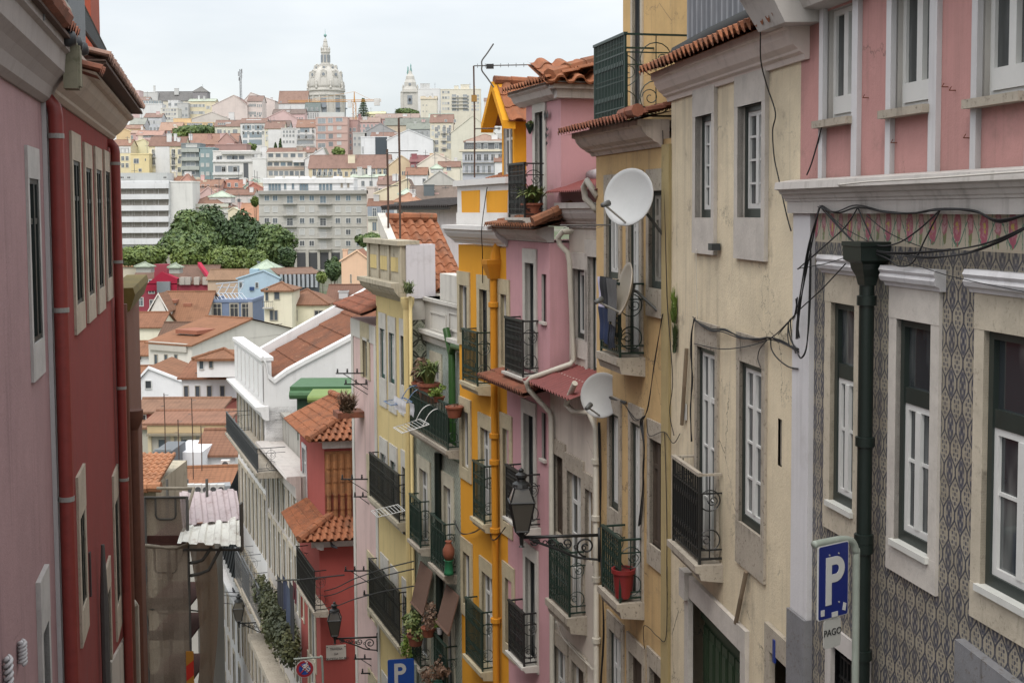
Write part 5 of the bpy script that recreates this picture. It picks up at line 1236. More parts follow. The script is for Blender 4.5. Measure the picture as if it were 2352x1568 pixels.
class House:
    def __init__(s, name, label, u0, u1, ve, D, col, roof=None, dep=10, t=0.0, wins=(), bands=(), chim=(), cat='house', group=None, base=None, ov=.35, rcol=None, low=None):
        f = s.f = Fr(at(u1, ve, D), (-1, t)); L = s.L = f.S(u0, ve); um = (u0 + u1) / 2
        s.o = thing(name, label, cat, f.M, group); ze = s.ze = f.Z(um, ve); col = hazy(col, D); wm = far(col)
        zb_ = (ground_z(D) - 3) if base is None else base
        if zb_ > ze - 4 and base is None: zb_ = ze - 6
        if low is not None: zb_ = at(um, low, D).z
        mb = wall_mesh(0, L, zb_, ze, [], body=dep)
        kind = roof[0] if roof else 'flat'; m = MB(); rc = rcol or (.36, .13, .07)
        H = Vector
        if kind == 'flat' and dep > 5.5:
            p = MB(); p.box(-.15, L + .15, -.35, .15, ze, ze + .45); p.box(-.15, .2, -dep, -.35, ze, ze + .45); p.box(L - .2, L + .15, -dep, -.35, ze, ze + .45); p.build('parapet', far(sh(col, 1.08)), s.o)
        elif kind in ('slope', 'mono'):
            back = dep / 2 if kind == 'slope' else dep; zr = zrow(f, L / 2, -back, roof[1])
            if zr < ze + .3: zr = ze + .3
            m.hexa([(-ov, ov, ze - .1), (L + ov, ov, ze - .1), (L + ov, -back, zr - .05), (-ov, -back, zr - .05), (-ov, ov, ze + .08), (L + ov, ov, ze + .08), (L + ov, -back, zr + .14), (-ov, -back, zr + .14)])
            if kind == 'slope': m.q((-ov, -back, zr + .14), (L + ov, -back, zr + .14), (L + ov, -dep - ov, ze), (-ov, -dep - ov, ze))
            for x in (0, L): mb.q((x, 0, ze), (x, -back, zr), (x, -dep, ze if kind == 'slope' else zr), (x, -dep, ze - .1))
            if kind == 'mono': mb.q((0, -dep, ze), (L, -dep, ze), (L, -dep, zr), (0, -dep, zr))
            m.tube([(-ov, -back, zr + .15), (L + ov, -back, zr + .15)], .16, 6)
        elif kind == 'gable':
            xa, za = f.S(roof[1], roof[2]), f.Z(roof[1], roof[2])
            mb.q((0, 0, ze), (L, 0, ze), (xa, 0, za)); mb.q((0, -dep, ze), (L, -dep, ze), (xa, -dep, za))
            for x in (-ov, L + ov):
                zz = ze - .1
                m.hexa([(x, .12, zz), (xa, .12, za - .02), (xa, -dep, za - .02), (x, -dep, zz), (x, .12, zz + .2), (xa, .12, za + .2), (xa, -dep, za + .2), (x, -dep, zz + .2)])
            c = MB()
            for x in (-ov, L + ov): c.hexa([(x, .1, ze - .12), (xa, .1, za - .02), (xa, .24, za - .02), (x, .24, ze - .12), (x, .1, ze + .2), (xa, .1, za + .28), (xa, .24, za + .28), (x, .24, ze + .2)])
            c.build('gable_coping', far(sh(col, 1.1)), s.o)
        elif kind in ('hip', 'pyr'):
            ins = dep / 2 if kind == 'hip' else L / 2; zr = zrow(f, L / 2, -dep / 2, roof[1]); ins = min(ins, L / 2 - .01)
            if zr < ze + .3: zr = ze + .3
            a, b_, c, d = H((-ov, ov, ze)), H((L + ov, ov, ze)), H((L + ov, -dep - ov, ze)), H((-ov, -dep - ov, ze)); r0, r1 = H((ins, -dep / 2, zr)), H((L - ins, -dep / 2, zr))
            m.q(a, b_, r1, r0); m.q(b_, c, r1); m.q(c, d, r0, r1); m.q(d, a, r0); m.box(-ov, L + ov, -dep - ov, ov, ze - .2, ze - .02)
            for p_, q_ in ((a, r0), (b_, r1), (r0, r1)): m.tube([p_ + H((0, 0, .05)), q_ + H((0, 0, .05))], .15, 6)
        mb.build('wall', wm, s.o)
        if m.f: m.build('roof', farroof(hazy(sh((rc[0], rc[1] * 1.18, rc[2] * .95), .8 if D < 260 else .92), D, .6), 1.0 if D < 200 else .5), s.o)
        for w in wins: s.win(*w)
        q = random.Random(int(u0 * 7 + ve * 3))
        if D > 300 and kind in ('slope', 'gable', 'hip') and len(chim) < 2:
            for i in range(q.randint(1, 3)):
                x = q.uniform(.1, .9) * L; y = -q.uniform(.2, .7) * dep; w_ = q.uniform(.5, 1.1); zc = ze + q.uniform(1.5, 4.2); b2 = MB(); b2.box(x - w_, x + w_, y - .5, y + .5, ze - .5, zc); b2.box(x - w_ - .12, x + w_ + .12, y - .6, y + .6, zc - .25, zc - .05); b2.build('chimney', far(hazy(q.choice((W1, CR, GR, PK)), D)), s.o)
        if D > 300 and q.random() < .6:
            x = q.uniform(.2, .8) * L; b2 = MB(); b2.tube([(x, -dep * .4, ze), (x, -dep * .4, ze + q.uniform(4, 7))], .09, 4); b2.tube([(x - 1, -dep * .4, ze + 3.8), (x + 1, -dep * .4, ze + 3.8)], .06, 4); b2.build('aerial', far(hazy((.1, .1, .1), D)), s.o)
        if D > 300 and not wins and kind in ('slope', 'flat') and L > 5 and roof is not None:
            h_ = 2.0 * FPX / D; s.win((u0 + (u1 - u0) * .12, u1 - (u1 - u0) * .12, max(2, int(L / 2.6))), [ve + h_ * 1.1, ve + h_ * 2.6], h_ * .5, h_ * .85, q.choice(('w', 'wd', 'ws')))
        for (v0, v1, c, pr) in bands:
            b2 = MB(); b2.box(0, L, 0, pr, f.Z(um, v1), f.Z(um, v0)); b2.build('balcony' if pr > .4 else 'string_course', far(hazy(c, D)), s.o)
        for (uc, vt, wp, hp, c) in chim:
            x0, x1 = f.S(uc + wp / 2, vt, -2), f.S(uc - wp / 2, vt, -2); zt = f.Z(uc, vt, -2); b2 = MB(); b2.box(x0, x1, -3.2, -2, zt - (f.Z(uc, vt, -2) - f.Z(uc, vt + hp, -2)) - 1, zt); b2.box(x0 - .12, x1 + .12, -3.3, -1.9, zt - .2, zt + .0); b2.build('chimney', far(hazy(c, D)), s.o)
    def win(s, us, vs, w, h, st='w', fr=True, arch=False):
        f = s.f; F = fw_mats(f.P.y)
        if isinstance(us, tuple): us = [us[0] + (us[1] - us[0]) * k / (us[2] - 1) for k in range(us[2])]
        if isinstance(vs, tuple): vs = [vs[0] + (vs[1] - vs[0]) * k / (vs[2] - 1) for k in range(vs[2])]
        D = f.P.y; W, Hh = w * D / FPX, h * D / FPX
        for v in vs:
            for u in us:
                a, z = f.hit(u, v); kd = st if len(st) == 1 else R.choice(st); x0, x1, z0, z1 = a - W / 2, a + W / 2, z - Hh / 2, z + Hh / 2
                m = MB(); t = min(.16, W * .14) if fr else .05
                m.box(x0 - t, x0, .0, .1, z0 - t, z1 + t); m.box(x1, x1 + t, .0, .1, z0 - t, z1 + t); m.box(x0, x1, .0, .1, z1, z1 + t); m.box(x0, x1, .0, .12, z0 - t, z0)
                if W > .8 and fr and kd in 'wbgd': m.box(a - .045, a + .045, .02, .07, z0, z1)
                if Hh > 1.7 and fr and kd in 'wd': m.box(x0, x1, .02, .065, z0 + Hh * .68, z0 + Hh * .68 + .08)
                fk = 'st' if fr == 'st' else 'f'
                o = m.build('window', [F[fk]], s.o)
                p = MB(); p.q((x0, .025, z0), (x1, .025, z0), (x1, .025, z1), (x0, .025, z1)); p.build('pane', F[kd], o)
    def box(s, name, u0, u1, v0, v1, n0, n1, col, mat=None):
        a, b_ = s.f.S(u1, (v0 + v1) / 2, n1), s.f.S(u0, (v0 + v1) / 2, n1); um = (u0 + u1) / 2
        m = MB(); m.box(a, b_, n0, n1, s.f.Z(um, v1, n1), s.f.Z(um, v0, n1)); return m.build(name, mat or far(hazy(col, s.f.P.y)), s.o)
    def rail(s, u0, u1, v0, v1, n=.9, col=(.12, .13, .14)):
        a, b_ = s.f.S(u1, v1, n), s.f.S(u0, v1, n); um = (u0 + u1) / 2; z0, z1 = s.f.Z(um, v1, n), s.f.Z(um, v0, n); m = MB()
        m.box(a, b_, 0, n, z0 - .2, z0); o = m.build('balcony', far((.5, .48, .44)), s.o)
        m = MB(); m.box(a, b_, n - .05, n, z1 - .07, z1); k = max(3, int((b_ - a) / .28))
        for i in range(k + 1): x = a + (b_ - a) * i / k; m.box(x - .02, x + .02, n - .04, n - .01, z0, z1)
        for x in (a, b_): m.box(x - .03, x + .03, 0, n, z1 - .06, z1)
        m.build('railing', far(hazy(col, s.f.P.y)), o)
W1 = lin(232, 230, 228); CR = lin(232, 220, 190); YE = lin(236, 216, 160); PKL = lin(232, 208, 196); PK = lin(226, 178, 172); GR = lin(205, 203, 198); OR = lin(233, 190, 110)
RR = (.27, .095, .06); RB = (.17, .07, .05); RO = (.34, .115, .06); RD = (.2, .13, .12)
T = True
HS = []
def hs(*a, **k): h = House(*a, **k); HS.append(h); return h
# ---- skyline and upper hill
hs('mansion', 'building with a long brown purple mansard roof and yellow dormer front on the skyline', 352, 472, 232, 930, CR, ('slope', 211), rcol=(.12, .085, .09), chim=((405, 203, 10, 12, GR),), wins=(((372, 462, 5), [236], 5, 6, 'w'),), cat='building')
hs('roof_tower', 'square dark purple brown roof tower with a pointed cap on the skyline', 443, 476, 211, 925, (.13, .09, .095), ('pyr', 199), rcol=(.15, .11, .11), dep=9, cat='tower')
hs('block', 'pale grey block with a tall thin chimney at the end of the skyline', 327, 362, 213, 930, GR, chim=((354, 197, 4, 18, GR),), cat='building')
hs('pink_block', 'small pink block half behind the red house eaves', 302, 320, 209, 900, PK, cat='building', wins=(([311], [220], 7, 9, 'w'),))
hs('red_roofed_house', 'tiny house with a red roof beside the pink block on the skyline', 320, 341, 231, 890, W1, ('slope', 224), rcol=RR)
hs('white_block', 'long white block with a glazed terrace high on the hill', 326, 372, 240, 860, W1, wins=(((332, 368, 7), [235], 4, 6, 'b'),), cat='building')
hs('terrace_block', 'white block with a dark green roof terrace on the hill', 386, 408, 232, 870, W1, wins=(((390, 404, 2), [240], 6, 6, 'w'),), cat='building')
hs('grey_green_block', 'grey block beneath dark green terrace plants on the hill', 407, 432, 238, 865, lin(190, 188, 184), wins=(((412, 428, 3), [250, 265], 5, 6, 'sw'),), cat='building')
hs('long_yellow_building', 'long pale yellow building with two rows of windows near the skyline', 433, 494, 233, 870, YE, ('slope', 228), rcol=(.5, .48, .42), wins=(((438, 468, 8), [243, 259], 3.4, 5.5, 'sw'), ([476, 480], [247], 5, 6, 's')), cat='building')
hs('pink_gable_house', 'big pale pink gable house under the radio mast', 487, 568, 243, 820, PKL, ('gable', 537, 219), rcol=RR, dep=24, cat='building')
hs('pink_gable_flank', 'pale pink long side with two rows of small windows next to the pink gable', 568, 602, 233, 822, PKL, ('slope', 221), rcol=RR, dep=14, wins=(((572, 587, 6), [242, 260], 2, 6, 'w'), ((592, 600, 3), [243, 261], 2, 6, 'w'), ([576, 586, 597], [266], 4, 4, 'd')), cat='building')
hs('second_pink_gable_house', 'pale pink gable house with a red roof behind the larger pink gable', 560, 631, 232, 860, PKL, ('gable', 576, 213), rcol=RR, dep=26, wins=(([604], [246], 5, 7, 'w'),), cat='building')
hs('white_skyline_house', 'white house with an orange red roof and grey dormer, left of the dome', 640, 706, 238, 850, W1, ('slope', 210), rcol=RO, wins=(([645, 664], [236], 3, 5, 'w'),))
hs('slate_house', 'house with a dark slate mansard floor in front of the dome', 700, 734, 256, 800, GR, ('slope', 236), rcol=(.1, .12, .13), wins=(((705, 728, 3), [252], 4, 9, 'w'), ((704, 730, 6), [266], 1.6, 12, 'd')))
hs('pink_low_house', 'pink low house with a dark red roof below the white skyline house', 626, 700, 262, 770, PK, ('slope', 252), rcol=RB, wins=(((672, 694, 5), [272], 2.4, 4, 'd'),), chim=((662, 254, 7, 6, W1),))
hs('tall_cream_block', 'tall cream block with an orange roof band right of the bell tower', 966, 1003, 228, 880, CR, ('slope', 222), rcol=(.55, .36, .25), wins=(((972, 980, 2), [242, 256], 2, 2, 'd'),), cat='building')
hs('antenna_block', 'white block carrying rooftop antennas behind the tall cream block', 960, 1010, 205, 920, W1, wins=(((985, 1000, 3), [236, 247], 5, 5, 'sg'),), chim=((976, 192, 22, 10, GR),), cat='building')
h = hs('cream_high_rise', 'wide cream high rise on the skyline with rows of balconies', 1012, 1104, 206, 900, CR, wins=(((1043, 1068, 2), (220, 252, 5), 9, 5, 'wg'), ([1051.5, 1075], (222, 253, 5), 3.5, 4, 'd'), ((1018, 1030, 3), (212, 250, 4), 4, 5, 'sw'), ((1085, 1098, 3), (220, 252, 5), 4, 4, 'sg')), chim=((1068, 194, 20, 12, CR), (1048, 197, 10, 9, CR), (1090, 198, 4, 9, CR)), cat='building')
for v in (224, 232, 240, 248): h.rail(1037, 1075, v - 3.2, v, .9, (.5, .5, .48))
hs('right_skyline_block', 'white block seen between the amber dormer and the cream high rise', 1112, 1160, 232, 900, PKL, ('slope', 226), rcol=RR, wins=(((1120, 1150, 4), [240, 252, 264], 5, 5, 'sw'),), cat='building')
hs('yellow_low_block', 'low pale yellow house top between the conifer and the round tree', 838, 884, 262, 790, YE, ('slope', 258), rcol=YE)
hs('dusty_red_house', 'dusty red long house wall below the pale yellow house top', 862, 962, 273, 760, lin(190, 130, 120), ('slope', 262), rcol=(.38, .2, .18), chim=((930, 262, 10, 8, W1), (895, 266, 6, 6, W1)))
hs('pink_wall_house', 'pink house wall under the conifer and the crane', 800, 872, 281, 750, lin(214, 160, 152), ('slope', 270), rcol=(.4, .2, .17), chim=((838, 268, 10, 12, GR), (826, 262, 6, 14, lin(160, 70, 60))))
# ---- second tier
hs('blue_grey_house', 'blue grey house with a red roof beside the tip of the eaves', 331, 371, 270, 760, lin(205, 208, 214), ('slope', 261), rcol=RR, wins=(((336, 366, 6), [281], 3.6, 7, 'sw'), ((338, 364, 4), [296], 4, 7, 'w')))
hs('pale_green_house', 'pale cream green house with many small windows on the left hill', 369, 408, 250, 775, lin(226, 222, 204), wins=(((376, 402, 5), [253, 262, 272, 284], 4, 4.5, 'wsd'),), cat='building')
hs('grey_gable_house', 'stained grey beige gable house below the long yellow building', 441, 525, 273, 760, lin(214, 202, 190), ('gable', 487, 258), rcol=RR, dep=14, chim=((531, 258, 12, 14, W1),))
hs('ochre_house', 'yellow ochre building with a white topped tower and glazed terrace on the hill', 393, 490, 283, 720, OR, wins=(((432, 462, 7), [285], 4, 7, 'g'), ([483], [287], 10, 11, 'b')), chim=((418, 272, 40, 10, OR),), cat='building')
hs('red_roof_house', 'reddish house with a broad salmon roof in front of the yellow ochre building', 366, 416, 300, 700, lin(180, 90, 70), ('slope', 282), rcol=(.5, .22, .15), wins=(([388], [305], 6, 7, 'w'),))
hs('ochre_gable_house', 'orange ochre gable house at the edge of the red pipe', 267, 312, 308, 690, OR, ('gable', 285, 296), rcol=(.5, .3, .15), dep=10)
hs('ochre_dormer_house', 'small yellow house with an orange roof above the orange ochre gable', 284, 322, 296, 705, OR, ('slope', 288), rcol=RO, wins=(([290, 305], [302], 5, 5, 'b'),))
hs('grey_dormer_house', 'greyish roof with red dormers under the tip of the eaves', 298, 332, 286, 740, lin(190, 190, 194), ('slope', 272), rcol=(.35, .3, .3), wins=(((306, 326, 3), [291], 4, 5, 'w'),))
hs('pink_dish_house', 'pink house carrying a white dish on its red roof, lower left hill', 312, 372, 311, 670, PK, ('slope', 301), rcol=(.5, .2, .16), wins=(([341], [313], 24, 5, 'd'),), chim=((324, 304, 6, 18, W1), (357, 312, 5, 18, W1)))
hs('rose_house', 'rose coloured plain house left of the pink dish house', 300, 326, 306, 675, lin(214, 160, 150), ('slope', 300), rcol=(.5, .25, .2))
hs('cream_house_with_dormers', 'cream house with a row of white dormers under a red roof', 493, 552, 291, 690, lin(226, 222, 196), ('slope', 277), rcol=RR, wins=(((502, 516, 4), [285], 3, 4, 'w'), ([504, 540], [303], 10, 10, 'w'), ([516, 526], [303], 4, 6, 'w'), ([541], [322], 7, 9, 'w')), chim=((524, 281, 12, 8, W1),))
h = hs('white_modern_house', 'white modern apartment house with three rows of large dark windows', 552, 611, 283, 685, W1, ('slope', 273), rcol=RR, cat='building')
h.win([568, 594], [293], 18, 11, 'b', False); h.win([563], [310], 10, 13, 'b', False); h.win([587], [310], 28, 12, 'b', False); h.win([563], [327], 10, 10, 'b', False); h.win([587], [327], 29, 12, 'b', False)
h.box('roof_light', 566, 600, 274, 279, -4, -3, W1)
h = hs('cream_block', 'cream apartment block with two rows of triple windows right of the white modern house', 608, 652, 296, 680, lin(238, 226, 186), ('slope', 280), rcol=RR, cat='building')
h.box('white_panel', 616, 646, 298, 340, 0, .15, W1); h.win((620, 640, 3), [308, 327], 6, 8, 'd'); h.win([612, 648], [305, 323, 342], 2, 2, 'd')
hs('pink_shed_house', 'pink gable house behind the cream apartment block', 604, 684, 275, 745, PK, ('gable', 650, 254), rcol=RR, dep=12)
hs('dark_dormer_house', 'roof with a dark dormer above the cream apartment block', 612, 664, 291, 700, GR, ('slope', 278), rcol=RB, wins=(([636], [287], 16, 8, 'd'),))
h = hs('white_balcony_house', 'narrow white house with a roof railing and rows of dark windows', 646, 681, 296, 675, W1, wins=(((652, 674, 4), [303, 312, 326], 4, 5, 'wd'),), cat='building'); h.rail(648, 680, 287, 296, .2)
h = hs('white_loggia_house', 'white house with an orange roof and long grey loggias', 681, 725, 293, 670, W1, ('slope', 276), rcol=RO, cat='building')
h.win([700], [299], 21, 9, 'b', False); h.win([701], [314], 38, 9, 'g', False); h.win([701], [327], 38, 8, 'g', False); h.win([718], [299], 3, 9, 'b', False); h.rail(682, 722, 315, 320, .5, (.6, .6, .58)); h.rail(682, 722, 330, 335, .5, (.6, .6, .58))
h = hs('brick_apartments', 'rose brick apartment block with large pale windows and a roof terrace', 725, 798, 271, 660, lin(206, 158, 140), cat='building')
h.win([739], [278, 296, 314], 17, 11, 'gs'); h.win([739], [334], 16, 9, 'w'); h.win([759], [277, 295], 10, 10, 'gs'); h.win([779], [275], 14, 8, 'b'); h.win([779], [294, 312, 329], 9, 7, 's'); h.win([760], [313, 331], 10, 10, 'd', False)
for v in (287, 305, 322): h.box('string_course', 725, 798, v, v + 1.2, 0, .2, lin(180, 130, 112))
h.box('penthouse', 733, 790, 258, 269, -5, -2, lin(200, 205, 200))
hs('narrow_brick_house', 'narrow brick house with dark balconies next to the crane', 798, 822, 277, 668, lin(186, 130, 116), wins=(([804, 814], [298, 312, 326, 340], 6, 7, 'wd'),), cat='building')
hs('teal_balcony_house', 'grey weathered house flank behind the white box house', 810, 842, 306, 640, lin(190, 186, 178), wins=(((815, 836, 3), [318, 332], 5, 7, 'wd'),))
hs('dark_gable_house', 'grey slate gable above a red roof in the hill centre', 838, 910, 304, 640, lin(160, 158, 158), ('gable', 873, 284), rcol=(.3, .29, .29), dep=12, chim=((844, 292, 10, 20, lin(140, 145, 150)),))
hs('low_red_house', 'low house with a red roof just above the white wide gable', 852, 916, 314, 620, GR, ('slope', 305), rcol=RR)
h = hs('white_box_house', 'white box shaped house with a tall dark glass bay', 829, 893, 316, 600, lin(236, 236, 238), cat='building'); h.box('glass_bay', 862, 889, 315, 356, 0, .3, (.05, .06, .07), paint('dark_bay_glass', (.06, .075, .09), .15, .3, bump=0)); h.win([832, 834.5], [345], 1, 16, 'd', False)
hs('white_wide_gable', 'wide blank white gable in the middle of the hill', 889, 994, 322, 590, lin(238, 238, 240), ('gable', 938, 298), rcol=(.34, .3, .28), dep=18, cat='building')
hs('yellow_slate_house', 'yellowish house with grey slate roofs under the round tree', 884, 990, 288, 690, lin(214, 190, 150), ('slope', 272), rcol=(.2, .18, .17), wins=(((936, 956, 6), [292], 2, 10, 's'),))
hs('grey_attic_house', 'grey attic storey with dark windows left of the large cream house', 934, 1000, 297, 660, lin(170, 172, 172), ('slope', 282), rcol=(.24, .22, .21), wins=(((950, 992, 5), [306, 318], 4, 8, 'dw'),))
hs('shiny_roof_house', 'house with solar panels on a pale roof above the grey attic', 985, 1040, 284, 720, W1, ('slope', 262), rcol=(.5, .5, .5))
h = hs('large_cream_house', 'large cream apartment house with bay balconies and a red roof with two dormers', 988, 1040, 282, 600, CR, ('slope', 264), rcol=RR, dep=14, cat='building'); h.win([1003, 1020], [297, 312, 327, 344], 7, 9, 'wsd'); h.win([1031], [300, 318, 336], 8, 12, 'gw')
for v in (305, 322, 340): h.rail(1012, 1028, v - 4, v + 1, .8)
h.win([1024, 1045], [278], 4.5, 6, 'w')
hs('cream_blank_gable', 'huge blank pale yellow gable wall behind the television aerial', 1036, 1136, 306, 598, lin(226, 220, 196), ('gable', 1086, 266), rcol=RR, dep=16, cat='building')
hs('gap_house', 'pale house with a red roof behind the amber dormer', 1128, 1196, 278, 760, W1, ('slope', 262), rcol=RR, wins=(((1135, 1190, 6), [286, 296], 5, 6, 'w'),))
h = hs('blue_grey_mansard', 'blue grey building with a dark mansard storey and long balconies', 1062, 1160, 347, 520, lin(196, 200, 210), cat='building')
h.win((1100, 1150, 4), [362], 10, 14, 'd'); h.win((1070, 1090, 4), [362], 4, 13, 'd'); h.win((1072, 1150, 7), [390], 6, 18, 'dg'); h.rail(1052, 1160, 367, 373, .9); h.rail(1052, 1160, 392, 397, .8)
h.box('cornice', 1054, 1162, 343, 348, -6, .8, CR); h.box('mansard', 1066, 1160, 328, 343, -6, -.3, (.1, .11, .13)); h.box('mansard', 1070, 1160, 324, 328, -6, .3, GR); h.win([1116, 1141, 1100], [336], 8, 11, 'w'); h.win((1074, 1092, 5), [336], 2, 10, 'w')
hs('mansard_roof', 'reddish hipped roof on the blue grey mansard building', 1066, 1160, 325, 524, GR, ('hip', 309), rcol=(.4, .19, .15), dep=16, chim=((1136, 309, 14, 8, W1),))
# ---- third tier
h = hs('yellow_house', 'yellow house with a red roof at the foot of the left hill', 257, 300, 335, 560, lin(240, 222, 170), ('slope', 322), rcol=RO, wins=(((262, 292, 4), [346, 364, 380], 6, 9, 'w'),)); h.box('white_band', 257, 300, 335, 352, 0, .1, W1)
hs('pale_yellow_gable', 'pale yellow blank gable beside the yellow house', 296, 342, 330, 570, lin(236, 226, 172), ('gable', 330, 320), rcol=RO, dep=10)
hs('ochre_low_house', 'ochre house with an air conditioner between pale yellow walls', 300, 342, 355, 545, lin(240, 214, 140), wins=(([313], [370], 11, 10, 'w'), ([334], [367], 2, 5, 'd'), ([322], [391], 6, 6, 'd')))
h = hs('white_yellow_row', 'white and cream row house with small balconies under red roofs and white chimneys', 342, 424, 336, 550, lin(240, 226, 184), ('slope', 315), rcol=RR, cat='building', chim=((388, 307, 11, 20, W1), (402, 307, 6, 12, W1), (410, 316, 7, 18, W1), (437, 308, 7, 9, W1)))
h.box('white_panel', 357, 390, 337, 404, 0, .2, W1)
h.win([365, 380], [351], 6, 14, 'd'); h.win([365, 381], [368, 388], 6, 7, 'wsd'); h.win([353], [352, 371], 6, 14, 'd'); h.win([398], [351, 371, 388], 7, 14, 'd'); h.win([412], [349, 370, 390], 6, 10, 'dw')
for v in (361, 381, 401): h.rail(391, 405, v - 5, v, .6); h.rail(346, 357, v - 5, v, .6)
h = hs('teal_block', 'teal and grey green apartment block with deep shadowed balconies', 457, 490, 341, 540, lin(118, 148, 152), cat='building', wins=(([465, 477], [357, 379, 399], 6, 7, 's'),))
h = hs('teal_block_wing', 'grey green balcony wing of the teal apartment block', 416, 459, 331, 541, lin(118, 126, 128), cat='building', wins=(([438], [357, 377, 397], 20, 8, 'gw'), ([440], [335], 24, 6, 's')))
for v in (345, 365, 386, 410): h.box('balcony', 416, 459, v - 4, v + 4.5, 0, 1.0, lin(176, 180, 170))
hs('brick_roof_house', 'house with a brown brick gable and a dish on its red roof', 430, 545, 332, 580, lin(176, 120, 104), ('slope', 308), rcol=(.4, .15, .1), chim=((481, 308, 9, 24, lin(190, 130, 110)),))
hs('brick_gable', 'brown brick gable end above the white loggia building', 502, 538, 326, 572, lin(186, 136, 120), ('gable', 520, 306), rcol=RR, dep=8)
hs('brown_block', 'brown wall with a white chimney above the white loggia building', 494, 566, 333, 566, lin(176, 122, 108), chim=((529, 330, 15, 20, GR),))
h = hs('loggia_building', 'white apartment building with wide loggias and a shaded roof terrace', 489, 580, 348, 530, lin(232, 228, 222), cat='building')
h.win([504, 540, 555], [362], 12, 8, 'wg', False); h.win([529], [362], 16, 8, 'g', False); h.win([507, 537], [388], 26, 14, 'g', False); h.win([514, 540], [389], 8, 11, 'w'); h.win([565], [392], 11, 34, 'd', False); h.win([505, 537], [413], 24, 8, 'd', False); h.win([500], [363], 6, 6, 'b')
h.box('ledge', 488, 580, 368, 372, 0, .6, W1); h.box('ledge', 488, 556, 396, 402, 0, .7, W1); h.box('roof_slab', 508, 600, 349, 354, -3, 1.2, lin(200, 198, 192))
hs('white_blank_house', 'blank white house wall right of the loggia building', 580, 612, 365, 528, lin(236, 234, 230), cat='building', chim=((605, 336, 14, 30, W1),))
h = hs('terrace_apartments', 'long white building with glazed balconies and brown bands', 613, 700, 352, 520, lin(226, 218, 206), cat='building')
h.win((622, 690, 5), [357], 11, 8, 'wg', False); h.win((620, 696, 6), [377], 11, 8, 'wb', False); h.win((622, 694, 7), [398], 9, 10, 'wg', False); h.box('brown_band', 613, 706, 383, 390, 0, .3, lin(190, 160, 136)); h.rail(614, 706, 364, 369, .6, (.5, .46, .42)); h.box('awning', 672, 708, 368, 373, 0, 1.5, W1)
hs('terrace_roof', 'red roof strips above the long white balcony building', 613, 720, 351, 524, W1, ('slope', 341), rcol=RR, chim=((688, 336, 14, 14, lin(170, 150, 130)),))
hs('white_side_gable', 'white side gable at the end of the long balcony building', 700, 752, 366, 516, W1, ('gable', 742, 340), rcol=(.3, .25, .22), dep=10)
h = hs('long_roof_house', 'long yellow house under one broad red brown roof', 709, 895, 387, 500, lin(226, 204, 158), ('slope', 357), rcol=(.30, .12, .095), dep=12, cat='building', chim=((807, 356, 16, 24, lin(240, 224, 186)),))
h.win((722, 760, 4), [396], 7, 14, 'gd'); h.win([779, 813], [394], 7, 11, 'w'); h.win((830, 885, 5), [395], 8, 13, 'gdw'); h.rail(722, 762, 402, 406, .6, (.15, .25, .22))
hs('yellow_gable', 'yellow gable at the end of the long red brown roof', 888, 962, 386, 499, lin(228, 200, 152), ('gable', 922, 358), rcol=RB, dep=10, wins=(([925, 930], [398], 3, 8, 'w'),))
hs('crimson_roof_house', 'cream house with chimney stacks beside a crimson roof', 958, 1056, 380, 480, lin(238, 226, 206), ('gable', 1000, 352), rcol=(.3, .07, .08), dep=14, chim=((1015, 353, 9, 22, lin(240, 214, 190)), (992, 352, 10, 10, lin(238, 206, 150))))
hs('crimson_chimney_house', 'crimson roof and chimney behind the cream house', 942, 990, 372, 492, lin(150, 52, 62), ('slope', 358), rcol=(.28, .07, .08), chim=((951, 353, 12, 20, lin(160, 60, 72)),))
h = hs('dormer_cream_house', 'cream house with a white tent shaped roof light and one blue window', 1006, 1056, 384, 470, lin(236, 226, 200), ('slope', 372), rcol=RR, wins=(([1031], [387], 9, 8, 'b'),))
hs('white_peak', 'white tent shaped roof light beside the blue window', 989, 1016, 387, 462, W1, ('pyr', 377), rcol=(.6, .6, .57), dep=5, low=397)
hs('orange_roof_house', 'house with a bright orange hipped roof below the yellow gable', 932, 980, 402, 455, W1, ('slope', 386), rcol=RO)
hs('right_white_house', 'white house with a red roof beside the amber dormer window', 1136, 1160, 372, 440, W1, ('slope', 362), rcol=RR)
hs('grey_cement_gable', 'grey cement gable left of the amber parapet', 975, 1050, 420, 400, lin(196, 192, 184), ('gable', 1010, 393), rcol=(.45, .42, .36), dep=10)
# ---- fourth tier: modern blocks either side of the park
h = hs('strip_apartments', 'long white apartment block with grey top storey and horizontal window strips', 262, 388, 418, 420, lin(222, 222, 222), cat='building', base=-40)
for k, v in enumerate((441, 466, 491, 516, 541)):
    h.box('window_strip', 262, 387, v - 8, v + 6, -.05, .04, (.2, .17, .13)); h.win([283, 317, 345, 373], [v - 1], 17, 9, 'wgb', False); h.win([300, 331, 360], [v - 1], 7, 12, 'n', False)
for v in (427, 452, 478, 504, 529, 555): h.box('balcony', 260, 387, v - 6, v + 6, 0, 1.2, lin(228, 228, 230))
h.box('top_storey', 262, 385, 397, 419, -9, -1.0, lin(196, 198, 196)); h.win([281, 296, 379], [408], 7, 4, 'd')
hs('strip_end_wall', 'blank white end wall of the white strip apartment block', 386, 442, 419, 421, lin(226, 224, 218), cat='building', base=-40)
hs('orange_attic', 'small attic with an orange roof and brick gable on the white end wall', 384, 424, 418, 428, W1, ('slope', 406), rcol=RO, dep=5)
hs('attic_gable', 'small brown brick gable at the end of the orange attic roof', 416, 440, 416, 427, lin(190, 130, 108), ('gable', 430, 400), rcol=RO, dep=6)
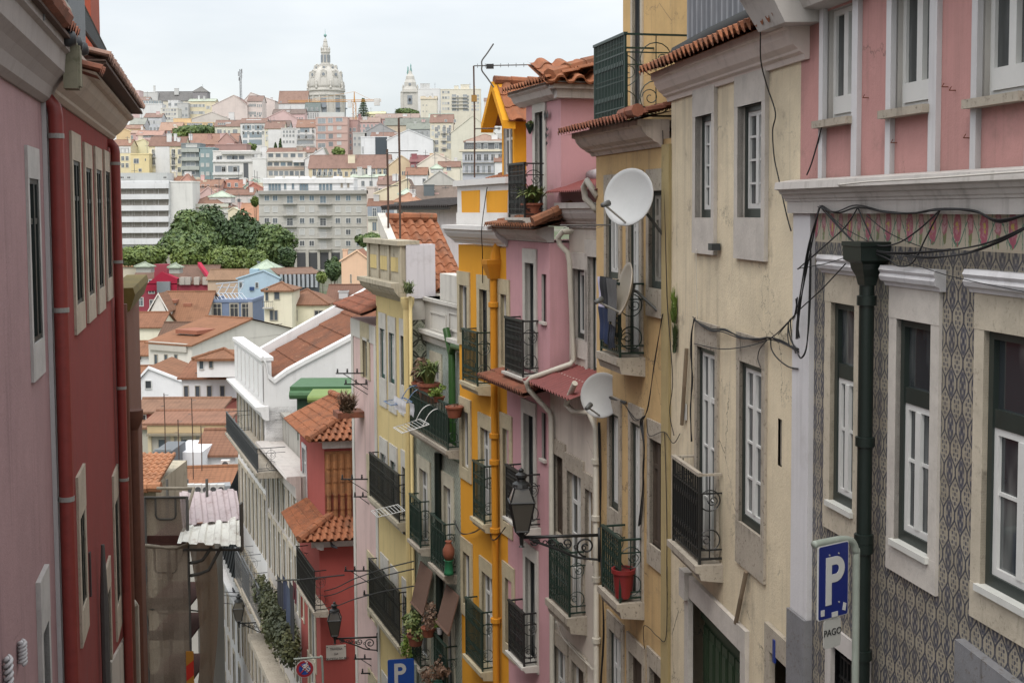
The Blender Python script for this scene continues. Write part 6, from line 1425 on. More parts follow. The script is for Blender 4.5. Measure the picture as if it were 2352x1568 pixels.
hs('brick_red_roof', 'brick red roof with round dormers behind the park trees', 438, 506, 428, 455, lin(200, 150, 130), ('slope', 414), rcol=(.35, .13, .08), wins=(([466, 478, 496], [428], 5, 6, 'w'),))
hs('pink_gable', 'plain rose gable in front of the brick red roof', 441, 512, 462, 440, lin(226, 188, 180), ('gable', 478, 430), rcol=(.4, .16, .1), dep=12)
h = hs('ornate_house', 'ornate grey white house with a hipped red roof just above the park trees', 417, 524, 476, 425, lin(206, 204, 196), ('hip', 449), rcol=(.32, .12, .08), dep=16, cat='building'); h.box('parapet', 417, 524, 468, 478, -.4, .3, lin(206, 206, 190)); h.box('ledge', 417, 524, 487, 490, 0, .4, GR); h.win((432, 510, 4), [497], 8, 12, 'w')
hs('white_lantern', 'white tent shaped roof lantern above the ornate house', 480, 530, 452, 430, lin(220, 216, 214), ('pyr', 439), rcol=(.6, .6, .57), dep=7, low=466, chim=((524, 446, 14, 22, lin(228, 214, 206)),))
hs('white_pink_house', 'white and pink low house with red roofs and a white chimney', 516, 582, 448, 440, lin(226, 214, 206), ('slope', 436), rcol=RR, chim=((577, 430, 8, 18, W1), (562, 446, 8, 16, lin(228, 206, 200))))
hs('red_dormer_house', 'white house with red roof and two dormers beside a pale green gable', 503, 560, 432, 460, W1, ('slope', 414), rcol=(.42, .12, .07), wins=(([526, 543], [425], 6, 8, 'w'),), chim=((512, 409, 7, 10, W1), (561, 408, 6, 14, W1)))
hs('green_gable', 'pale green gable with an orange roof part left of the penthouse', 560, 606, 430, 458, lin(176, 204, 186), ('gable', 583, 411), rcol=(.5, .5, .48), dep=8)
hs('orange_gable', 'small orange red gable in front of the pale green gable', 567, 604, 433, 452, lin(206, 120, 92), ('gable', 582, 420), rcol=RO, dep=6)
hs('yellow_portico', 'yellowish house with a small white pediment at the edge of the park trees', 524, 552, 486, 420, lin(228, 214, 176), ('gable', 536, 477), rcol=W1, dep=6)
hs('skylight_roof_house', 'bright orange roof with white skylights beside the grey apartment block', 548, 600, 508, 405, W1, ('slope', 468), rcol=(.55, .2, .11), dep=14)
h = hs('grey_apartments', 'big grey concrete apartment block with balconies and a ground floor arcade', 594, 842, 441, 380, lin(196, 192, 182), cat='building', base=-30, dep=14)
cu = [613, 632, 694, 716, 776, 800, 824]
for v, st in ((455, 'b'), (481, 's'), (507, 'wd'), (533, 'sd'), (559, 'sdw')):
    h.win(cu, [v], 10, 11, st); h.win([666, 742], [v + 3], 13, 16, 'd' if v == 507 else ('b' if v == 455 else 's'))
for v in (468, 494, 520, 546, 572): h.rail(648, 680, v - 9, v, 1.1, (.25, .26, .26)); h.rail(728, 761, v - 9, v, 1.1, (.25, .26, .26)); h.box('ledge', 594, 842, v + 1, v + 2.4, 0, .12, lin(170, 166, 156))
for u in (640, 666, 692, 719, 745, 771): h.box('arcade_bay', u - 10, u + 10, 580, 618, 0, .06, (.03, .03, .035))
for u in (653, 679, 706, 732, 758, 784): h.box('arcade_column', u - 3, u + 3, 574, 620, 0, .5, lin(186, 180, 168))
h.box('roof_slab', 592, 845, 438, 446, -14, 1.0, lin(168, 164, 156)); h.rail(596, 842, 432, 438, .9, (.3, .3, .3))
h2 = hs('penthouse', 'white rooftop penthouse on the grey apartment block', 605, 812, 412, 384, lin(236, 236, 236), cat='building', base=h.ze, dep=10); h2.win((620, 642, 4), [430], 6, 16, 'b'); h2.win([655, 673], [428], 5, 14, 'b'); h2.win((691, 705, 3), [430], 6, 15, 'b'); h2.win((736, 760, 4), [430], 6, 15, 'b'); h2.box('white_band', 604, 812, 413, 421, 0, .5, W1); h2.win((785, 800, 2), [426], 5, 10, 'n')
for u, wd in ((640, 16), (670, 30), (700, 20), (720, 8), (775, 20)): h2.box('roof_hood', u - wd / 2, u + wd / 2, 405, 413, -4, -2, W1)
hs('pinkish_side_wall', 'narrow pinkish wall on the near flank of the grey apartment block', 842, 860, 432, 379, lin(220, 204, 192), cat='building', base=-30)
h = hs('blue_mansard_house', 'cream house with a blue grey mansard floor and two tall white windows', 845, 905, 500, 360, lin(232, 228, 208), cat='building', base=-30); h.box('mansard', 844, 905, 474, 501, -5, -.2, lin(150, 160, 172)); h.win([860, 881], [488], 8, 19, 'w'); h.win([860, 881], [520], 8, 18, 'b', 'st'); h.rail(844, 902, 496, 502, .6)
hs('mansard_red_roof', 'red roof of the blue grey mansard house', 845, 905, 474, 362, GR, ('slope', 458), rcol=RR, dep=8)
h = hs('yellow_stained_gable', 'stained yellow gable house right of the grey apartment block', 860, 950, 445, 365, lin(232, 216, 178), ('gable', 935, 411), rcol=(.28, .14, .11), dep=16, base=-30); h.win([866], [459], 8, 12, 'w', 'st')
hs('red_tip_roof', 'red pyramid roof right behind the dark shed roof', 905, 968, 463, 340, GR, ('hip', 443), rcol=(.5, .2, .13), dep=9, chim=((950, 444, 6, 12, W1),))
hs('brown_slope_house', 'house with a long brown roof slope left of the amber parapet', 940, 1052, 462, 350, GR, ('slope', 428), rcol=(.22, .13, .12), dep=14, chim=((985, 424, 24, 22, lin(90, 100, 105)),))
hs('white_tent_house', 'white tent shaped roof among the red roofs by the amber parapet', 916, 950, 446, 345, lin(200, 200, 200), ('pyr', 433), rcol=(.6, .6, .58), dep=5, low=456)
hs('pale_pink_low', 'pale pink low house with a brown roof over the penthouse', 868, 912, 424, 420, lin(232, 208, 200), ('slope', 406), rcol=(.27, .12, .1), chim=((872, 418, 14, 18, lin(232, 208, 200)),))
hs('white_long_wall', 'long white wall behind the penthouse terrace', 806, 880, 407, 440, W1, ('slope', 402), rcol=(.6, .58, .55))
# ================================================================ valley houses between the street and the park
WV = lin(236, 234, 232); CV = lin(226, 218, 194)
hs('orange_gable_house', 'house with an orange tiled roof at the left edge of the park trees', 270, 353, 612, 330, lin(226, 214, 190), ('slope', 573), rcol=(.45, .19, .1), dep=12, wins=(([320], [600], 7, 9, 'w'),))
h = hs('crimson_house', 'crimson house with a stepped gable and brown roofs in the valley', 303, 489, 652, 290, lin(160, 36, 62), ('slope', 611), rcol=(.2, .085, .065), dep=14, cat='building')
h.win([322], [693], 13, 18, 'w'); h.win([348], [658], 12, 30, 'w'); h.win([400], [656], 12, 26, 'n', 'st'); h.win([318], [653], 12, 14, 'w'); h.win([350], [702], 10, 26, 'd'); h.box('grey_cabinet', 360, 390, 647, 672, 0, 1.2, lin(140, 146, 152))
h.box('chimney_block', 354, 384, 607, 640, -2.5, -.2, lin(160, 36, 62))
m = MB(); f_ = h.f; pts = [f_.p(336, 654), f_.p(372, 624), f_.p(408, 640), f_.p(408, 668), f_.p(336, 668)]; m.v = []; 
m.q(*[p + Vector((0, .35, 0)) for p in pts]); m.q(pts[0] + Vector((0, .35, 0)), pts[1] + Vector((0, .35, 0)), pts[1] - Vector((0, 2, 0)), pts[0] - Vector((0, 2, 0))); m.q(pts[1] + Vector((0, .35, 0)), pts[2] + Vector((0, .35, 0)), pts[2] - Vector((0, 2, 0)), pts[1] - Vector((0, 2, 0))); m.build('gable', far(lin(160, 36, 62)), h.o)
for u in (418, 431, 451, 471): h.box('dormer', u - 6, u + 6, 637, 654, -1, .5, lin(190, 180, 170)); 
s_ = h.f; h.win([418, 431, 451, 471], [646], 8, 13, 'wn')
m = MB(); a, c = f_.p(458, 608, -4), f_.p(488, 650, .3); m.hexa([(a.x - .4, a.y, a.z - .3), (c.x - .4, c.y, c.z - .3), (c.x + .4, c.y, c.z - .3), (a.x + .4, a.y, a.z - .3), (a.x - .4, a.y, a.z + .6), (c.x - .4, c.y, c.z + .6), (c.x + .4, c.y, c.z + .6), (a.x + .4, a.y, a.z + .6)]); m.build('gable_coping', far(lin(170, 50, 74)), h.o)
for (nm, u0, u1, ve, vr, lb) in (('tin_lantern', 312, 346, 612, 602, 'grey tin roof lantern on the brown roof left of the crimson chimney'), ('tin_cowl', 388, 412, 614, 604, 'small grey tin cowl right of the crimson chimney')): hs(nm, lb, u0, u1, ve, 283, lin(170, 168, 160), ('pyr', vr), rcol=(.38, .38, .34), dep=3, cat='roof lantern', low=ve + 14)
hs('brown_roof_strip', 'long low house with a rusty brown roof between the crimson and the light blue house', 477, 572, 643, 284, lin(200, 170, 140), ('slope', 620), rcol=(.33, .15, .09), dep=8)
h = hs('light_blue_house', 'light blue house with arched windows and a stepped gable', 546, 641, 640, 268, lin(172, 200, 220), ('gable', 605, 622), rcol=(.25, .3, .33), dep=14)
h.win([553, 590], [655], 6, 12, 'd', 'f'); h.box('blue_cloth', 573, 583, 659, 667, 0, .3, (.02, .07, .22)); h.box('water_tank', 573, 592, 618, 632, -5, -3, lin(160, 190, 210))
hs('white_pyramid_roof', 'white green pyramid roof with a grey flue above the light blue house', 580, 632, 618, 280, lin(196, 196, 196), ('pyr', 597), rcol=(.5, .52, .48), dep=8, low=640, chim=((593, 600, 4, 22, lin(110, 116, 122)),))
h = hs('pillared_shed', 'long brown roofed shed with a row of grey pillars beside the light blue house', 641, 733, 629, 274, lin(90, 94, 98), ('slope', 617), rcol=(.25, .11, .08), t=-.5, dep=12, cat='building')
for k in range(9): u = 647 + k * 10; h.box('pillar', u - 2.5, u + 2.5, 630, 660, 0, .8, lin(176, 182, 188))
h = hs('salmon_gable_house', 'tall salmon pink gable house with a red roof right of the park', 784, 848, 600, 235, lin(240, 196, 158), ('gable', 820, 576), rcol=(.42, .14, .08), dep=14, chim=((792, 572, 10, 26, lin(236, 196, 160)),)); h.win([806], [640], 3, 20, 'n')
hs('salmon_house_back', 'red tiled back roof with a white tent light behind the salmon gable', 818, 880, 606, 240, lin(236, 196, 160), ('slope', 578), rcol=(.42, .14, .08), dep=12)
hs('white_tent_light', 'white tent shaped roof light on the salmon gable house', 830, 862, 576, 244, lin(226, 222, 220), ('pyr', 566), rcol=(.62, .62, .62), dep=5, low=592)
h = hs('dormer_roof_house', 'house with a broad orange roof and two long dormers, rendered gable on its left', 362, 470, 738, 200, lin(224, 214, 204), ('slope', 671), rcol=(.36, .13, .07), dep=13)
for (u, v) in ((396, 708), (430, 716)): h.box('dormer', u - 7, u + 7, v - 16, v + 8, -5.5, -3.2, lin(206, 200, 196)); h.box('dormer_roof', u - 9, u + 9, v - 19, v - 12, -5.6, -2.9, (.36, .13, .07))
hs('stained_gable', 'stained white gable wall on the left flank of the two dormer roof', 345, 382, 716, 198, lin(226, 220, 212), ('gable', 364, 676), rcol=(.4, .16, .1), dep=5)
h = hs('blue_tiled_ruin', 'roofless house with blue tiled front, dark openings and a metal roof frame', 480, 578, 694, 205, lin(118, 134, 164), None, dep=10)
h.win([499, 538, 565], [713], 17, 30, 'd', 'st'); h.box('bare_plaster', 480, 490, 694, 735, 0, .2, lin(176, 168, 156)); h.box('bare_plaster', 570, 580, 694, 735, 0, .2, lin(176, 168, 156))
m = MB()
for k in range(11):
    p, q = h.f.p(474 + k * 9.5, 690, 0), h.f.p(466 + k * 9, 674, -5); m.tube([p, q], .09, 5)
m.tube([h.f.p(474, 690), h.f.p(575, 690)], .1, 5); m.tube([h.f.p(466, 674, -5), h.f.p(558, 674, -5)], .1, 5)
for k in range(4): m.tube([h.f.p(500 + k * 16, 674, -5), h.f.p(512 + k * 16, 652, -6)], .08, 5)
m.tube([h.f.p(496, 652, -6), h.f.p(560, 646, -6)], .1, 5); m.tube([h.f.p(500, 660, -6), h.f.p(548, 660, -6)], .08, 5); m.build('roof_frame', far(lin(176, 182, 188)), h.o)
h = hs('cream_hip_house', 'cream house with a dark red hipped roof, barred windows and a small turret', 632, 752, 699, 190, lin(236, 228, 196), ('hip', 664), rcol=(.33, .12, .07), dep=12, cat='building'); h.win([673, 732], [724], 17, 21, 'd', 'st'); h.win([722], [753], 10, 20, 'w', 'st')
h = hs('cream_turret', 'cream corner turret with its own hipped red roof beside the barred windows', 606, 670, 667, 186, lin(232, 224, 196), ('hip', 648), rcol=(.36, .14, .08), dep=7); h.win([636], [678], 11, 18, 'w', 'st'); h.win([613], [676], 6, 28, 'w', 'st'); h.win([633, 625], [724, 766], 9, 22, 'w', 'st'); h.rail(613, 645, 744, 761, .9, (.06, .06, .07)); h.rail(603, 625, 692, 706, .8, (.12, .12, .12))
hs('long_cream_wall', 'long cream wall continuing the barred window house to the right', 748, 840, 706, 196, lin(226, 218, 190), ('slope', 656), rcol=(.26, .1, .075), dep=12, chim=((788, 668, 20, 16, lin(200, 200, 200)),))
hs('small_orange_roof', 'low house with an orange roof at the left edge below the crimson house', 296, 368, 752, 182, lin(236, 230, 206), ('slope', 719), rcol=(.36, .12, .065), dep=8, chim=((344, 738, 12, 12, W1),))
hs('brown_tiled_wing', 'brown tiled roof wing below the two dormer roof', 366, 452, 778, 176, lin(226, 214, 190), ('slope', 742), rcol=(.2, .085, .06), dep=8)
h = hs('white_gable_house', 'white house with a steep orange roof and a large blank gable, centre of the valley', 341, 440, 790, 150, lin(226, 220, 208), ('slope', 731), rcol=(.40, .135, .065), t=.62, dep=20, cat='building'); h.win([359, 382, 405], [829], 9, 30, 'w', 'st'); h.box('parapet', 341, 427, 787, 806, -.3, .3, lin(196, 190, 178)); h.rail(338, 425, 848, 862, 1.0, (.06, .06, .06))
h.box('dormer', 411, 447, 766, 786, -6.5, -3, W1); h.box('dormer_roof', 403, 452, 758, 767, -7.5, -2.5, (.36, .12, .06))
hs('low_orange_roof', 'low orange roof left of the stone parapet in the valley', 300, 342, 816, 160, W1, ('slope', 786), rcol=(.38, .13, .065), dep=8, wins=(([320], [822], 10, 8, 'd'),))
hs('tiny_orange_roof', 'sliver of an orange roof beside the white barn gable', 300, 330, 864, 142, W1, ('slope', 843), rcol=(.38, .13, .065), dep=5)
h = hs('white_barn_gable', 'white barn like gable with one barred window in the lower valley', 306, 456, 892, 132, lin(238, 238, 240), ('gable', 342, 846), rcol=(.37, .125, .06), dep=9); h.win([341], [883], 13, 17, 'd'); h.rail(300, 312, 940, 946, .3)
h = hs('arched_window_house', 'white house with four arched windows and a tiled turret in the lower valley', 417, 560, 868, 120, lin(232, 232, 234), ('slope', 826), rcol=(.36, .115, .06), dep=11, cat='building'); h.win([428, 454, 481, 511], [901], 9, 30, 'w', 'st'); h.win([540], [930], 14, 20, 'w'); h.rail(455, 545, 853, 862, -1.0, (.1, .1, .1))
h2 = hs('white_turret', 'white turret with two windows under a tiled roof on the arched window house', 452, 545, 823, 117, lin(236, 236, 236), ('hip', 801), rcol=(.37, .125, .06), dep=6, low=866); h2.win([463], [837], 9, 20, 'w'); h2.win([485], [836], 8, 16, 'w', 'st')
h = hs('red_top_house', 'long house with a red painted top floor and patched brown roofs in the lower valley', 306, 500, 946, 108, lin(176, 84, 70), ('slope', 918), rcol=(.36, .15, .1), dep=8, cat='building'); h.win([328, 389, 472], [959], 14, 12, 'd')
h = hs('peeling_house', 'grey and ochre peeling house front with arched windows below the red top floor', 338, 516, 972, 104, lin(188, 182, 170), ('mono', 968), rcol=(.4, .15, .1), dep=4, cat='building'); h.box('peeling_frieze', 338, 516, 974, 994, 0, .25, lin(204, 176, 128)); h.box('cornice', 336, 518, 996, 1001, 0, .55, lin(150, 138, 116)); h.win([372, 422, 470], [1022], 15, 27, 'w', 'st')
for u in (344, 396, 412, 446, 462): h.box('pilaster', u - 4, u + 4, 1001, 1060, 0, .15, lin(208, 190, 152))
hs('left_grey_house', 'narrow grey green house with a small roof left of the peeling house', 306, 340, 982, 106, lin(196, 192, 176), ('slope', 976), rcol=(.4, .16, .1), dep=5)
hs('red_slope_house', 'small house under a steep red brown roof slope beside the slate balcony', 455, 540, 1045, 96, W1, ('slope', 990), rcol=(.33, .12, .075), dep=7)
h = hs('white_flat_house', 'white flat roofed annexe with ducts on its roof above the scaffold', 393, 464, 1038, 94, lin(236, 236, 238), None, dep=5)
h = hs('louvred_block', 'dark grey roof block with louvred tops left of the white annexe', 352, 394, 1036, 91, lin(112, 116, 120), None, dep=4)
for k in range(6): h.box('louvre', 354, 392, 1031 + k * 4, 1033.5 + k * 4, 0, .15, lin(140, 146, 150))
h = hs('low_louvred_block', 'low dark louvred roof plant behind the scaffold top rail', 344, 404, 1124, 76, lin(100, 106, 112), None, dep=3)
for k in range(5): h.box('louvre', 345, 403, 1121 + k * 4, 1123.5 + k * 4, 0, .2, lin(130, 138, 144))
hs('orange_strip_roof', 'house with a bright orange roof behind the white railing over the scaffold', 372, 530, 1112, 86, lin(222, 206, 206), ('slope', 1077), rcol=(.42, .14, .065), dep=6, t=-.12)
hs('scaffold_orange_roof', 'orange roofed house seen through the scaffold', 330, 450, 1236, 66, lin(190, 186, 178), ('slope', 1160), rcol=(.4, .135, .065), dep=6)
h = hs('white_coping_house', 'low house with white coping and grey wall behind the air conditioners', 352, 530, 1120, 82, lin(150, 152, 154), None, dep=1.2, t=-.25)
ACM = paint('white_enamel', (.62, .62, .6), .5, .15); FAN = paint('dark_fan', (.08, .085, .09), .5, .3)
fac = Fr((at(515, 1120, 74).x, 74), (-1, -.18))
for k in range(6):
    u = 420 + k * 17.5; p = fac.p(u, 1140); t = thing('air_conditioner', 'white air conditioner in the row behind the tin canopy', 'air conditioner', fac.M @ Matrix.Translation((p.x, 0, p.z)), 'air conditioners behind the tin canopy')
    m = MB(); m.box(-.21, .21, -.35, 0, -.05, .72); m.build('casing', ACM, t); m = MB(); m.lathe([(.17, 0), (.17, .02)], (0, 0, 0), 12); o = m.build('fan', FAN, t); o.matrix_local = Matrix.Translation((-.0, 0.0, .42)) @ Matrix.Rotation(-pi / 2, 4, 'X')
fac2 = Fr((at(540, 1080, 92).x, 92), (-1, -.05))
for i, (u, v, lb) in enumerate(((517, 1066, 'white air conditioner, higher of the two by the zinc mansard'), (500, 1078, 'white air conditioner, lower of the two by the zinc mansard'))):
    p = fac2.p(u, v); t = thing('air_conditioner', lb, 'air conditioner', fac2.M @ Matrix.Translation((p.x, 0, p.z)))
    m = MB(); m.box(-.32, .32, -.4, 0, -.3, .3); m.build('casing', ACM, t); m = MB(); m.lathe([(.22, 0), (.22, .02)], (0, 0, 0), 14); o = m.build('fan', FAN, t); o.matrix_local = Matrix.Rotation(-pi / 2, 4, 'X')
# green tin sheds on the terrace
fg2 = Fr((at(812, 930, 58).x, 58), (-1, 0)); GS = paint('green_tin', (.05, .13, .05), .6, .4); GS2 = paint('light_green_tin', (.17, .24, .06), .6, .3)
t = thing('green_shed', 'dark green tin shed under the white gable wall', 'shed', fg2.M); zz = [fg2.Z(740, v) for v in (1010, 905, 887)]
a, c = fg2.S(812, 930), fg2.S(682, 930); m = MB(); m.box(a, c, -3, 0, zz[0], zz[1]); m.build('wall', paint('dark_green_tin', (.015, .05, .025), .6, .4), t)
m = MB(); m.tube([(a, .15, zz[1]), (c + .3, .15, zz[1])], .2, 10); m.box(a, c + .3, -3, .1, zz[1] - .05, zz[2]); m.build('roof', GS, t, smooth=False)
fg3 = Fr((at(812, 930, 56).x, 56), (-1, 0)); t = thing('green_awning', 'light green tin awning in front of the dark green shed', 'awning', fg3.M); zz = [fg3.Z(740, v) for v in (1000, 916, 908)]
a, c = fg3.S(812, 930), fg3.S(708, 930); m = MB(); m.box(a, c - .2, -1.4, -.6, zz[0], zz[1]); m.build('wall', paint('olive_tin', (.07, .12, .035), .6, .4), t); m = MB(); m.tube([(a, .1, zz[1]), (c, .1, zz[1])], .16, 10); m.hexa([(a, -1.4, zz[1] + .05), (c, -1.4, zz[1] + .05), (c, .1, zz[1] - .1), (a, .1, zz[1] - .1), (a, -1.4, zz[2] + .1), (c, -1.4, zz[2] + .1), (c, .1, zz[2] - .0), (a, .1, zz[2])]); m.build('roof', GS2, t)
m = MB(); p = fg3.p(718, 985, .1); m.tube([(p.x, .1, fg3.Z(718, 1010, .1)), (p.x, .1, fg3.Z(718, 925, .1))], .06, 6); m.build('post', ACM, t)
# ================================================================ trees
LF1 = leafmat('park_leaves', (.075, .125, .03), (.15, .2, .055), (.05, .09, .03)); LF2 = leafmat('light_green_leaves', (.11, .165, .03), (.2, .25, .065), (.07, .11, .03)); LF3 = leafmat('dark_leaves', (.045, .085, .03), (.085, .13, .04), (.035, .065, .028))  # LF2 is the lighter, yellower green of the three leaf mixes
BARK = paint('bark', (.06, .045, .035), .9, .4)
def tree(u, v, ru, rv, D, lm, label, n=2600, size=.5, name='park_tree', group=None, lumps=13, seed=0):
    rnd = random.Random(seed); p = at(u, v, D); k = D / FPX; rx, rz = ru * k * 1.14, rv * k * 1.06; gz = min(ground_z(D), p.z - rz - 1)
    t = thing(name, label, 'tree', Matrix.Translation((p.x, p.y, gz)), group); c = Vector((0, 0, p.z - gz))
    m = MB(); m.tube([(0, 0, -.5), (.1, 0, c.z * .45), (.2, .1, c.z)], [rx * .09, rx * .07, rx * .03], 8)
    for i in range(5): a = i * 1.3; m.tube([(.1, 0, c.z * .5), (cos(a) * rx * .5, sin(a) * rx * .5, c.z + rz * .25)], [rx * .05, rx * .015], 6)
    m.build('trunk', BARK, t)
    m = MB()
    for i in range(lumps):
        while True:
            d = Vector((rnd.uniform(-1, 1), rnd.uniform(-1, 1), rnd.uniform(-1, 1)))
            if .35 < d.length < 1: break
        q = c + Vector((d.x * rx * .78, d.y * rx * .7, d.z * rz * .76)); r = rnd.uniform(.24, .44)
        leaves(m, q, (rx * r, rx * r, rz * r * 1.05), n // lumps, size, rnd, shell=.5)
    leaves(m, c, (rx * .82, rx * .82, rz * .82), n // 2, size * 1.35, rnd, shell=.55)
    m.build('crown', lm, t); return t
tree(438, 530, 48, 48, 345, LF1, 'broad green park tree in front of the white end wall', 3600, .55, seed=1, lumps=18)
tree(486, 520, 40, 46, 352, LF3, 'tall green park tree just below the ornate house', 3000, .55, seed=2, lumps=16)
tree(556, 540, 50, 54, 342, LF3, 'large dark green park tree in the middle of the park', 4200, .55, seed=3, lumps=18)
tree(632, 560, 44, 52, 335, LF1, 'green park tree in front of the grey apartment block', 3600, .5, seed=4, lumps=17)
tree(426, 562, 66, 34, 332, LF1, 'wide spreading park tree over the crimson house', 3600, .5, seed=5, lumps=18)
tree(520, 596, 54, 36, 318, LF2, 'round light green park tree at the front of the park', 4200, .45, seed=6, lumps=20)
tree(430, 592, 42, 32, 315, LF2, 'smaller light green park tree left of the round one', 3000, .45, seed=7, lumps=15)
tree(330, 588, 58, 28, 322, LF2, 'low light green park tree at the red pipe', 3200, .45, seed=8, lumps=16)
tree(590, 600, 30, 26, 312, LF2, 'small bright park tree right of the round one', 1800, .45, seed=9)
tree(660, 590, 20, 26, 322, LF3, 'dark narrow park tree against the arcade', 1400, .45, seed=10)
tree(470, 560, 50, 40, 338, LF1, 'middle green park tree between the wide and the round park trees', 3200, .5, seed=21, lumps=18)
tree(598, 560, 42, 46, 338, LF3, 'deep green park tree behind the small bright one', 3000, .5, seed=22, lumps=16)
tree(855, 554, 34, 20, 300, LF1, 'green tree right of the grey apartment block', 2200, .4, seed=11)
tree(766, 618, 20, 26, 262, LF3, 'dark shrub like tree at the end of the pillared shed', 1800, .38, seed=12)
tree(738, 636, 12, 14, 258, LF2, 'small leafy bush tree right of the grey pillars', 700, .35, seed=13)
tree(445, 302, 46, 15, 690, LF1, 'wide green tree in front of the yellow ochre building on the hill', 2600, .8, name='hill_tree', seed=14, lumps=16)
tree(412, 310, 16, 8, 680, LF2, 'small light green tree at the foot of the wide hill tree', 500, .8, name='hill_tree', seed=15)
tree(932, 260, 26, 12, 800, LF1, 'round green tree below the bell tower', 1600, .9, name='hill_tree', seed=16)
tree(776, 349, 14, 11, 560, LF2, 'green tree above the long red brown roof', 900, .7, name='hill_tree', seed=17)
tree(575, 338, 14, 9, 590, LF2, 'small tree at the foot of the white modern apartment house', 700, .7, name='hill_tree', seed=18)
tree(586, 462, 9, 12, 400, LF2, 'palm green tree beside the grey apartment block', 500, .5, name='hill_tree', seed=19)
for (u, v, h_, lb) in ((644, 333, 26, 'slim dark cypress below the cream apartment block'), (633, 338, 16, 'shorter cypress next to the slim dark one')):
    p = at(u, v, 590); k = 590 / FPX; t = thing('cypress', lb, 'tree', Matrix.Translation((p.x, p.y, p.z - h_ * k * .5)))
    m = MB(); m.tube([(0, 0, -3), (0, 0, h_ * k)], .2, 5); m.build('trunk', BARK, t); m = MB()
    for i in range(8): leaves(m, (0, 0, h_ * k * i / 8), (1.2 * (1 - i / 9), 1.2 * (1 - i / 9), 1.0), 60, .5)
    m.build('crown', LF3, t)
# conifer with tiered branches
D = 780; k = D / FPX; p = at(835, 277, D); t = thing('araucaria', 'tall dark conifer with tiered branches right of the crane mast', 'tree', Matrix.Translation((p.x, p.y, p.z - 3))); H_ = 49 * k
m = MB(); m.tube([(0, 0, -6), (0, 0, H_ + 3)], [.5, .1], 6); m.build('trunk', BARK, t); m = MB()
for i in range(13):
    z = 4 + H_ * i / 13; r = (18 * k) * (1 - i / 13.5)
    for j in range(8):
        a = j * pi / 4 + i * .4
        for q in range(6): s_ = (q + .6) / 6; leaves(m, (cos(a) * r * s_, sin(a) * r * s_, z - .5 * s_ + .6 * s_ * s_), (.42, .42, .25), 7, .38)
m.build('crown', LF3, t)
# ================================================================ landmarks on the skyline
ST = far(lin(196, 193, 186), .45); VERD = far(lin(128, 165, 160)); DK = far(lin(140, 146, 152))
D = 950; k = D / FPX; pb = at(749.5, 250, D); t = thing('basilica_dome', 'pale stone basilica dome with a tall lantern and green ball, rising over the hill', 'church', Matrix.Translation(pb))
Zq = lambda v: at(749.5, v, D).z - pb.z
r0 = 42 * k
m = MB(); m.lathe([(r0, -12), (r0, Zq(223)), (r0 * 1.05, Zq(222)), (r0 * 1.05, Zq(219)), (r0 * .98, Zq(218)), (r0 * .98, Zq(212)), (r0 * 1.04, Zq(211)), (r0 * 1.04, Zq(208)), (r0 * .97, Zq(207)), (r0 * .97, Zq(204))], n=32); m.build('drum', ST, t)
for j in range(16):
    a = j * pi / 8 + pi / 16; m = MB(); m.box(-.6, .6, -.6, .6, -10, Zq(223)); o = m.build('pilaster', ST, t); o.matrix_local = Matrix.Rotation(a, 4, 'Z') @ Matrix.Translation((r0 + .1, 0, 0))
for j in range(8):
    a = j * pi / 4 - pi / 2; m = MB(); m.box(-.3, .4, -2.1, 2.1, -6, Zq(229)); m.lathe([(2.1, -.3), (2.1, .4)], (0, 0, 0), 16); o = m.build('window', DK, t); o.matrix_local = Matrix.Rotation(a, 4, 'Z') @ Matrix.Translation((r0 - .1, 0, 0))
prof = []
for i in range(13): q = i / 12; prof.append((r0 * .95 * (cos(q * pi / 2 * .86) ** .82) + .0, Zq(204) + (Zq(153) - Zq(204)) * sin(q * pi / 2 * .98) ** 1.05))
m = MB(); m.lathe(prof, n=32); m.build('dome', ST, t, smooth=True)
for j in range(16):
    a = j * pi / 8 + pi / 16; m = MB(); m.tube([(r * cos(a) * 1.005, r * sin(a) * 1.005, z) for r, z in prof], .25, 5); m.build('rib', ST, t)
for i, (fr_, rr) in enumerate(((5, 1.5), (9, 1.1))):
    for j in range(8):
        a = j * pi / 4 - pi / 2; r, z = prof[fr_]; m = MB(); m.box(-.9, .9, -rr * 1.3, rr * 1.3, -rr * 1.5, rr * 1.7); m.tube([(0, -rr * 1.5, rr * 1.6), (0, 0, rr * 2.4), (0, rr * 1.5, rr * 1.6)], .4, 5); o = m.build('dome_window', ST, t); o.matrix_local = Matrix.Rotation(a, 4, 'Z') @ Matrix.Translation((r * .99, 0, z))
        m = MB(); m.lathe([(rr * .75, -.3), (rr * .75, .3)], n=12); o2 = m.build('opening', DK, o); o2.matrix_local = Matrix.Translation((.85, 0, 0)) @ Matrix.Rotation(pi / 2, 4, 'Y')
for j in range(8):
    a = j * pi / 4 + pi / 8; m = MB(); m.lathe([(.9, 0), (.9, 1.2), (.5, 1.4), (.8, 2.6), (.75, 4), (.35, 4.6), (.5, 5.2), (.2, 6.6)], (0, 0, 0), 8); o = m.build('pinnacle', ST, t, smooth=True); o.matrix_local = Matrix.Translation((r0 * 1.0 * cos(a), r0 * 1.0 * sin(a), Zq(207)))
rl = 9.5 * k; m = MB(); m.lathe([(rl * 1.5, Zq(154)), (rl * 1.5, Zq(148)), (rl * 1.05, Zq(147)), (rl, Zq(123)), (rl * 1.15, Zq(122)), (rl * 1.15, Zq(119)), (rl * .9, Zq(118)), (rl * .62, Zq(108)), (rl * .7, Zq(107)), (rl * .45, Zq(97)), (rl * .5, Zq(96)), (rl * .2, Zq(88))], n=16); m.build('lantern', ST, t)
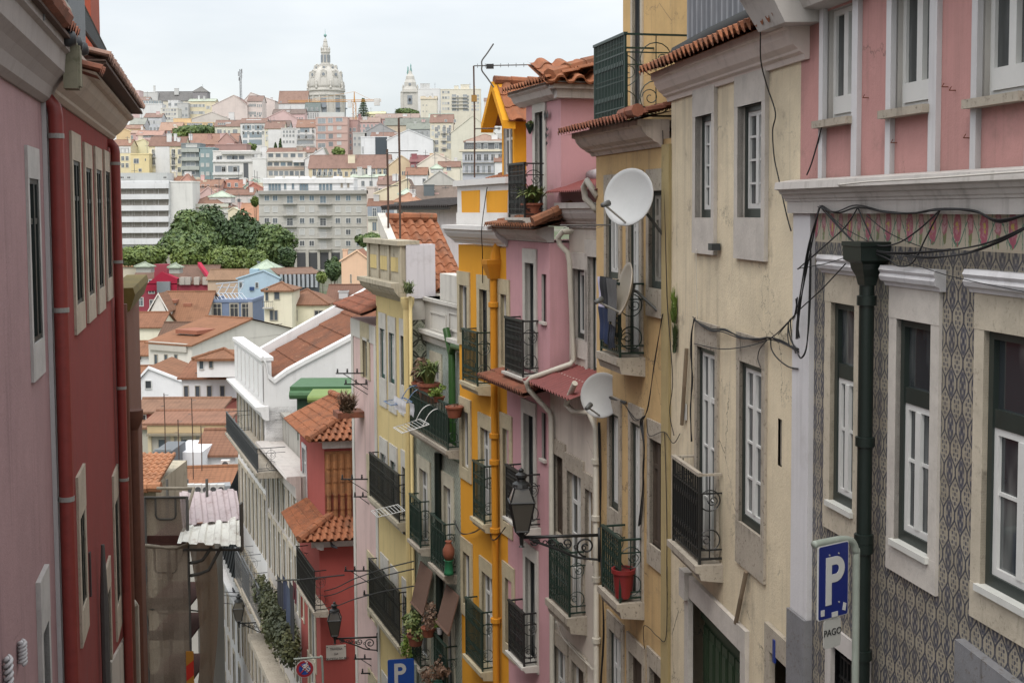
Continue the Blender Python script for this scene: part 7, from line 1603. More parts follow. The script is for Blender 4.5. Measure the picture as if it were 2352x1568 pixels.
for j in range(8): a = j * pi / 4; m = MB(); m.box(-.2, .25, -.75, .75, Zq(144), Zq(127)); o = m.build('lantern_window', DK, t); o.matrix_local = Matrix.Rotation(a, 4, 'Z') @ Matrix.Translation((rl * 1.02, 0, 0))
for j in range(8): a = j * pi / 4 + pi / 8; m = MB(); m.lathe([(.45, 0), (.3, 1), (.5, 2), (.1, 3.6)], n=6); o = m.build('pinnacle', ST, t); o.matrix_local = Matrix.Translation((rl * 1.05 * cos(a), rl * 1.05 * sin(a), Zq(119)))
m = MB(); m.tube([(0, 0, Zq(90)), (0, 0, Zq(66))], [.25, .08], 6); m.lathe([(.05, -1.25), (.8, -.9), (1.2, 0), (.8, .9), (.05, 1.25)], (0, 0, Zq(82)), 12); m.build('finial', VERD, t, smooth=True)
D = 960; k = D / FPX; pb = at(943, 258, D); t = thing('bell_tower', 'ornate pale stone bell tower with an open belfry, right of the dome', 'church', Matrix.Translation(pb)); Zq = lambda v: at(943, v, D).z - pb.z
w_ = 18 * k; m = MB(); m.box(-w_, w_, -w_, w_, -14, Zq(214)); m.box(-w_ * 1.12, w_ * 1.12, -w_ * 1.12, w_ * 1.12, Zq(214), Zq(211)); m.box(-w_ * .95, w_ * .95, -w_ * .95, w_ * .95, Zq(211), Zq(207)); m.build('shaft', ST, t)
for sx_ in (-1, 1): m = MB(); m.box(sx_ * w_ - 1, sx_ * w_ + 1, -w_ - .4, -w_ + .4, -14, Zq(214)); m.build('pilaster', ST, t)
m = MB(); m.box(-w_ * .3, w_ * .3, -w_ - .3, -w_ + .2, Zq(241), Zq(221)); m.build('belfry_opening', DK, t); m = MB(); m.lathe([(.9, 0), (.8, .8), (.4, 1.6)], (0, -w_ - .6, Zq(232)), 10); m.build('bell', far((.05, .05, .05)), t)
m = MB(); m.lathe([(w_ * .95, Zq(207)), (w_ * .8, Zq(200)), (w_ * .78, Zq(190)), (w_ * .6, Zq(184)), (w_ * .55, Zq(176)), (w_ * .3, Zq(170)), (w_ * .2, Zq(163))], n=8, a0=pi / 8); m.build('crown', ST, t)
m = MB(); m.lathe([(w_ * .16, -.3), (w_ * .16, .3)], n=12); o = m.build('clock_opening', DK, t); o.matrix_local = Matrix.Translation((0, -w_ * .76, Zq(195))) @ Matrix.Rotation(pi / 2, 4, 'X')
for (x, v0, v1) in ((-1, 207, 194), (1, 207, 194), (-.62, 196, 182), (.62, 196, 182), (-.3, 182, 152), (.1, 182, 146)):
    m = MB(); z0 = Zq(v0); h_ = Zq(v1) - z0; m.lathe([(.95, 0), (.6, h_ * .25), (.95, h_ * .5), (.4, h_ * .75), (.55, h_ * .85), (.08, h_)], (x * w_ * .9, 0, z0), 8); m.build('pinnacle', VERD if v1 < 160 else ST, t, smooth=True)
# tower crane, radio mast
OC = paint('crane_orange', (.55, .27, .06), .6, .1, bump=0); D = 700; k = D / FPX; pb = at(815, 312, D); t = thing('tower_crane', 'orange tower crane with white counterweight in front of the dome', 'crane', Matrix.Translation(pb)); Zq = lambda v: at(815, v, D).z - pb.z; Xq = lambda u: (u - 815) * k
m = MB(); w_ = .8
for sx_ in (-1, 1):
    for sy_ in (-1, 1): m.tube([(sx_ * w_, sy_ * w_, -8), (sx_ * w_, sy_ * w_, Zq(236))], .14, 4)
zz = -8; s_ = 1
while zz < Zq(240): m.tube([(-w_ * s_, -w_, zz), (w_ * s_, -w_, zz + 2)], .09, 4); m.tube([(-w_, -w_ * s_, zz), (-w_, w_ * s_, zz + 2)], .09, 4); zz += 2; s_ = -s_
m.build('mast', OC, t); m = MB()
for (y, z) in ((-.6, 233), (.6, 233), (0, 229)): m.tube([(Xq(664), y, Zq(z + 1.5)), (Xq(876), y, Zq(z))], .13, 4)
for i in range(52): x0, x1 = Xq(664 + i * 4), Xq(668 + i * 4); m.tube([(x0, -.6, Zq(233.6)), ((x0 + x1) / 2, 0, Zq(229.6)), (x1, -.6, Zq(233.6))], .07, 4)
m.build('jib', OC, t); m = MB(); m.tube([(0, 0, Zq(236)), (0, 0, Zq(211))], [.5, .2], 5); m.tube([(0, 0, Zq(211)), (Xq(700), 0, Zq(231))], .07, 4); m.tube([(0, 0, Zq(211)), (Xq(852), 0, Zq(229))], .07, 4); m.build('tower_head', OC, t)
m = MB(); m.box(Xq(860), Xq(873), -1, 1, Zq(243), Zq(227)); m.build('counterweight', far(lin(210, 208, 204)), t); m = MB(); m.box(Xq(800), Xq(808), -.8, .8, Zq(247), Zq(230)); m.build('cab', far(lin(214, 214, 212)), t)
D = 815; k = D / FPX; pb = at(553, 222, D); t = thing('radio_mast', 'slim grey radio mast with antennas above the pink gable house', 'mast', Matrix.Translation(pb)); Zq = lambda v: at(553, v, D).z - pb.z
m = MB()
for a in (0, 2.1, 4.2): m.tube([(.7 * cos(a), .7 * sin(a), -2), (.6 * cos(a), .6 * sin(a), Zq(160))], .16, 4)
for i in range(18): z = Zq(160) * i / 18; m.tube([(.7, 0, z), (-.35, .6, z + .5), (-.35, -.6, z + 1), (.7, 0, z + 1)], .1, 4)
m.build('lattice', far((.24, .25, .26)), t)
for (x, v, h_) in ((-1.2, 170, 3), (1.0, 164, 3), (.8, 176, 2.4), (-.9, 182, 2)): m = MB(); m.box(x - .25, x + .25, -.3, .3, Zq(v) - h_ / 2, Zq(v) + h_ / 2); m.build('antenna_panel', far((.3, .3, .31)), t)
# terrain
m = MB(); ys = [-30, -10, 0, 10, 20, 40, 60, 80, 100, 125, 150, 180, 210, 245, 280, 330, 380, 440, 500, 575, 650, 725, 800, 850, 900, 950, 1000, 1200, 1500, 2500, 5000]
nx = 40; xs = [-3000 + 6000 * ((k / nx - .5) * 2) ** 3 * .5 + (k / nx - .5) * 0 for k in range(nx + 1)]
xs = [3000 * (((k / nx) - .5) * 2) ** 3 for k in range(nx + 1)]
b_ = 0
for y in ys:
    for x in xs: m.v.append((x, y, ground_z(y) - .4))
n = len(xs)
for j in range(len(ys) - 1):
    for i in range(n - 1): m.f.append((j * n + i, j * n + i + 1, (j + 1) * n + i + 1, (j + 1) * n + i)); m.mi.append(0)
g = G('hill_ground'); v = g.vec(); c = g.mix(g.noise(v, .05, 6, .7).ss(.4, .6), (.16, .15, .12), (.09, .11, .06)); g.base(c); g.rough(1)
tag(m.build('ground', g.mat), kind='structure')
m = MB(); P = []
for k in range(0, 100, 4):
    Y = k - 8
    if Y < 26: xl, xr = XL(Y), 5.69 - .1766 * Y
    else: xl = XL(min(Y, 95)); xr = 1.2 - .33 * (Y - 26)
    P.append((xl - 1, xr + 1, Y, ground_z(Y)))
for (a, b2, y, z), (c_, d_, y2, z2) in zip(P, P[1:]): m.q((a, y, z), (b2, y, z), (d_, y2, z2), (c_, y2, z2))
g = G('cobblestone'); v = g.vec(); c = g.mix(g.voro(v, 9).ss(.2, .8), (.1, .095, .09), (.2, .19, .18)); g.base(c); g.rough(.8); g.bump(g.voro(v, 9, 'Distance'), .5, .02)
tag(m.build('street', g.mat), kind='structure')
# ================================================================ things hung, fixed and standing along the street
def smooth_pts(P, n=6):
    P = [Vector(p) for p in P]; Q = [P[0]] + P + [P[-1]]; out = []
    for i in range(1, len(Q) - 2):
        a, b, c, d = Q[i - 1:i + 3]
        for k in range(n):
            t = k / n; out.append(.5 * ((2 * b) + (c - a) * t + (2 * a - 5 * b + 4 * c - d) * t * t + (3 * b - a - 3 * c + d) * t ** 3))
    out.append(P[-1]); return out
def cable(label, pts, r=.011, strands=1, spread=.02, mat=None, name='cable'):
    r *= .7; spread *= .7
    o = None; rnd = random.Random(len(label))
    m = MB()
    for s_ in range(strands):
        P = [p[0].w(*tuple(p[0].p(p[1], p[2], p[3] if len(p) > 3 else .07))) for p in pts]
        P = [Vector(p) + (Vector((rnd.uniform(-1, 1), rnd.uniform(-1, 1), rnd.uniform(-1, 1))) * spread if s_ else Vector()) for p in P]
        m.tube(smooth_pts(P), r, 5)
    o = m.build(name, mat or CABLE, None, smooth=True); tag(o, label, 'cable'); return o
Z1 = lambda L: [(f1 if x > 118 else f2, 1787.5 + .36 * x, 432.8 + .36 * y, .14) for x, y in L]
cable('thick bundle of black cables running down the white corner strip', Z1([(262, 118), (205, 345), (160, 620), (132, 830), (125, 960)]), .011, 4, .03, name='cable_bundle')
cable('black cable looping below the cable bundle at the white corner strip', Z1([(205, 345), (197, 700), (182, 1000), (150, 1080), (122, 1050)]), .011, 2, .02)
cable('black cables draped along the top of the flower frieze', Z1([(265, 110), (380, 155), (510, 120), (700, 155), (880, 158), (1035, 130), (1250, 140), (1400, 200), (1640, 150)]), .011, 3, .03, name='cable_bundle')
cable('black cable slanting from the frieze hook down to the cream wall', Z1([(510, 120), (440, 230), (360, 310), (280, 380), (125, 515)]), .011, 1)
cable('black cable hanging in a deep loop below the frieze', Z1([(510, 130), (570, 260), (630, 360), (760, 350), (900, 260), (1035, 135)]), .011, 1)
cable('black cable dropping from the middle frieze hook behind the hopper', Z1([(1035, 135), (940, 320), (860, 470), (770, 495), (700, 450), (560, 390)]), .011, 1)
cable('pair of black cables sagging across the tiles below the frieze', Z1([(270, 120), (480, 340), (640, 400), (900, 405), (1300, 360), (1640, 215)]), .01, 2, .02)
cable('pair of black cables crossing the tiles above the right window', Z1([(800, 430), (960, 445), (1200, 410), (1420, 330), (1640, 225)]), .01, 2, .02)
cable('thin black wire over the frieze flowers', Z1([(300, 140), (420, 250), (560, 330), (640, 400)]), .007, 1)
cable('thin black wire from the second hook across the frieze', Z1([(560, 170), (700, 280), (880, 360), (1000, 390), (1100, 385)]), .007, 1)
cable('thin wire across the tiles over the window caps', Z1([(640, 400), (1000, 530), (1300, 605), (1640, 672)]), .006, 1)
cable('black wire slanting from the hopper to the tangle on the cream wall', Z1([(430, 480), (280, 640), (130, 780)]) + [(f2, 1787.5, 768)], .01, 1)
cable('short thin wire from the hopper to the cream wall hook', Z1([(440, 435), (300, 480), (122, 512)]), .007, 1)
cable('white telephone cable lying along the string course', [(f1, 1925, 425, .25), (f1, 1990, 418, .3), (f1, 2060, 414, .3), (f1, 2160, 408, .3), (f1, 2300, 398, .3), (f1, 2420, 390, .3)], .013, 1, mat=paint('white_cable', (.55, .52, .47), .6, .2, bump=0))
cable('short black cable hanging below the first pink storey sill', [(f1, 1891, 275, .1), (f1, 1880, 320, .06), (f1, 1864, 375, .06), (f1, 1853, 402, .06)], .012, 1)
Z2 = lambda L: [(f2, 1486.4 + .312 * x, 451.6 + .312 * y) for x, y in L]
cable('bundle of black cables sagging along the cream wall over the window lintels', Z2([(345, 895), (400, 945), (480, 982), (570, 985), (690, 1030), (800, 1045), (905, 1038), (1000, 1080), (1105, 1130)]), .011, 4, .035, name='cable_bundle')
cable('black cable below the bundle crossing the cream lintels', Z2([(345, 1080), (540, 1120), (740, 1100), (910, 1040), (1040, 920), (1085, 870)]), .01, 1)
cable('black loop of cable under the bundle on the cream wall', Z2([(910, 1045), (915, 1120), (960, 1190), (1040, 1250), (1110, 1266)]), .012, 1)
cable('tangle of black cable ends near the corner of the cream wall', Z2([(1105, 740), (1085, 870), (1040, 930), (1060, 1060), (1110, 1130)]), .011, 3, .05, name='cable_bundle')
cable('vertical bundle of black cables left of the cream balcony door', Z2([(348, 895), (330, 1000), (322, 1150), (330, 1350), (322, 1568), (326, 1800)]), .011, 4, .02, name='cable_bundle')
cable('small loop of black cable over the right cream lintel', Z2([(880, 1060), (830, 1120), (815, 1190), (835, 1255)]), .009, 1)
cable('long black cable hanging from the cream eaves past the upper windows', [(f2, 1458 + .312 * x, .312 * y, nn) for x, y, nn in ((925, 240, .5), (928, 450, .3), (975, 640, .08), (1035, 830, .07), (1015, 960, .07), (1025, 1150, .07), (1060, 1320, .07), (1112, 1560, .07), (1150, 1700, .07))], .012, 1)
cable('thin pale wire down the cream wall below the left upper window', Z2([(360, 385), (364, 640), (370, 900)]), .008, 1, mat=PIPEW)
cable('black cable wandering down the joint between the ochre and cream houses', [(f2, 1522, 300, .05), (f2, 1527, 480, .06), (f2, 1531, 650, .06), (f2, 1534, 720, .06), (f2, 1545, 870, .07), (f2, 1538, 945, .07), (f3, 1548, 1000, .07)], .01, 1)
cable('pair of black cables slanting down the ochre wall', [(f3, 1523, 720, .07), (f3, 1503, 830, .07), (f3, 1490, 930, .07), (f3, 1478, 960, .07)], .009, 2, .02)
Z3 = lambda L: [(f3, 1129 + .264 * x, 809 + .264 * y, .07) for x, y in L]
cable('knotted bundle of cables hanging beside the lower ochre balcony door', Z3([(1325, 560), (1300, 620), (1330, 800), (1322, 1000), (1312, 1200), (1290, 1500)]), .011, 5, .04, name='cable_bundle')
cable('grey cable from the lower dish to the knotted bundle', Z3([(1130, 440), (1170, 470), (1240, 590), (1325, 560)]), .009, 2, .04)
cable('black cable zigzag over the brown shuttered ochre window', Z3([(1350, 580), (1372, 725), (1500, 690), (1580, 790), (1640, 705)]), .009, 1)
cable('black cables down the corner beside the lower ochre window', Z3([(1505, 690), (1515, 1000), (1522, 1300), (1526, 1600), (1524, 1900), (1528, 2110)]), .009, 1)
cable('bundle of black cables down the white downpipe', [(f3, 1376, 970, .1), (f3, 1379, 1100, .1), (f3, 1378, 1240, .1), (f3, 1384, 1330, .1), (f3, 1386, 1450, .1), (f3, 1381, 1570, .1)], .012, 4, .03, name='cable_bundle')
cable('thin cable hanging on the low ochre wall below the balcony', [(f3, 1480, 1490, .07), (f3, 1478, 1440, .07), (f3, 1490, 1440, .07), (f3, 1512, 1462, .07), (f3, 1530, 1460, .07), (f3, 1532, 1300, .07)], .009, 1)
cable('white cables looped along the low lintels of the white house', [(f4, 1277, 1425, .07), (f4, 1290, 1460, .07), (f4, 1310, 1485, .07), (f4, 1335, 1505, .07), (f4, 1362, 1535, .07)], .01, 3, .04, mat=PIPEW, name='cable_bundle')
cable('black wire down the parapet and cornice of the amber house', [(f6, 1119, 430, .1), (f6, 1113, 470, .1), (f6, 1106, 530, .45), (f6, 1108, 580, .12), (f6, 1108, 650, .08)], .016, 1)
cable('black wires slung across the amber house at the second balcony', [(f7, 1042, 1195, .1), (f6, 1060, 1225, .1), (f6, 1090, 1220, .1), (f6, 1115, 1205, .1), (f6, 1135, 1240, .2), (f6, 1160, 1210, .2)], .013, 2, .05)
P_ = [at(480, 1357, 78), at(620, 1362, 66), at(740, 1357, 50), at(815, 1328, 42), at(880, 1306, 38), at(950, 1288, 34.5)]
for i, (dv, lb) in enumerate(((0, 'upper'), (-.22, 'middle'), (-.7, 'lower'))):
    m = MB(); m.tube(smooth_pts([p + Vector((0, 0, dv)) for p in P_]), .02, 5); o = m.build('overhead_wire', CABLE, None, smooth=True); tag(o, 'black overhead wire crossing the lower street, the %s of three' % lb, 'cable')
# ---- satellite dishes
def dish(P, nrm, r, label, wallp, lnb, col=(.47, .48, .48)):
    nrm = Vector(nrm).normalized(); P = Vector(P)
    q = nrm.to_track_quat('Z', 'Y'); M = Matrix.Translation(P) @ q.to_matrix().to_4x4()
    t = thing('satellite_dish', label, 'satellite dish', M); Mi = M.inverted()
    m = MB(); pr = [(.001, 0)] + [(r * k / 8, .16 * r * (k / 8) ** 2 * 1.3) for k in range(1, 9)] + [(r * 1.015, .2 * r), (r * 1.02, .17 * r), (r * .97, .15 * r)] + [(r * k / 8, .16 * r * (k / 8) ** 2 * 1.3 - .03) for k in range(7, 0, -1)]
    m.lathe(pr, n=40, caps=False); m.build('reflector', paint('dish_enamel_%d' % (col[2] * 100), col, .45, .12, ns=3), t, smooth=True)
    e = Mi @ Vector(lnb); b0 = Vector((0, 0, 0)); low = Mi @ (P + Vector((0, 0, -r * .93)))
    low.z = .12 * r; m = MB(); m.tube([low, e], .018, 6); m.build('feed_arm', paint('dish_arm', (.35, .34, .32), .5, .2), t)
    d = (Vector((0, 0, .25 * r)) - e).normalized(); m = MB(); m.tube([e - d * .05, e + d * .1], [.035, .05], 8); m.build('receiver', paint('receiver_grey', (.1, .1, .095), .5, .3), t, smooth=True)
    w_ = Mi @ Vector(wallp); m = MB(); m.tube([Vector((0, 0, -.03)), Vector((0, 0, -.14)), (w_ + Vector((0, 0, -.14))) * .5, w_], .024, 8); m.build('bracket', paint('bracket_iron', (.05, .05, .045), .6, .3), t)
    m = MB(); m.box(-.05, .05, -.1, .1, -.09, -.02); m.build('mount', paint('bracket_iron', (.05, .05, .045), .6, .3), t)
    return t
p1 = at(1450, 455, 19.5); dish(p1, (-.62, -.76, .2), 66 * 19.5 / FPX, 'large white satellite dish high on the ochre house', f3.w(*tuple(f3.p(1527, 545, .0))), at(1388, 470, 19.1))
p2 = at(1385, 908, 22.2); dish(p2, (-.48, -.85, .22), 52 * 22.2 / FPX, 'smaller grey white satellite dish in front of the red corrugated roof', f3.w(*tuple(f3.p(1440, 925, .0))), at(1350, 935, 21.8), (.38, .38, .37))
p3 = at(1443, 665, 20.0); dish(p3, (-.97, -.14, .22), 61 * 20.0 / FPX, 'beige satellite dish seen edge on beside the ochre balcony', f3.w(*tuple(f3.p(1515, 718, .0))), at(1372, 692, 19.7), (.40, .35, .28))
# ---- street lanterns on scrolled brackets
LGL = glass('lantern_glass', (.075, .068, .056), .5, .1, .4, (.16, .145, .12))
def lantern(PW, L, label, s=1.0):
    PW = Vector(PW); M = Matrix.Translation(PW) @ Matrix.Rotation(pi + .1, 4, 'Z'); t = thing('street_lantern', label, 'street lamp', M)
    m = MB(); pl = ((1, 0, 0), (0, 0, 1)); m.tube([(0, 0, 0), (L, 0, .0)], .028 * s, 6); m.box(-.02, .02, -.04, .04, -.45 * s, .12 * s)
    m.spiral((L * .17, 0, -.19 * s), .17 * s, .03 * s, -pi * .5, 2.8 * pi, pl, .017 * s, 28); m.spiral((L * .42, 0, -.12 * s), .11 * s, .02 * s, 0, -2.6 * pi, pl, .014 * s, 24); m.spiral((L * .62, 0, -.085 * s), .075 * s, .015 * s, pi, 3.4 * pi, pl, .012 * s, 20); m.spiral((L * .83, 0, -.08 * s), .07 * s, .015 * s, 0, -2.6 * pi, pl, .014 * s, 20)
    m.tube(smooth_pts([(0, 0, -.42 * s), (L * .12, 0, -.4 * s), (L * .3, 0, -.36 * s), (L * .5, 0, -.24 * s), (L * .72, 0, -.13 * s), (L * .9, 0, -.03 * s)]), .022 * s, 5)
    for k in range(7): x = L * (.2 + .1 * k); m.arc((x, 0, -.05 * s - .16 * s * (1 - k / 7)), .035 * s, 0, 2 * pi, pl, .01 * s, 8)
    m.build('bracket', IRON, t, smooth=True)
    b0 = .07 * s; w0, w1, h0, h1 = .105 * s, .2 * s, .12 * s, .62 * s
    m = MB(); m.tube([(L, 0, -.12 * s), (L, 0, h0)], [.03 * s, .05 * s], 8); m.lathe([(.05 * s, -.16 * s), (.02 * s, -.12 * s)], (L, 0, 0), 8)
    for sx_ in (-1, 1):
        for sy_ in (-1, 1):
            m.tube([(L + sx_ * w0, sy_ * w0, h0), (L + sx_ * w1, sy_ * w1, h1)], .014 * s, 4); m.tube([(L + sx_ * w1, sy_ * w1, h1), (L + sx_ * .12 * s, sy_ * .12 * s, h1 + .24 * s)], .014 * s, 4); m.tube([(L, 0, -.02), (L + sx_ * w0, sy_ * w0, h0)], .012 * s, 4)
    for (w_, z) in ((w0, h0), (w1, h1), (.12 * s, h1 + .24 * s)):
        for (a, b_) in (((-1, -1), (1, -1)), ((1, -1), (1, 1)), ((1, 1), (-1, 1)), ((-1, 1), (-1, -1))): m.tube([(L + a[0] * w_, a[1] * w_, z), (L + b_[0] * w_, b_[1] * w_, z)], .018 * s, 4)
    m.lathe([(.17 * s, 0), (.15 * s, .05 * s), (.08 * s, .09 * s), (.07 * s, .13 * s), (.1 * s, .16 * s), (.1 * s, .2 * s), (.04 * s, .24 * s), (.045 * s, .28 * s), (.01 * s, .31 * s)], (L, 0, h1 + .24 * s), 12); m.build('lantern_frame', IRON, t)
    g_ = MB()
    for (a, b_) in (((-1, -1), (1, -1)), ((1, -1), (1, 1)), ((1, 1), (-1, 1)), ((-1, 1), (-1, -1))):
        g_.q((L + a[0] * w0, a[1] * w0, h0), (L + b_[0] * w0, b_[1] * w0, h0), (L + b_[0] * w1, b_[1] * w1, h1), (L + a[0] * w1, a[1] * w1, h1)); q = .12 * s
        g_.q((L + a[0] * w1, a[1] * w1, h1), (L + b_[0] * w1, b_[1] * w1, h1), (L + b_[0] * q, b_[1] * q, h1 + .24 * s), (L + a[0] * q, a[1] * q, h1 + .24 * s))
    g_.build('lantern_glass', LGL, t)
w1_ = f3.w(*tuple(f3.p(1376, 1228, .12))); lantern(w1_, (w1_ - at(1197, 1228, w1_.y)).length, 'black street lantern on a scrolled bracket in front of the narrow pink house', 1.08)
w2_ = f9.w(*tuple(f9.p(866, 1462, .1))); lantern(w2_, (w2_ - at(770, 1462, w2_.y)).length, 'black street lantern on a scrolled bracket in front of the brick red wall', 1.05)
w3_ = Vector(at(612, 1428, 62.5)); lantern(w3_, (w3_ - at(550, 1428, 62.5)).length, 'far street lantern on the long greyish building, below the iron balconies', 1.3)
# ---- signs
BLUE = paint('sign_blue', (.006, .016, .14), .35, .12, bump=0); SWH = paint('sign_white', (.5, .5, .48), .4, .12, bump=0); POST = paint('grey_green_post', (.26, .29, .25), .5, .25); INK = paint('sign_ink', (.02, .02, .02), .5, .1, bump=0)
def rrect(m, x0, x1, z0, z1, r, y0, y1, n=5):
    P = []
    for cx_, cz_, a in ((x1 - r, z1 - r, 0), (x0 + r, z1 - r, pi / 2), (x0 + r, z0 + r, pi), (x1 - r, z0 + r, 1.5 * pi)):
        for k in range(n + 1): P.append((cx_ + r * cos(a + k * pi / 2 / n), cz_ + r * sin(a + k * pi / 2 / n)))
    b_ = len(m.v); k = len(P)
    for y in (y0, y1): m.v += [(x, y, z) for x, z in P]
    m.f += [tuple(range(b_, b_ + k)), tuple(range(b_ + k, b_ + 2 * k))[::-1]] + [(b_ + i, b_ + (i + 1) % k, b_ + k + (i + 1) % k, b_ + k + i) for i in range(k)]; m.mi += [m.cur] * (k + 2)
def letter_P(m, x, z, h, y0, y1):   # traffic sign P: x left, z bottom
    t = h * .17; w_ = h * .56; m.box(x, x + t, y0, y1, z, z + h); R_ = h * .27; cz = z + h - R_; cx_ = x + w_ - R_
    m.box(x + t, cx_, y0, y1, z + h - t, z + h); m.box(x + t, cx_, y0, y1, cz - R_, cz - R_ + t); n = 14
    for k in range(n):
        a0, a1 = -pi / 2 + pi * k / n, -pi / 2 + pi * (k + 1) / n; r0, r1 = R_ - t, R_
        P = [(cx_ + r0 * cos(a0), cz + r0 * sin(a0)), (cx_ + r1 * cos(a0), cz + r1 * sin(a0)), (cx_ + r1 * cos(a1), cz + r1 * sin(a1)), (cx_ + r0 * cos(a1), cz + r0 * sin(a1))]
        m.hexa([(p[0], y0, p[1]) for p in P] + [(p[0], y1, p[1]) for p in P])
# frames for signs: x to the right seen from the camera, y towards the back
def sign_frame(P, yaw): return Matrix.Translation(P) @ Matrix.Rotation(yaw, 4, 'Z')
def put_text(txt, size, x, y, z, parent, mat, name='lettering', sx=1.0):
    me = text_mesh(txt, size, .002); me.materials.append(mat); o = bpy.data.objects.new(name, me); COL.objects.link(o); o.parent = parent
    o.matrix_local = Matrix.Translation((x, y, z)) @ Matrix.Rotation(pi / 2, 4, 'X') @ Matrix.Diagonal((sx, 1, 1, 1)); return o
YS1 = 11.0; pc = at(1914, 1333, YS1); yaw1 = radians(34); ap = 1 / cos(yaw1 + .1)
k1 = YS1 / FPX; W_, H_ = 38 * k1 * 1.36, 88 * k1
t = thing('parking_sign', 'blue parking sign with a white plate below it, on a curved grey post', 'sign', sign_frame(pc, yaw1))
m = MB(); rrect(m, -W_, W_, -H_, H_, .02, 0, .012); o = m.build('sign_border', SWH, t); m = MB(); rrect(m, -W_ * .95, W_ * .95, -H_ * .975, H_ * .975, .02, -.004, .002); m.build('sign_panel', BLUE, t)
m = MB(); letter_P(m, -W_ * .52, -H_ * .62, H_ * 1.28, -.009, -.004); m.build('letter', SWH, t)
m = MB(); m.box(-W_ * .82, -W_ * .6, -.009, -.004, -H_ * .88, -H_ * .72); m.box(-.02, .055, -.009, -.004, -H_ * .97, -H_ * .84); m.hexa([(W_ * .6, -.009, -H_ * .84), (W_ * .78, -.009, -H_ * .88), (W_ * .78, -.004, -H_ * .88), (W_ * .6, -.004, -H_ * .84), (W_ * .66, -.009, -H_ * .64), (W_ * .84, -.009, -H_ * .68), (W_ * .84, -.004, -H_ * .68), (W_ * .66, -.004, -H_ * .64)]); m.build('sticker', SWH, t)
m = MB(); rrect(m, -W_ * .55, W_ * .55, -H_ - .27, -H_ - .01, .03, .004, .014); m.build('lower_plate', paint('plate_grey', (.4, .4, .37), .5, .15, bump=0), t)
put_text('PAGO', .085, 0, .0, -H_ - .13, t, INK)
m = MB(); ax = W_ * 1.02; m.tube(smooth_pts([(-W_ * 1.1, .035, H_ * 1.05), (-.05, .035, H_ * 1.045), (ax * .8, .035, H_ * 1.02), (ax + .08, .035, H_ * .9), (ax + .13, .035, H_ * .6), (ax + .14, .035, 0), (ax + .15, .035, -2), (ax + .16, .035, -4.6)]), .034, 10); m.build('post', POST, t, smooth=True)
for (x, z) in ((-W_ * .3, H_ * .72), (W_ * .3, H_ * .72), (W_ * .36, -H_ * .6)): m = MB(); m.lathe([(.008, 0), (.008, .008)], (0, 0, 0), 8); o = m.build('bolt', paint('steel_bolt', (.25, .25, .25), .4, .2, bump=0), t); o.matrix_local = Matrix.Translation((x, -.004, z)) @ Matrix.Rotation(pi / 2, 4, 'X')
YS2 = 33.5; k2 = YS2 / FPX; pc = at(921, 1546, YS2); t = thing('parking_sign', 'blue parking sign with a white P at the lower edge, below the pale yellow house', 'sign', sign_frame(pc, radians(10)))
m = MB(); W_ = 31 * k2; rrect(m, -W_, W_, -W_ * 1.25, W_ * 1.12, .04, 0, .02); m.build('sign_panel', paint('bright_sign_blue', (.01, .06, .28), .35, .12, bump=0), t); m = MB(); letter_P(m, -W_ * .5, -W_ * .8, W_ * 1.6, -.01, -.002); m.build('letter', SWH, t); m = MB(); m.tube([(W_ * 1.1, .05, W_ * .6), (W_ * 1.1, .05, -6)], .04, 8); m.build('post', POST, t)
YS3 = 45.5; k3 = YS3 / FPX; pc = at(700, 1535, YS3); t = thing('no_stopping_sign', 'round red and blue no stopping sign covered in scrawled stickers', 'sign', sign_frame(pc, radians(12))); r_ = 21 * k3
def disc(m, r, y0, y1, n=28): b_ = len(m.v); m.lathe([(r, y0), (r, y1)], n=n); m.v[b_:] = [(x, z_, y) for x, y, z_ in m.v[b_:]]
m = MB(); disc(m, r_, 0, .015); m.build('rim', SWH, t); m = MB(); disc(m, r_ * .95, -.006, .002); m.build('red_ring', paint('sign_red', (.3, .02, .03), .4, .2, bump=0), t); m = MB(); disc(m, r_ * .66, -.012, -.004); m.build('blue_disc', paint('bright_sign_blue', (.01, .06, .28), .35, .12, bump=0), t)
m = MB(); s_ = r_ * .5
for sg in (-1, 1): m.tube([(-s_, -.014, sg * s_), (s_, -.014, -sg * s_)], r_ * .075, 4)
m.build('red_cross', paint('sign_red', (.3, .02, .03), .4, .2, bump=0), t); m = MB(); rr = random.Random(4)
for k in range(9): a = rr.uniform(0, 6.28); q = rr.uniform(.1, .55) * r_; m.tube(smooth_pts([(q * cos(a), -.018, q * sin(a)), (q * cos(a) + .06, -.018, q * sin(a) + .07), (q * cos(a) - .03, -.018, q * sin(a) + .12)]), .018, 4)
m.build('sticker', SWH, t); m = MB(); m.tube(smooth_pts([(-r_ * 1.2, .05, r_ * 1.15), (r_ * .6, .05, r_ * 1.15), (r_ * 1.6, .05, r_ * 1.1), (r_ * 1.95, .05, r_ * .6), (r_ * 2, .05, -2), (r_ * 2, .05, -7)]), .04, 8); m.build('post', POST, t, smooth=True)
pl = frr.p(772, 1497, .03); W_ = 23 * 49.6 / FPX; H_ = 17 * 49.6 / FPX; pw = frr.w(*tuple(pl)); yawr = atan2(.17, .985)
t = thing('street_name_plaque', 'white stone street name plaque on the brick red house', 'sign', sign_frame(pw, yawr)); m = MB(); m.box(-W_, W_, -.03, .03, -H_, H_); m.build('plaque', paint('plaque_stone', (.56, .53, .47), .5, .1), t)
for i, tx in enumerate(('TRAVESSA', 'DA', 'CONDESSA DO RIO')): put_text(tx, .135, 0, -.035, H_ * .5 - i * .2, t, INK, sx=.82)
m = MB()
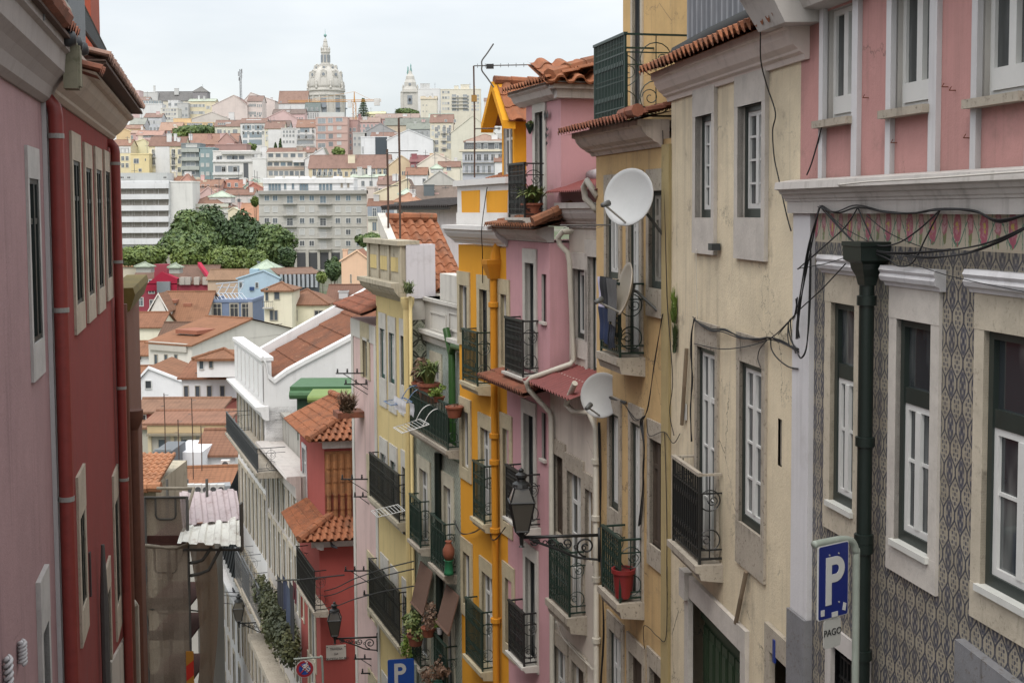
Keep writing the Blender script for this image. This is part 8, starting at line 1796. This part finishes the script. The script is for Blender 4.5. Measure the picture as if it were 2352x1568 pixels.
for sx_ in (-1, 1):
    for sz_ in (-1, 1): m = MB(); m.box(sx_ * W_ * .9 - .02, sx_ * W_ * .9 + .02, -.045, -.03, sz_ * H_ * .82 - .02, sz_ * H_ * .82 + .02); m.build('screw', INK, t)
# ---- aerials
def yagi(P, label, masth, booms, base_r=.022):
    t = thing('television_aerial', label, 'aerial', Matrix.Translation(P)); m = MB(); m.tube([(0, 0, 0), (masth * .004, 0, masth * .5), (0, 0, masth)], base_r, 6); m.build('mast', paint('rusty_mast', (.09, .05, .035), .7, .5), t)
    for (z, dx, dy, n, kind) in booms:
        m = MB(); a = Vector((0, 0, z)); b_ = Vector((dx, dy, z + abs(dx) * .02)); m.tube([a, b_], .014, 5); d = (b_ - a).normalized(); s_ = d.cross(Vector((0, 0, 1))) if kind != 'v' else Vector((0, 0, 1))
        for k in range(n): q = a.lerp(b_, (k + .5) / n); e = .22 if kind != 'v' else .05; m.tube([q - s_ * e, q + s_ * e], .006, 4)
        m.build('boom', paint('aerial_grey', (.09, .085, .08), .5, .3), t)
        if kind == 'v':
            m = MB(); q = a.lerp(b_, .12)
            for sg in (-1, 1): m.tube(smooth_pts([q, q + Vector((.0, 0, sg * .12)), q + Vector((.13, 0, sg * .3)), q + Vector((.28, .0, sg * .52))]), .018, 5)
            m.build('reflector', paint('aerial_grey', (.09, .085, .08), .5, .3), t); m = MB(); m.box(q.x + .1, q.x + .28, -.04, .04, z - .07, z + .04); m.build('dipole_box', INK, t)
    return t
kA = 30.5 / FPX; pA = at(1090, 408, 30.5); tA = yagi(pA, 'tall rusty television aerial on the amber parapet, pointing right', 253 * kA, ((253 * kA, 158 * kA, .1, 9, 'v'), (111 * kA, 60 * kA, .1, 5, 'h')))
m = MB(); m.box(-.06, .07, -.05, .05, 172 * kA, 187 * kA); m.build('junction_box', paint('ochre_box', (.35, .2, .05), .6, .3), tA)
kA = 38 / FPX; pA = at(919, 548, 38); tB = yagi(pA, 'grey pole with thin crossed aerial rods over the loft roof', 275 * kA, ((196 * kA, -30 * kA, .3, 2, 'h'), (200 * kA, 42 * kA, .3, 2, 'h'), (275 * kA, .12, 0, 2, 'h')), .035)
kA = 39 / FPX; pA = at(892, 556, 39); tC = yagi(pA, 'rusty pole with a small slanting aerial on the mouldering parapet', 212 * kA, ((128 * kA, 24 * kA, 0, 5, 'h'),), .035)
for (u, v, h_, Y, lb) in ((380, 1050, 150, 88, 'thin mast'), (412, 1110, 150, 86, 'thin mast with a kink'), (444, 1100, 190, 86, 'tallest thin mast'), (464, 1095, 120, 88, 'short thin mast')):
    k = Y / FPX; p = at(u, v, Y); yagi(p, lb + ' in front of the lower valley roofs', h_ * k, ((h_ * k * .97, 10 * k, 0, 4, 'h'), (h_ * k * .8, -8 * k, 0, 3, 'h')), .035)
# ---- insulator brackets on the pink corner
for i, (u, v, L) in enumerate(((811, 857, 40), (832, 882, 42), (822, 1100, 40), (842, 1140, 30), (826, 1310, 36), (858, 1365, 24), (850, 1512, 38), (868, 1545, 40))):
    p = at(u, v, 41.5); L_ = L * 41.5 / FPX; t = thing('insulator_bracket', 'black crossbar with small insulators, ' + ('topmost', 'second from the top', 'third from the top', 'fourth from the top', 'fifth from the top', 'sixth from the top', 'second lowest', 'lowest')[i] + ' on the light pink corner', 'bracket', Matrix.Translation(p))
    m = MB(); m.box(-L_, .35, -.02, .02, -.02, .02); m.tube([(-L_ * .6, 0, 0), (.5, 0, -.55)], .013, 4); m.build('crossbar', IRON, t); m = MB()
    for k in range(3): m = MB(); m.lathe([(.03, 0), (.035, .05), (.02, .08), (.03, .12)], (-L_ * .9 + k * (L_ + .2) * .42, 0, .03), 6); m.build('insulator', IRON, t)
# ---- plants and pots
TERRA = paint('terracotta_pot', (.24, .075, .04), .7, .25); GP = leafmat('pot_leaves', (.08, .13, .03), (.2, .22, .07), (.05, .08, .03)); DRY = leafmat('dry_leaves', (.16, .09, .06), (.24, .15, .1), (.08, .06, .03)); FERN = leafmat('fern_leaves', (.09, .16, .02), (.2, .26, .04), (.06, .1, .02))
def pot(f, u, v, n, r, h, label, lm=GP, fol=(.3, .3, .25), nleaf=220, ls=.05, name='potted_plant', pm=None, grass=False):
    a = f.p(u, v, n); M = f.M @ Matrix.Translation(a); t = thing(name, label, 'plant', M); m = MB(); m.lathe([(r * .72, 0), (r * .95, h * .85), (r * 1.08, h * .86), (r * 1.08, h), (r * .9, h), (r * .85, h * .9)], n=14); m.build('pot', pm or TERRA, t, smooth=True, auto=.6); m = MB()
    rnd = random.Random(int(u))
    if grass:
        for k in range(nleaf // 4):
            a_ = rnd.uniform(0, 6.28); L_ = rnd.uniform(.6, 1.1); b0 = Vector((rnd.uniform(-.4, .4) * r, rnd.uniform(-.4, .4) * r, h)); tip = b0 + Vector((cos(a_) * fol[0] * L_, sin(a_) * fol[1] * L_, fol[2] * rnd.uniform(.3, 1.3))); mid = b0.lerp(tip, .55) + Vector((0, 0, fol[2] * .45)); s_ = Vector((-sin(a_), cos(a_), 0)) * ls * .35
            m.q(b0 - s_, b0 + s_, mid + s_, mid - s_); m.q(mid - s_, mid + s_, tip)
    else:
        for k in range(6): leaves(m, (rnd.uniform(-.6, .6) * fol[0], rnd.uniform(-.6, .6) * fol[1], h + fol[2] * rnd.uniform(.2, 1)), (fol[0] * rnd.uniform(.25, .6), fol[1] * .45, fol[2] * rnd.uniform(.25, .6)), nleaf // 6, ls * .8, rnd, shell=.05)
    m.build('foliage', lm, t); return t
pot(f5, 1222, 500, .2, .22, .3, 'big terracotta pot of long grassy leaves on the top balcony of the narrow pink house', GP, (.42, .42, .3), 420, .1, grass=True)
pot(f7, 962, 905, -.05, .2, .35, 'pot with a dry reddish shrub on the long green balcony', DRY, (.5, .4, .55), 500, .09)
pot(f7, 985, 925, .05, .3, .55, 'big red pot with grassy leaves on the long green balcony', GP, (.45, .4, .5), 300, .08, grass=True)
pot(f7, 1008, 922, .25, .16, .14, 'small bright green fern on the rail of the long green balcony', FERN, (.3, .28, .24), 360, .05)
pot(f7, 1044, 958, .25, .22, .28, 'red planter box at the near end of the long green balcony', DRY, (.2, .2, .05), 40, .04)
pot(f7, 955, 1480, .45, .24, .3, 'bushy green plant hanging over the low balcony of the tiled house', GP, (.5, .5, .5), 600, .08)
pot(f7, 940, 1540, .35, .2, .32, 'red pot with a green shrub left of the low green balcony', FERN, (.35, .35, .6), 420, .07)
pot(f7, 985, 1460, .4, .2, .25, 'dry shrub in a pot on the low green balcony', DRY, (.4, .4, .5), 420, .07)
pot(f7, 1004, 1600, .5, .3, .35, 'green planter with reddish plants at the lowest tiled house balcony', DRY, (.5, .45, .5), 420, .07, pm=paint('green_planter', (.02, .08, .05), .6, .2))
pot(f7, 1010, 1455, .15, .1, .2, 'small light green plant in a white pot by the green downpipe', FERN, (.22, .2, .2), 160, .05, pm=WQ)
pot(f3, 1432, 1370, .3, .19, .48, 'dark red bucket on the lower ochre balcony', DRY, (.05, .05, .02), 8, .02, name='bucket', pm=paint('dark_red_bucket', (.2, .02, .02), .45, .2))
a = f7.p(1031, 1318, .25); t = thing('urn', 'terracotta urn standing on a bright green stool on the narrow green balcony', 'urn', f7.M @ Matrix.Translation(a) @ Matrix.Scale(.68, 4)); m = MB(); m.lathe([(.2, 0), (.17, .1), (.15, .5), (.2, .55)], n=12); m.build('stool', paint('bright_green_stool', (.02, .16, .07), .6, .2), t, smooth=True); m = MB(); m.lathe([(.14, .55), (.22, .75), (.23, .95), (.12, 1.15), (.1, 1.22), (.14, 1.28), (.12, 1.28)], n=14); m.build('jar', TERRA, t, smooth=True)
# shrubs hanging from the balconies of the long building
frs = Fr(PS, dr); m = MB(); rnd = random.Random(3)
for (u, v, r_) in ((600, 1355, .9), (615, 1385, 1.1), (628, 1410, 1.3), (640, 1430, 1.4), (648, 1455, 1.4), (658, 1475, 1.2), (668, 1490, .9), (622, 1440, .9)): q = frs.p(u, v, .7); leaves(m, q, (r_ * .75, r_ * .5, r_ * .9), 620, .1, rnd, shell=.05)
t = thing('balcony_shrub', 'long mass of dark shrubs spilling over the balconies of the greyish building', 'plant', frs.M); m.build('foliage', leafmat('olive_leaves', (.05, .06, .02), (.11, .11, .04), (.03, .04, .02)), t)
q = frs.p(640, 1480, .6); m = MB(); m.extr([(.0, q.z - 2.6), (.8, q.z - 2.6), (.8, q.z - 2.3), (0, q.z - 2.3)], frs.S(668, 1500), frs.S(604, 1420)); m.build('planter_ledge', LIMED, t)
for (u0, u1, vf, vr, lb) in ((541, 572, 1395, 1322, 0), (557, 598, 1437, 1360, 1)):
    d_ = 1.0; sn = frs.S(u1, vf, d_); sf = frs.S(u0, vf, d_); balc(BW.o if lb == 0 else BA.o, sn, sf, frs.Z(u1, vf, d_), frs.Z(u1, vr, d_), d_, paint('pale_iron', (.12, .125, .13), .5, .3), LIMED, None, .3, 'bars', dens=.3)
def weed(f, u, v, n, rad, label, lm=GP, cnt=160, ls=.05):
    a = f.p(u, v, n); t = thing('weed', label, 'plant', f.M @ Matrix.Translation(a)); m = MB(); q = random.Random(int(u))
    for k in range(cnt):
        b0 = Vector((q.uniform(-.7, .7) * rad[0], q.uniform(-.5, .5) * rad[1], q.uniform(-1, .1) * rad[2])); a_ = q.uniform(0, 6.28); tip = b0 + Vector((cos(a_) * rad[0] * .6, sin(a_) * rad[1] * .6, rad[2] * q.uniform(-.1, .8))) * q.uniform(.4, 1.1); s_ = Vector((-sin(a_), cos(a_), .3)) * ls * .22
        m.q(b0 - s_, b0 + s_, tip + s_ * .3, tip - s_ * .3)
    m.build('foliage', lm, t)
weed(f8, 938, 655, .2, (.28, .2, .25), 'tuft of weeds growing from the top of the pale yellow downpipe', GP, 260, .07)
weed(f2, 1548, 690, .05, (.07, .06, .35), 'strip of ferns growing in the joint beside the cream house, upper one', FERN, 220, .05)
weed(f2, 1550, 765, .05, (.06, .05, .3), 'strip of dark moss growing in the joint beside the cream house, lower one', leafmat('moss_leaves', (.03, .05, .015), (.06, .09, .02), (.02, .03, .01)), 200, .04)
weed(f9, 797, 915, .9, (.5, .4, .45), 'tuft of brown dry grass on the tiles at the light pink corner', DRY, 500, .1)
m = MB(); q = f9.p(800, 938, .5); m.box(q.x - .2, q.x + .6, -.3, .9, q.z - .3, q.z - .1); BR_ = B9.put(m, 'roof_stub', TILED)
# ---- drying racks and washing
def rack(f, u, v, n, w_, d, col, label, tilt=0.0, n_b=8, name='drying_rack', arms=True):
    a = f.p(u, v, n); t = thing(name, label, 'drying rack', f.M @ Matrix.Translation(a) @ Matrix.Rotation(tilt, 4, 'X')); mt = paint('rack_' + str(round(col[2] * 100)), col, .4, .1, bump=0)
    m = MB(); m.tube([(-w_, 0, 0), (w_, 0, 0), (w_, d, 0), (-w_, d, 0), (-w_, 0, 0)], .014, 5)
    for k in range(n_b): y = d * (k + .5) / n_b; m.tube([(-w_, y, 0), (w_, y, 0)], .008, 4)
    m.build('rack_frame', mt, t)
    if arms:
        m = MB()
        for sx_ in (-1, 1): m.tube(smooth_pts([(sx_ * w_ * .8, d * .2, 0), (sx_ * w_ * .8, -.1, .25), (sx_ * w_ * .8, -.35, .3), (sx_ * w_ * .8, -.5, .1)]), .014, 5)
        m.build('arm', mt, t)
    return t
rack(f7, 975, 968, .55, .45, .75, (.6, .6, .58), 'white wire drying rack hooked on the long green balcony', -.25)
rack(f7, 938, 918, .5, .4, .6, (.1, .17, .3), 'blue drying rack holding white cloths at the end of the long green balcony', -.1)
rack(f8, 922, 1165, .5, .4, .8, (.55, .55, .53), 'white wire drying rack beside the upper black balcony', -.15, arms=False)
def cloth(f, u0, u1, v0, v1, n, mat, label, sway=.05, seed=0, slant=0.0):
    a0, a1 = f.S(u1, v0, n), f.S(u0, v0, n); um = (u0 + u1) / 2; zt, zb_ = f.Z(um, v0, n), f.Z(um, v1, n); m = MB(); nx, nz = 12, 12; rnd = random.Random(seed); ph = rnd.uniform(0, 6)
    for j in range(nz + 1):
        for i in range(nx + 1):
            s_, t_ = i / nx, j / nz; m.v.append((a0 + (a1 - a0) * (s_ * (1 - .18 * t_) + .09 * t_) + slant * t_, n + sway * .5 * sin(s_ * 15 + ph + t_) * (.3 + t_ * .7) + .008 * sin(t_ * 7 + ph), zt + (zb_ - zt) * t_ * (1 + .06 * sin(5 * s_ + ph))))
    for j in range(nz):
        for i in range(nx): b_ = j * (nx + 1) + i; m.f.append((b_, b_ + 1, b_ + nx + 2, b_ + nx + 1)); m.mi.append(0)
    o = m.build('laundry', mat, None, smooth=True, M=f.M); tag(o, label, 'laundry'); return o
CL = lambda nm, c: paint('cloth_' + nm, c, .9, .25, bump=.2, ns=4)
dB = .52
cloth(f3, 1373, 1392, 636, 712, dB, CL('lilac', (.5, .48, .62)), 'pale lilac cloth hanging over the upper ochre balcony rail', .03, 1)
cloth(f3, 1378, 1406, 636, 700, dB + .05, CL('black', (.015, .016, .02)), 'black striped jacket hanging over the upper ochre balcony rail', .03, 2)
cloth(f3, 1393, 1418, 640, 745, dB + .08, CL('grey', (.11, .11, .11)), 'grey trousers hanging over the upper ochre balcony rail', .03, 3)
cloth(f3, 1374, 1400, 706, 785, dB + .02, CL('navy', (.012, .025, .075)), 'navy blue cloth hanging low on the upper ochre balcony', .03, 4)
cloth(f3, 1396, 1412, 745, 800, dB + .02, CL('dark_blue', (.02, .025, .04)), 'dark blue sleeve hanging at the foot of the upper ochre balcony', .02, 5)
cloth(f7, 905, 932, 915, 945, .9, CL('white', (.62, .62, .64)), 'white cloth draped over the blue drying rack', .06, 6)
cloth(f7, 940, 952, 925, 955, .9, CL('pale_grey', (.5, .5, .53)), 'small pale grey cloth hanging from the blue drying rack', .03, 7)
fB2 = fs
for i, (u0, u1, v0, v1, c, lb) in enumerate(((636, 652, 1330, 1392, (.02, .02, .03), 'black dress'), (648, 660, 1326, 1400, (.03, .04, .09), 'dark blue shirt'), (655, 668, 1345, 1430, (.06, .08, .14), 'washed-out blue jeans'), (664, 676, 1340, 1460, (.035, .035, .04), 'long charcoal trousers'), (672, 682, 1335, 1380, (.12, .02, .03), 'red striped shirt'))):
    cloth(fs, u0, u1, v0, v1, 1.6, CL('w%d' % i, c), lb + ' on the washing line by the red corner house', .05, 10 + i)
q0, q1 = fs.p(634, 1332, 1.6), fs.p(690, 1330, 1.6); m = MB(); m.tube([q0, q1], .03, 5); m.tube([q1, (q1.x, 0, q1.z)], .03, 5); m.tube([(q0.x, 1.6, q0.z), (q0.x - .4, 0, q0.z)], .02, 5); o = m.build('washing_pole', IRON, None, M=fs.M); tag(o, 'black washing line pole sticking out by the red corner house', 'washing line')
# ---- small fixtures
for (u0, v0, u1, v1, r_, lb) in ((1690, 1430, 1714, 1312, .03, 'thick stick leaning on the cream wall above the garage door'), (1664, 975, 1668, 800, .03, 'thin dry pole fixed between the cable bundle and the ochre joint')):
    if u0 < 1680: u0, u1 = 1566, 1577
    m = MB(); m.tube([f2.p(u0, v0, .05), f2.p((u0 + u1) / 2, (v0 + v1) / 2, .07), f2.p(u1, v1, .05)], r_, 6); o = m.build('stick', paint('dry_wood', (.2, .15, .1), .9, .4), None, M=f2.M); tag(o, lb, 'stick')
m = MB(); q = f2.p(1636, 566, .1); m.box(q.x - .1, q.x + .06, .02, .14, q.z - .05, q.z + .04); o = m.build('flood_light', paint('dark_lamp', (.03, .035, .04), .4, .2), None, M=f2.M); tag(o, 'small dark flood light under the left upper cream window', 'lamp')
for i, (u, v, s_) in enumerate(((1256, 266, 1.2), (1259, 298, .7), (1258, 312, .9), (1258, 330, .6))):
    q = f5.p(u, v, -.2); m = MB()
    for sg in (-1, 1): m.q(q, q + Vector((sg * .06 * s_, .02, .1 * s_)), q + Vector((sg * .12 * s_, .02, .03 * s_)), q + Vector((sg * .07 * s_, .02, -.08 * s_)))
    o = m.build('wall_butterfly', INK, None, M=f5.M); tag(o, 'black metal butterfly on the pink attic wall, ' + ('largest and highest', 'second from the top', 'third from the top', 'smallest and lowest')[i], 'wall ornament')
q = f5.p(1217, 293, -.15); t = thing('wall_planter', 'small green wall planter left of the pink attic window', 'plant', f5.M @ Matrix.Translation(q)); m = MB(); m.lathe([(.02, -.14), (.09, .02), (.1, .06)], n=8); m.build('bowl', GIRON, t); m = MB(); leaves(m, (0, 0, .06), (.1, .08, .08), 60, .04); m.build('foliage', GP, t)
m = MB(); q = f2.p(1572, 945, .03); m.box(q.x - .06, q.x + .06, .01, .03, q.z - .12, q.z + .12); o = m.build('paper_notice', SWH, None, M=f2.M); tag(o, 'small white paper notice on the cream wall beside the cable bundle', 'notice')
# pigeons
PG = paint('pigeon_grey', (.06, .06, .07), .7, .3); 
def pigeon(X, yaw, label):
    t = thing('pigeon', label, 'bird', Matrix.Translation(X) @ Matrix.Rotation(yaw, 4, 'Z')); m = MB(); m.tube([(-.2, 0, .09), (-.1, 0, .12), (0, 0, .15), (.08, 0, .18), (.11, 0, .25), (.13, 0, .3), (.17, 0, .31), (.2, 0, .3)], [.015, .05, .075, .06, .04, .038, .025, .004], 8); m.build('body', PG, t, smooth=True); m = MB(); m.tube([(.02, .03, .1), (.02, .03, 0)], .008, 4); m.tube([(.02, -.03, .1), (.02, -.03, 0)], .008, 4); m.build('leg', paint('pigeon_leg', (.2, .05, .04), .7, .2), t)
pigeon(frr.w(*tuple(frr.p(766, 1262, .5))), 2.6, 'dark pigeon standing on the lower tiled roof of the brick red house')
pigeon(at(545, 1346, 72), 2.9, 'dark pigeon perched on the ledge of the lower white building, higher one'); pigeon(at(537, 1362, 73), 2.2, 'dark pigeon perched on the ledge of the lower white building, lower one')
# loose antenna rods behind the big dish
q = f3.p(1395, 517, .4); m = MB(); L_ = .55; m.tube([(q.x + .1, .3, q.z), (q.x + .25, 1.15, q.z)], .012, 4)
for k in range(6): y = .45 + k * .12; m.tube([(q.x + .1, y, q.z - .02), (q.x + .32, y + .02, q.z - .05)], .005, 4)
o = m.build('small_aerial', paint('aerial_grey', (.09, .085, .08), .5, .3), None, M=f3.M); tag(o, 'small grey aerial sticking out beneath the large dish', 'aerial')
# ---------------------------------------------------------------- camera, light, sky
cd = bpy.data.cameras.new('camera'); cam = bpy.data.objects.new('camera', cd); COL.objects.link(cam)
cd.sensor_width = 36; cd.lens = 36 * FPX / 2352; cd.shift_y = -(CY - PP) / 2352; cd.clip_end = 6000; cd.clip_start = .1
cam.matrix_world = Matrix.Rotation(pi / 2 - PIT, 4, 'X') @ Matrix.Rotation(-ROLL, 4, 'Z')
sc.camera = cam
SUN_EL, SUN_AZ = radians(56), radians(196)    # azimuth clockwise from +Y: behind the camera, to the left
sd = bpy.data.lights.new('sun', 'SUN'); sd.energy = 1.5; sd.angle = radians(24); sd.color = (1.0, .96, .9)
so = bpy.data.objects.new('sun', sd); COL.objects.link(so)
dirv = Vector((sin(SUN_AZ) * cos(SUN_EL), cos(SUN_AZ) * cos(SUN_EL), sin(SUN_EL)))
so.rotation_euler = dirv.to_track_quat('Z', 'Y').to_euler(); so.location = (-20, -30, 60)
w = bpy.data.worlds.new('World'); sc.world = w; w.use_nodes = True; nt = w.node_tree; nt.nodes.clear()
def wn(t): return nt.nodes.new(t)
out = wn('ShaderNodeOutputWorld'); sky = wn('ShaderNodeTexSky'); sky.sky_type = 'NISHITA'; sky.sun_disc = False
sky.sun_elevation = SUN_EL; sky.sun_rotation = SUN_AZ; sky.dust_density = 3.0; sky.air_density = 1.0
b1 = wn('ShaderNodeBackground'); b1.inputs[1].default_value = .05; nt.links.new(sky.outputs[0], b1.inputs[0])
tc = wn('ShaderNodeTexCoord'); mp = wn('ShaderNodeMapping'); mp.inputs['Scale'].default_value = (1.2, 1.2, 4.5); nt.links.new(tc.outputs['Generated'], mp.inputs[0])
nz = wn('ShaderNodeTexNoise'); nz.inputs['Scale'].default_value = 2.2; nz.inputs['Detail'].default_value = 5; nz.inputs['Roughness'].default_value = .5; nt.links.new(mp.outputs[0], nz.inputs[0])
rp = wn('ShaderNodeValToRGB'); rp.color_ramp.elements[0].position = .34; rp.color_ramp.elements[0].color = (.60, .63, .645, 1); rp.color_ramp.elements[1].position = .66; rp.color_ramp.elements[1].color = (.83, .83, .82, 1)
nt.links.new(nz.outputs[0], rp.inputs[0])
b2 = wn('ShaderNodeBackground'); b2.inputs[1].default_value = 1.0; nt.links.new(rp.outputs[0], b2.inputs[0])
sx = wn('ShaderNodeSeparateXYZ'); nt.links.new(tc.outputs['Generated'], sx.inputs[0])
mr = wn('ShaderNodeMapRange'); mr.interpolation_type = 'SMOOTHSTEP'; mr.inputs[1].default_value = .16; mr.inputs[2].default_value = .95; mr.inputs[3].default_value = 1.0; mr.inputs[4].default_value = 2.5   # overcast sky: brighter overhead than near the horizon
nt.links.new(sx.outputs[2], mr.inputs[0]); nt.links.new(mr.outputs[0], b2.inputs[1])
ad = wn('ShaderNodeAddShader'); nt.links.new(b1.outputs[0], ad.inputs[0]); nt.links.new(b2.outputs[0], ad.inputs[1]); nt.links.new(ad.outputs[0], out.inputs[0])
sc.render.engine = 'CYCLES'; sc.view_settings.view_transform = 'Standard'; sc.view_settings.look = 'None'; sc.view_settings.exposure = 0
sc.cycles.use_denoising = True; sc.cycles.max_bounces = 5; sc.cycles.diffuse_bounces = 3; sc.cycles.volume_bounces = 0; sc.cycles.glossy_bounces = 2; sc.cycles.transparent_max_bounces = 8
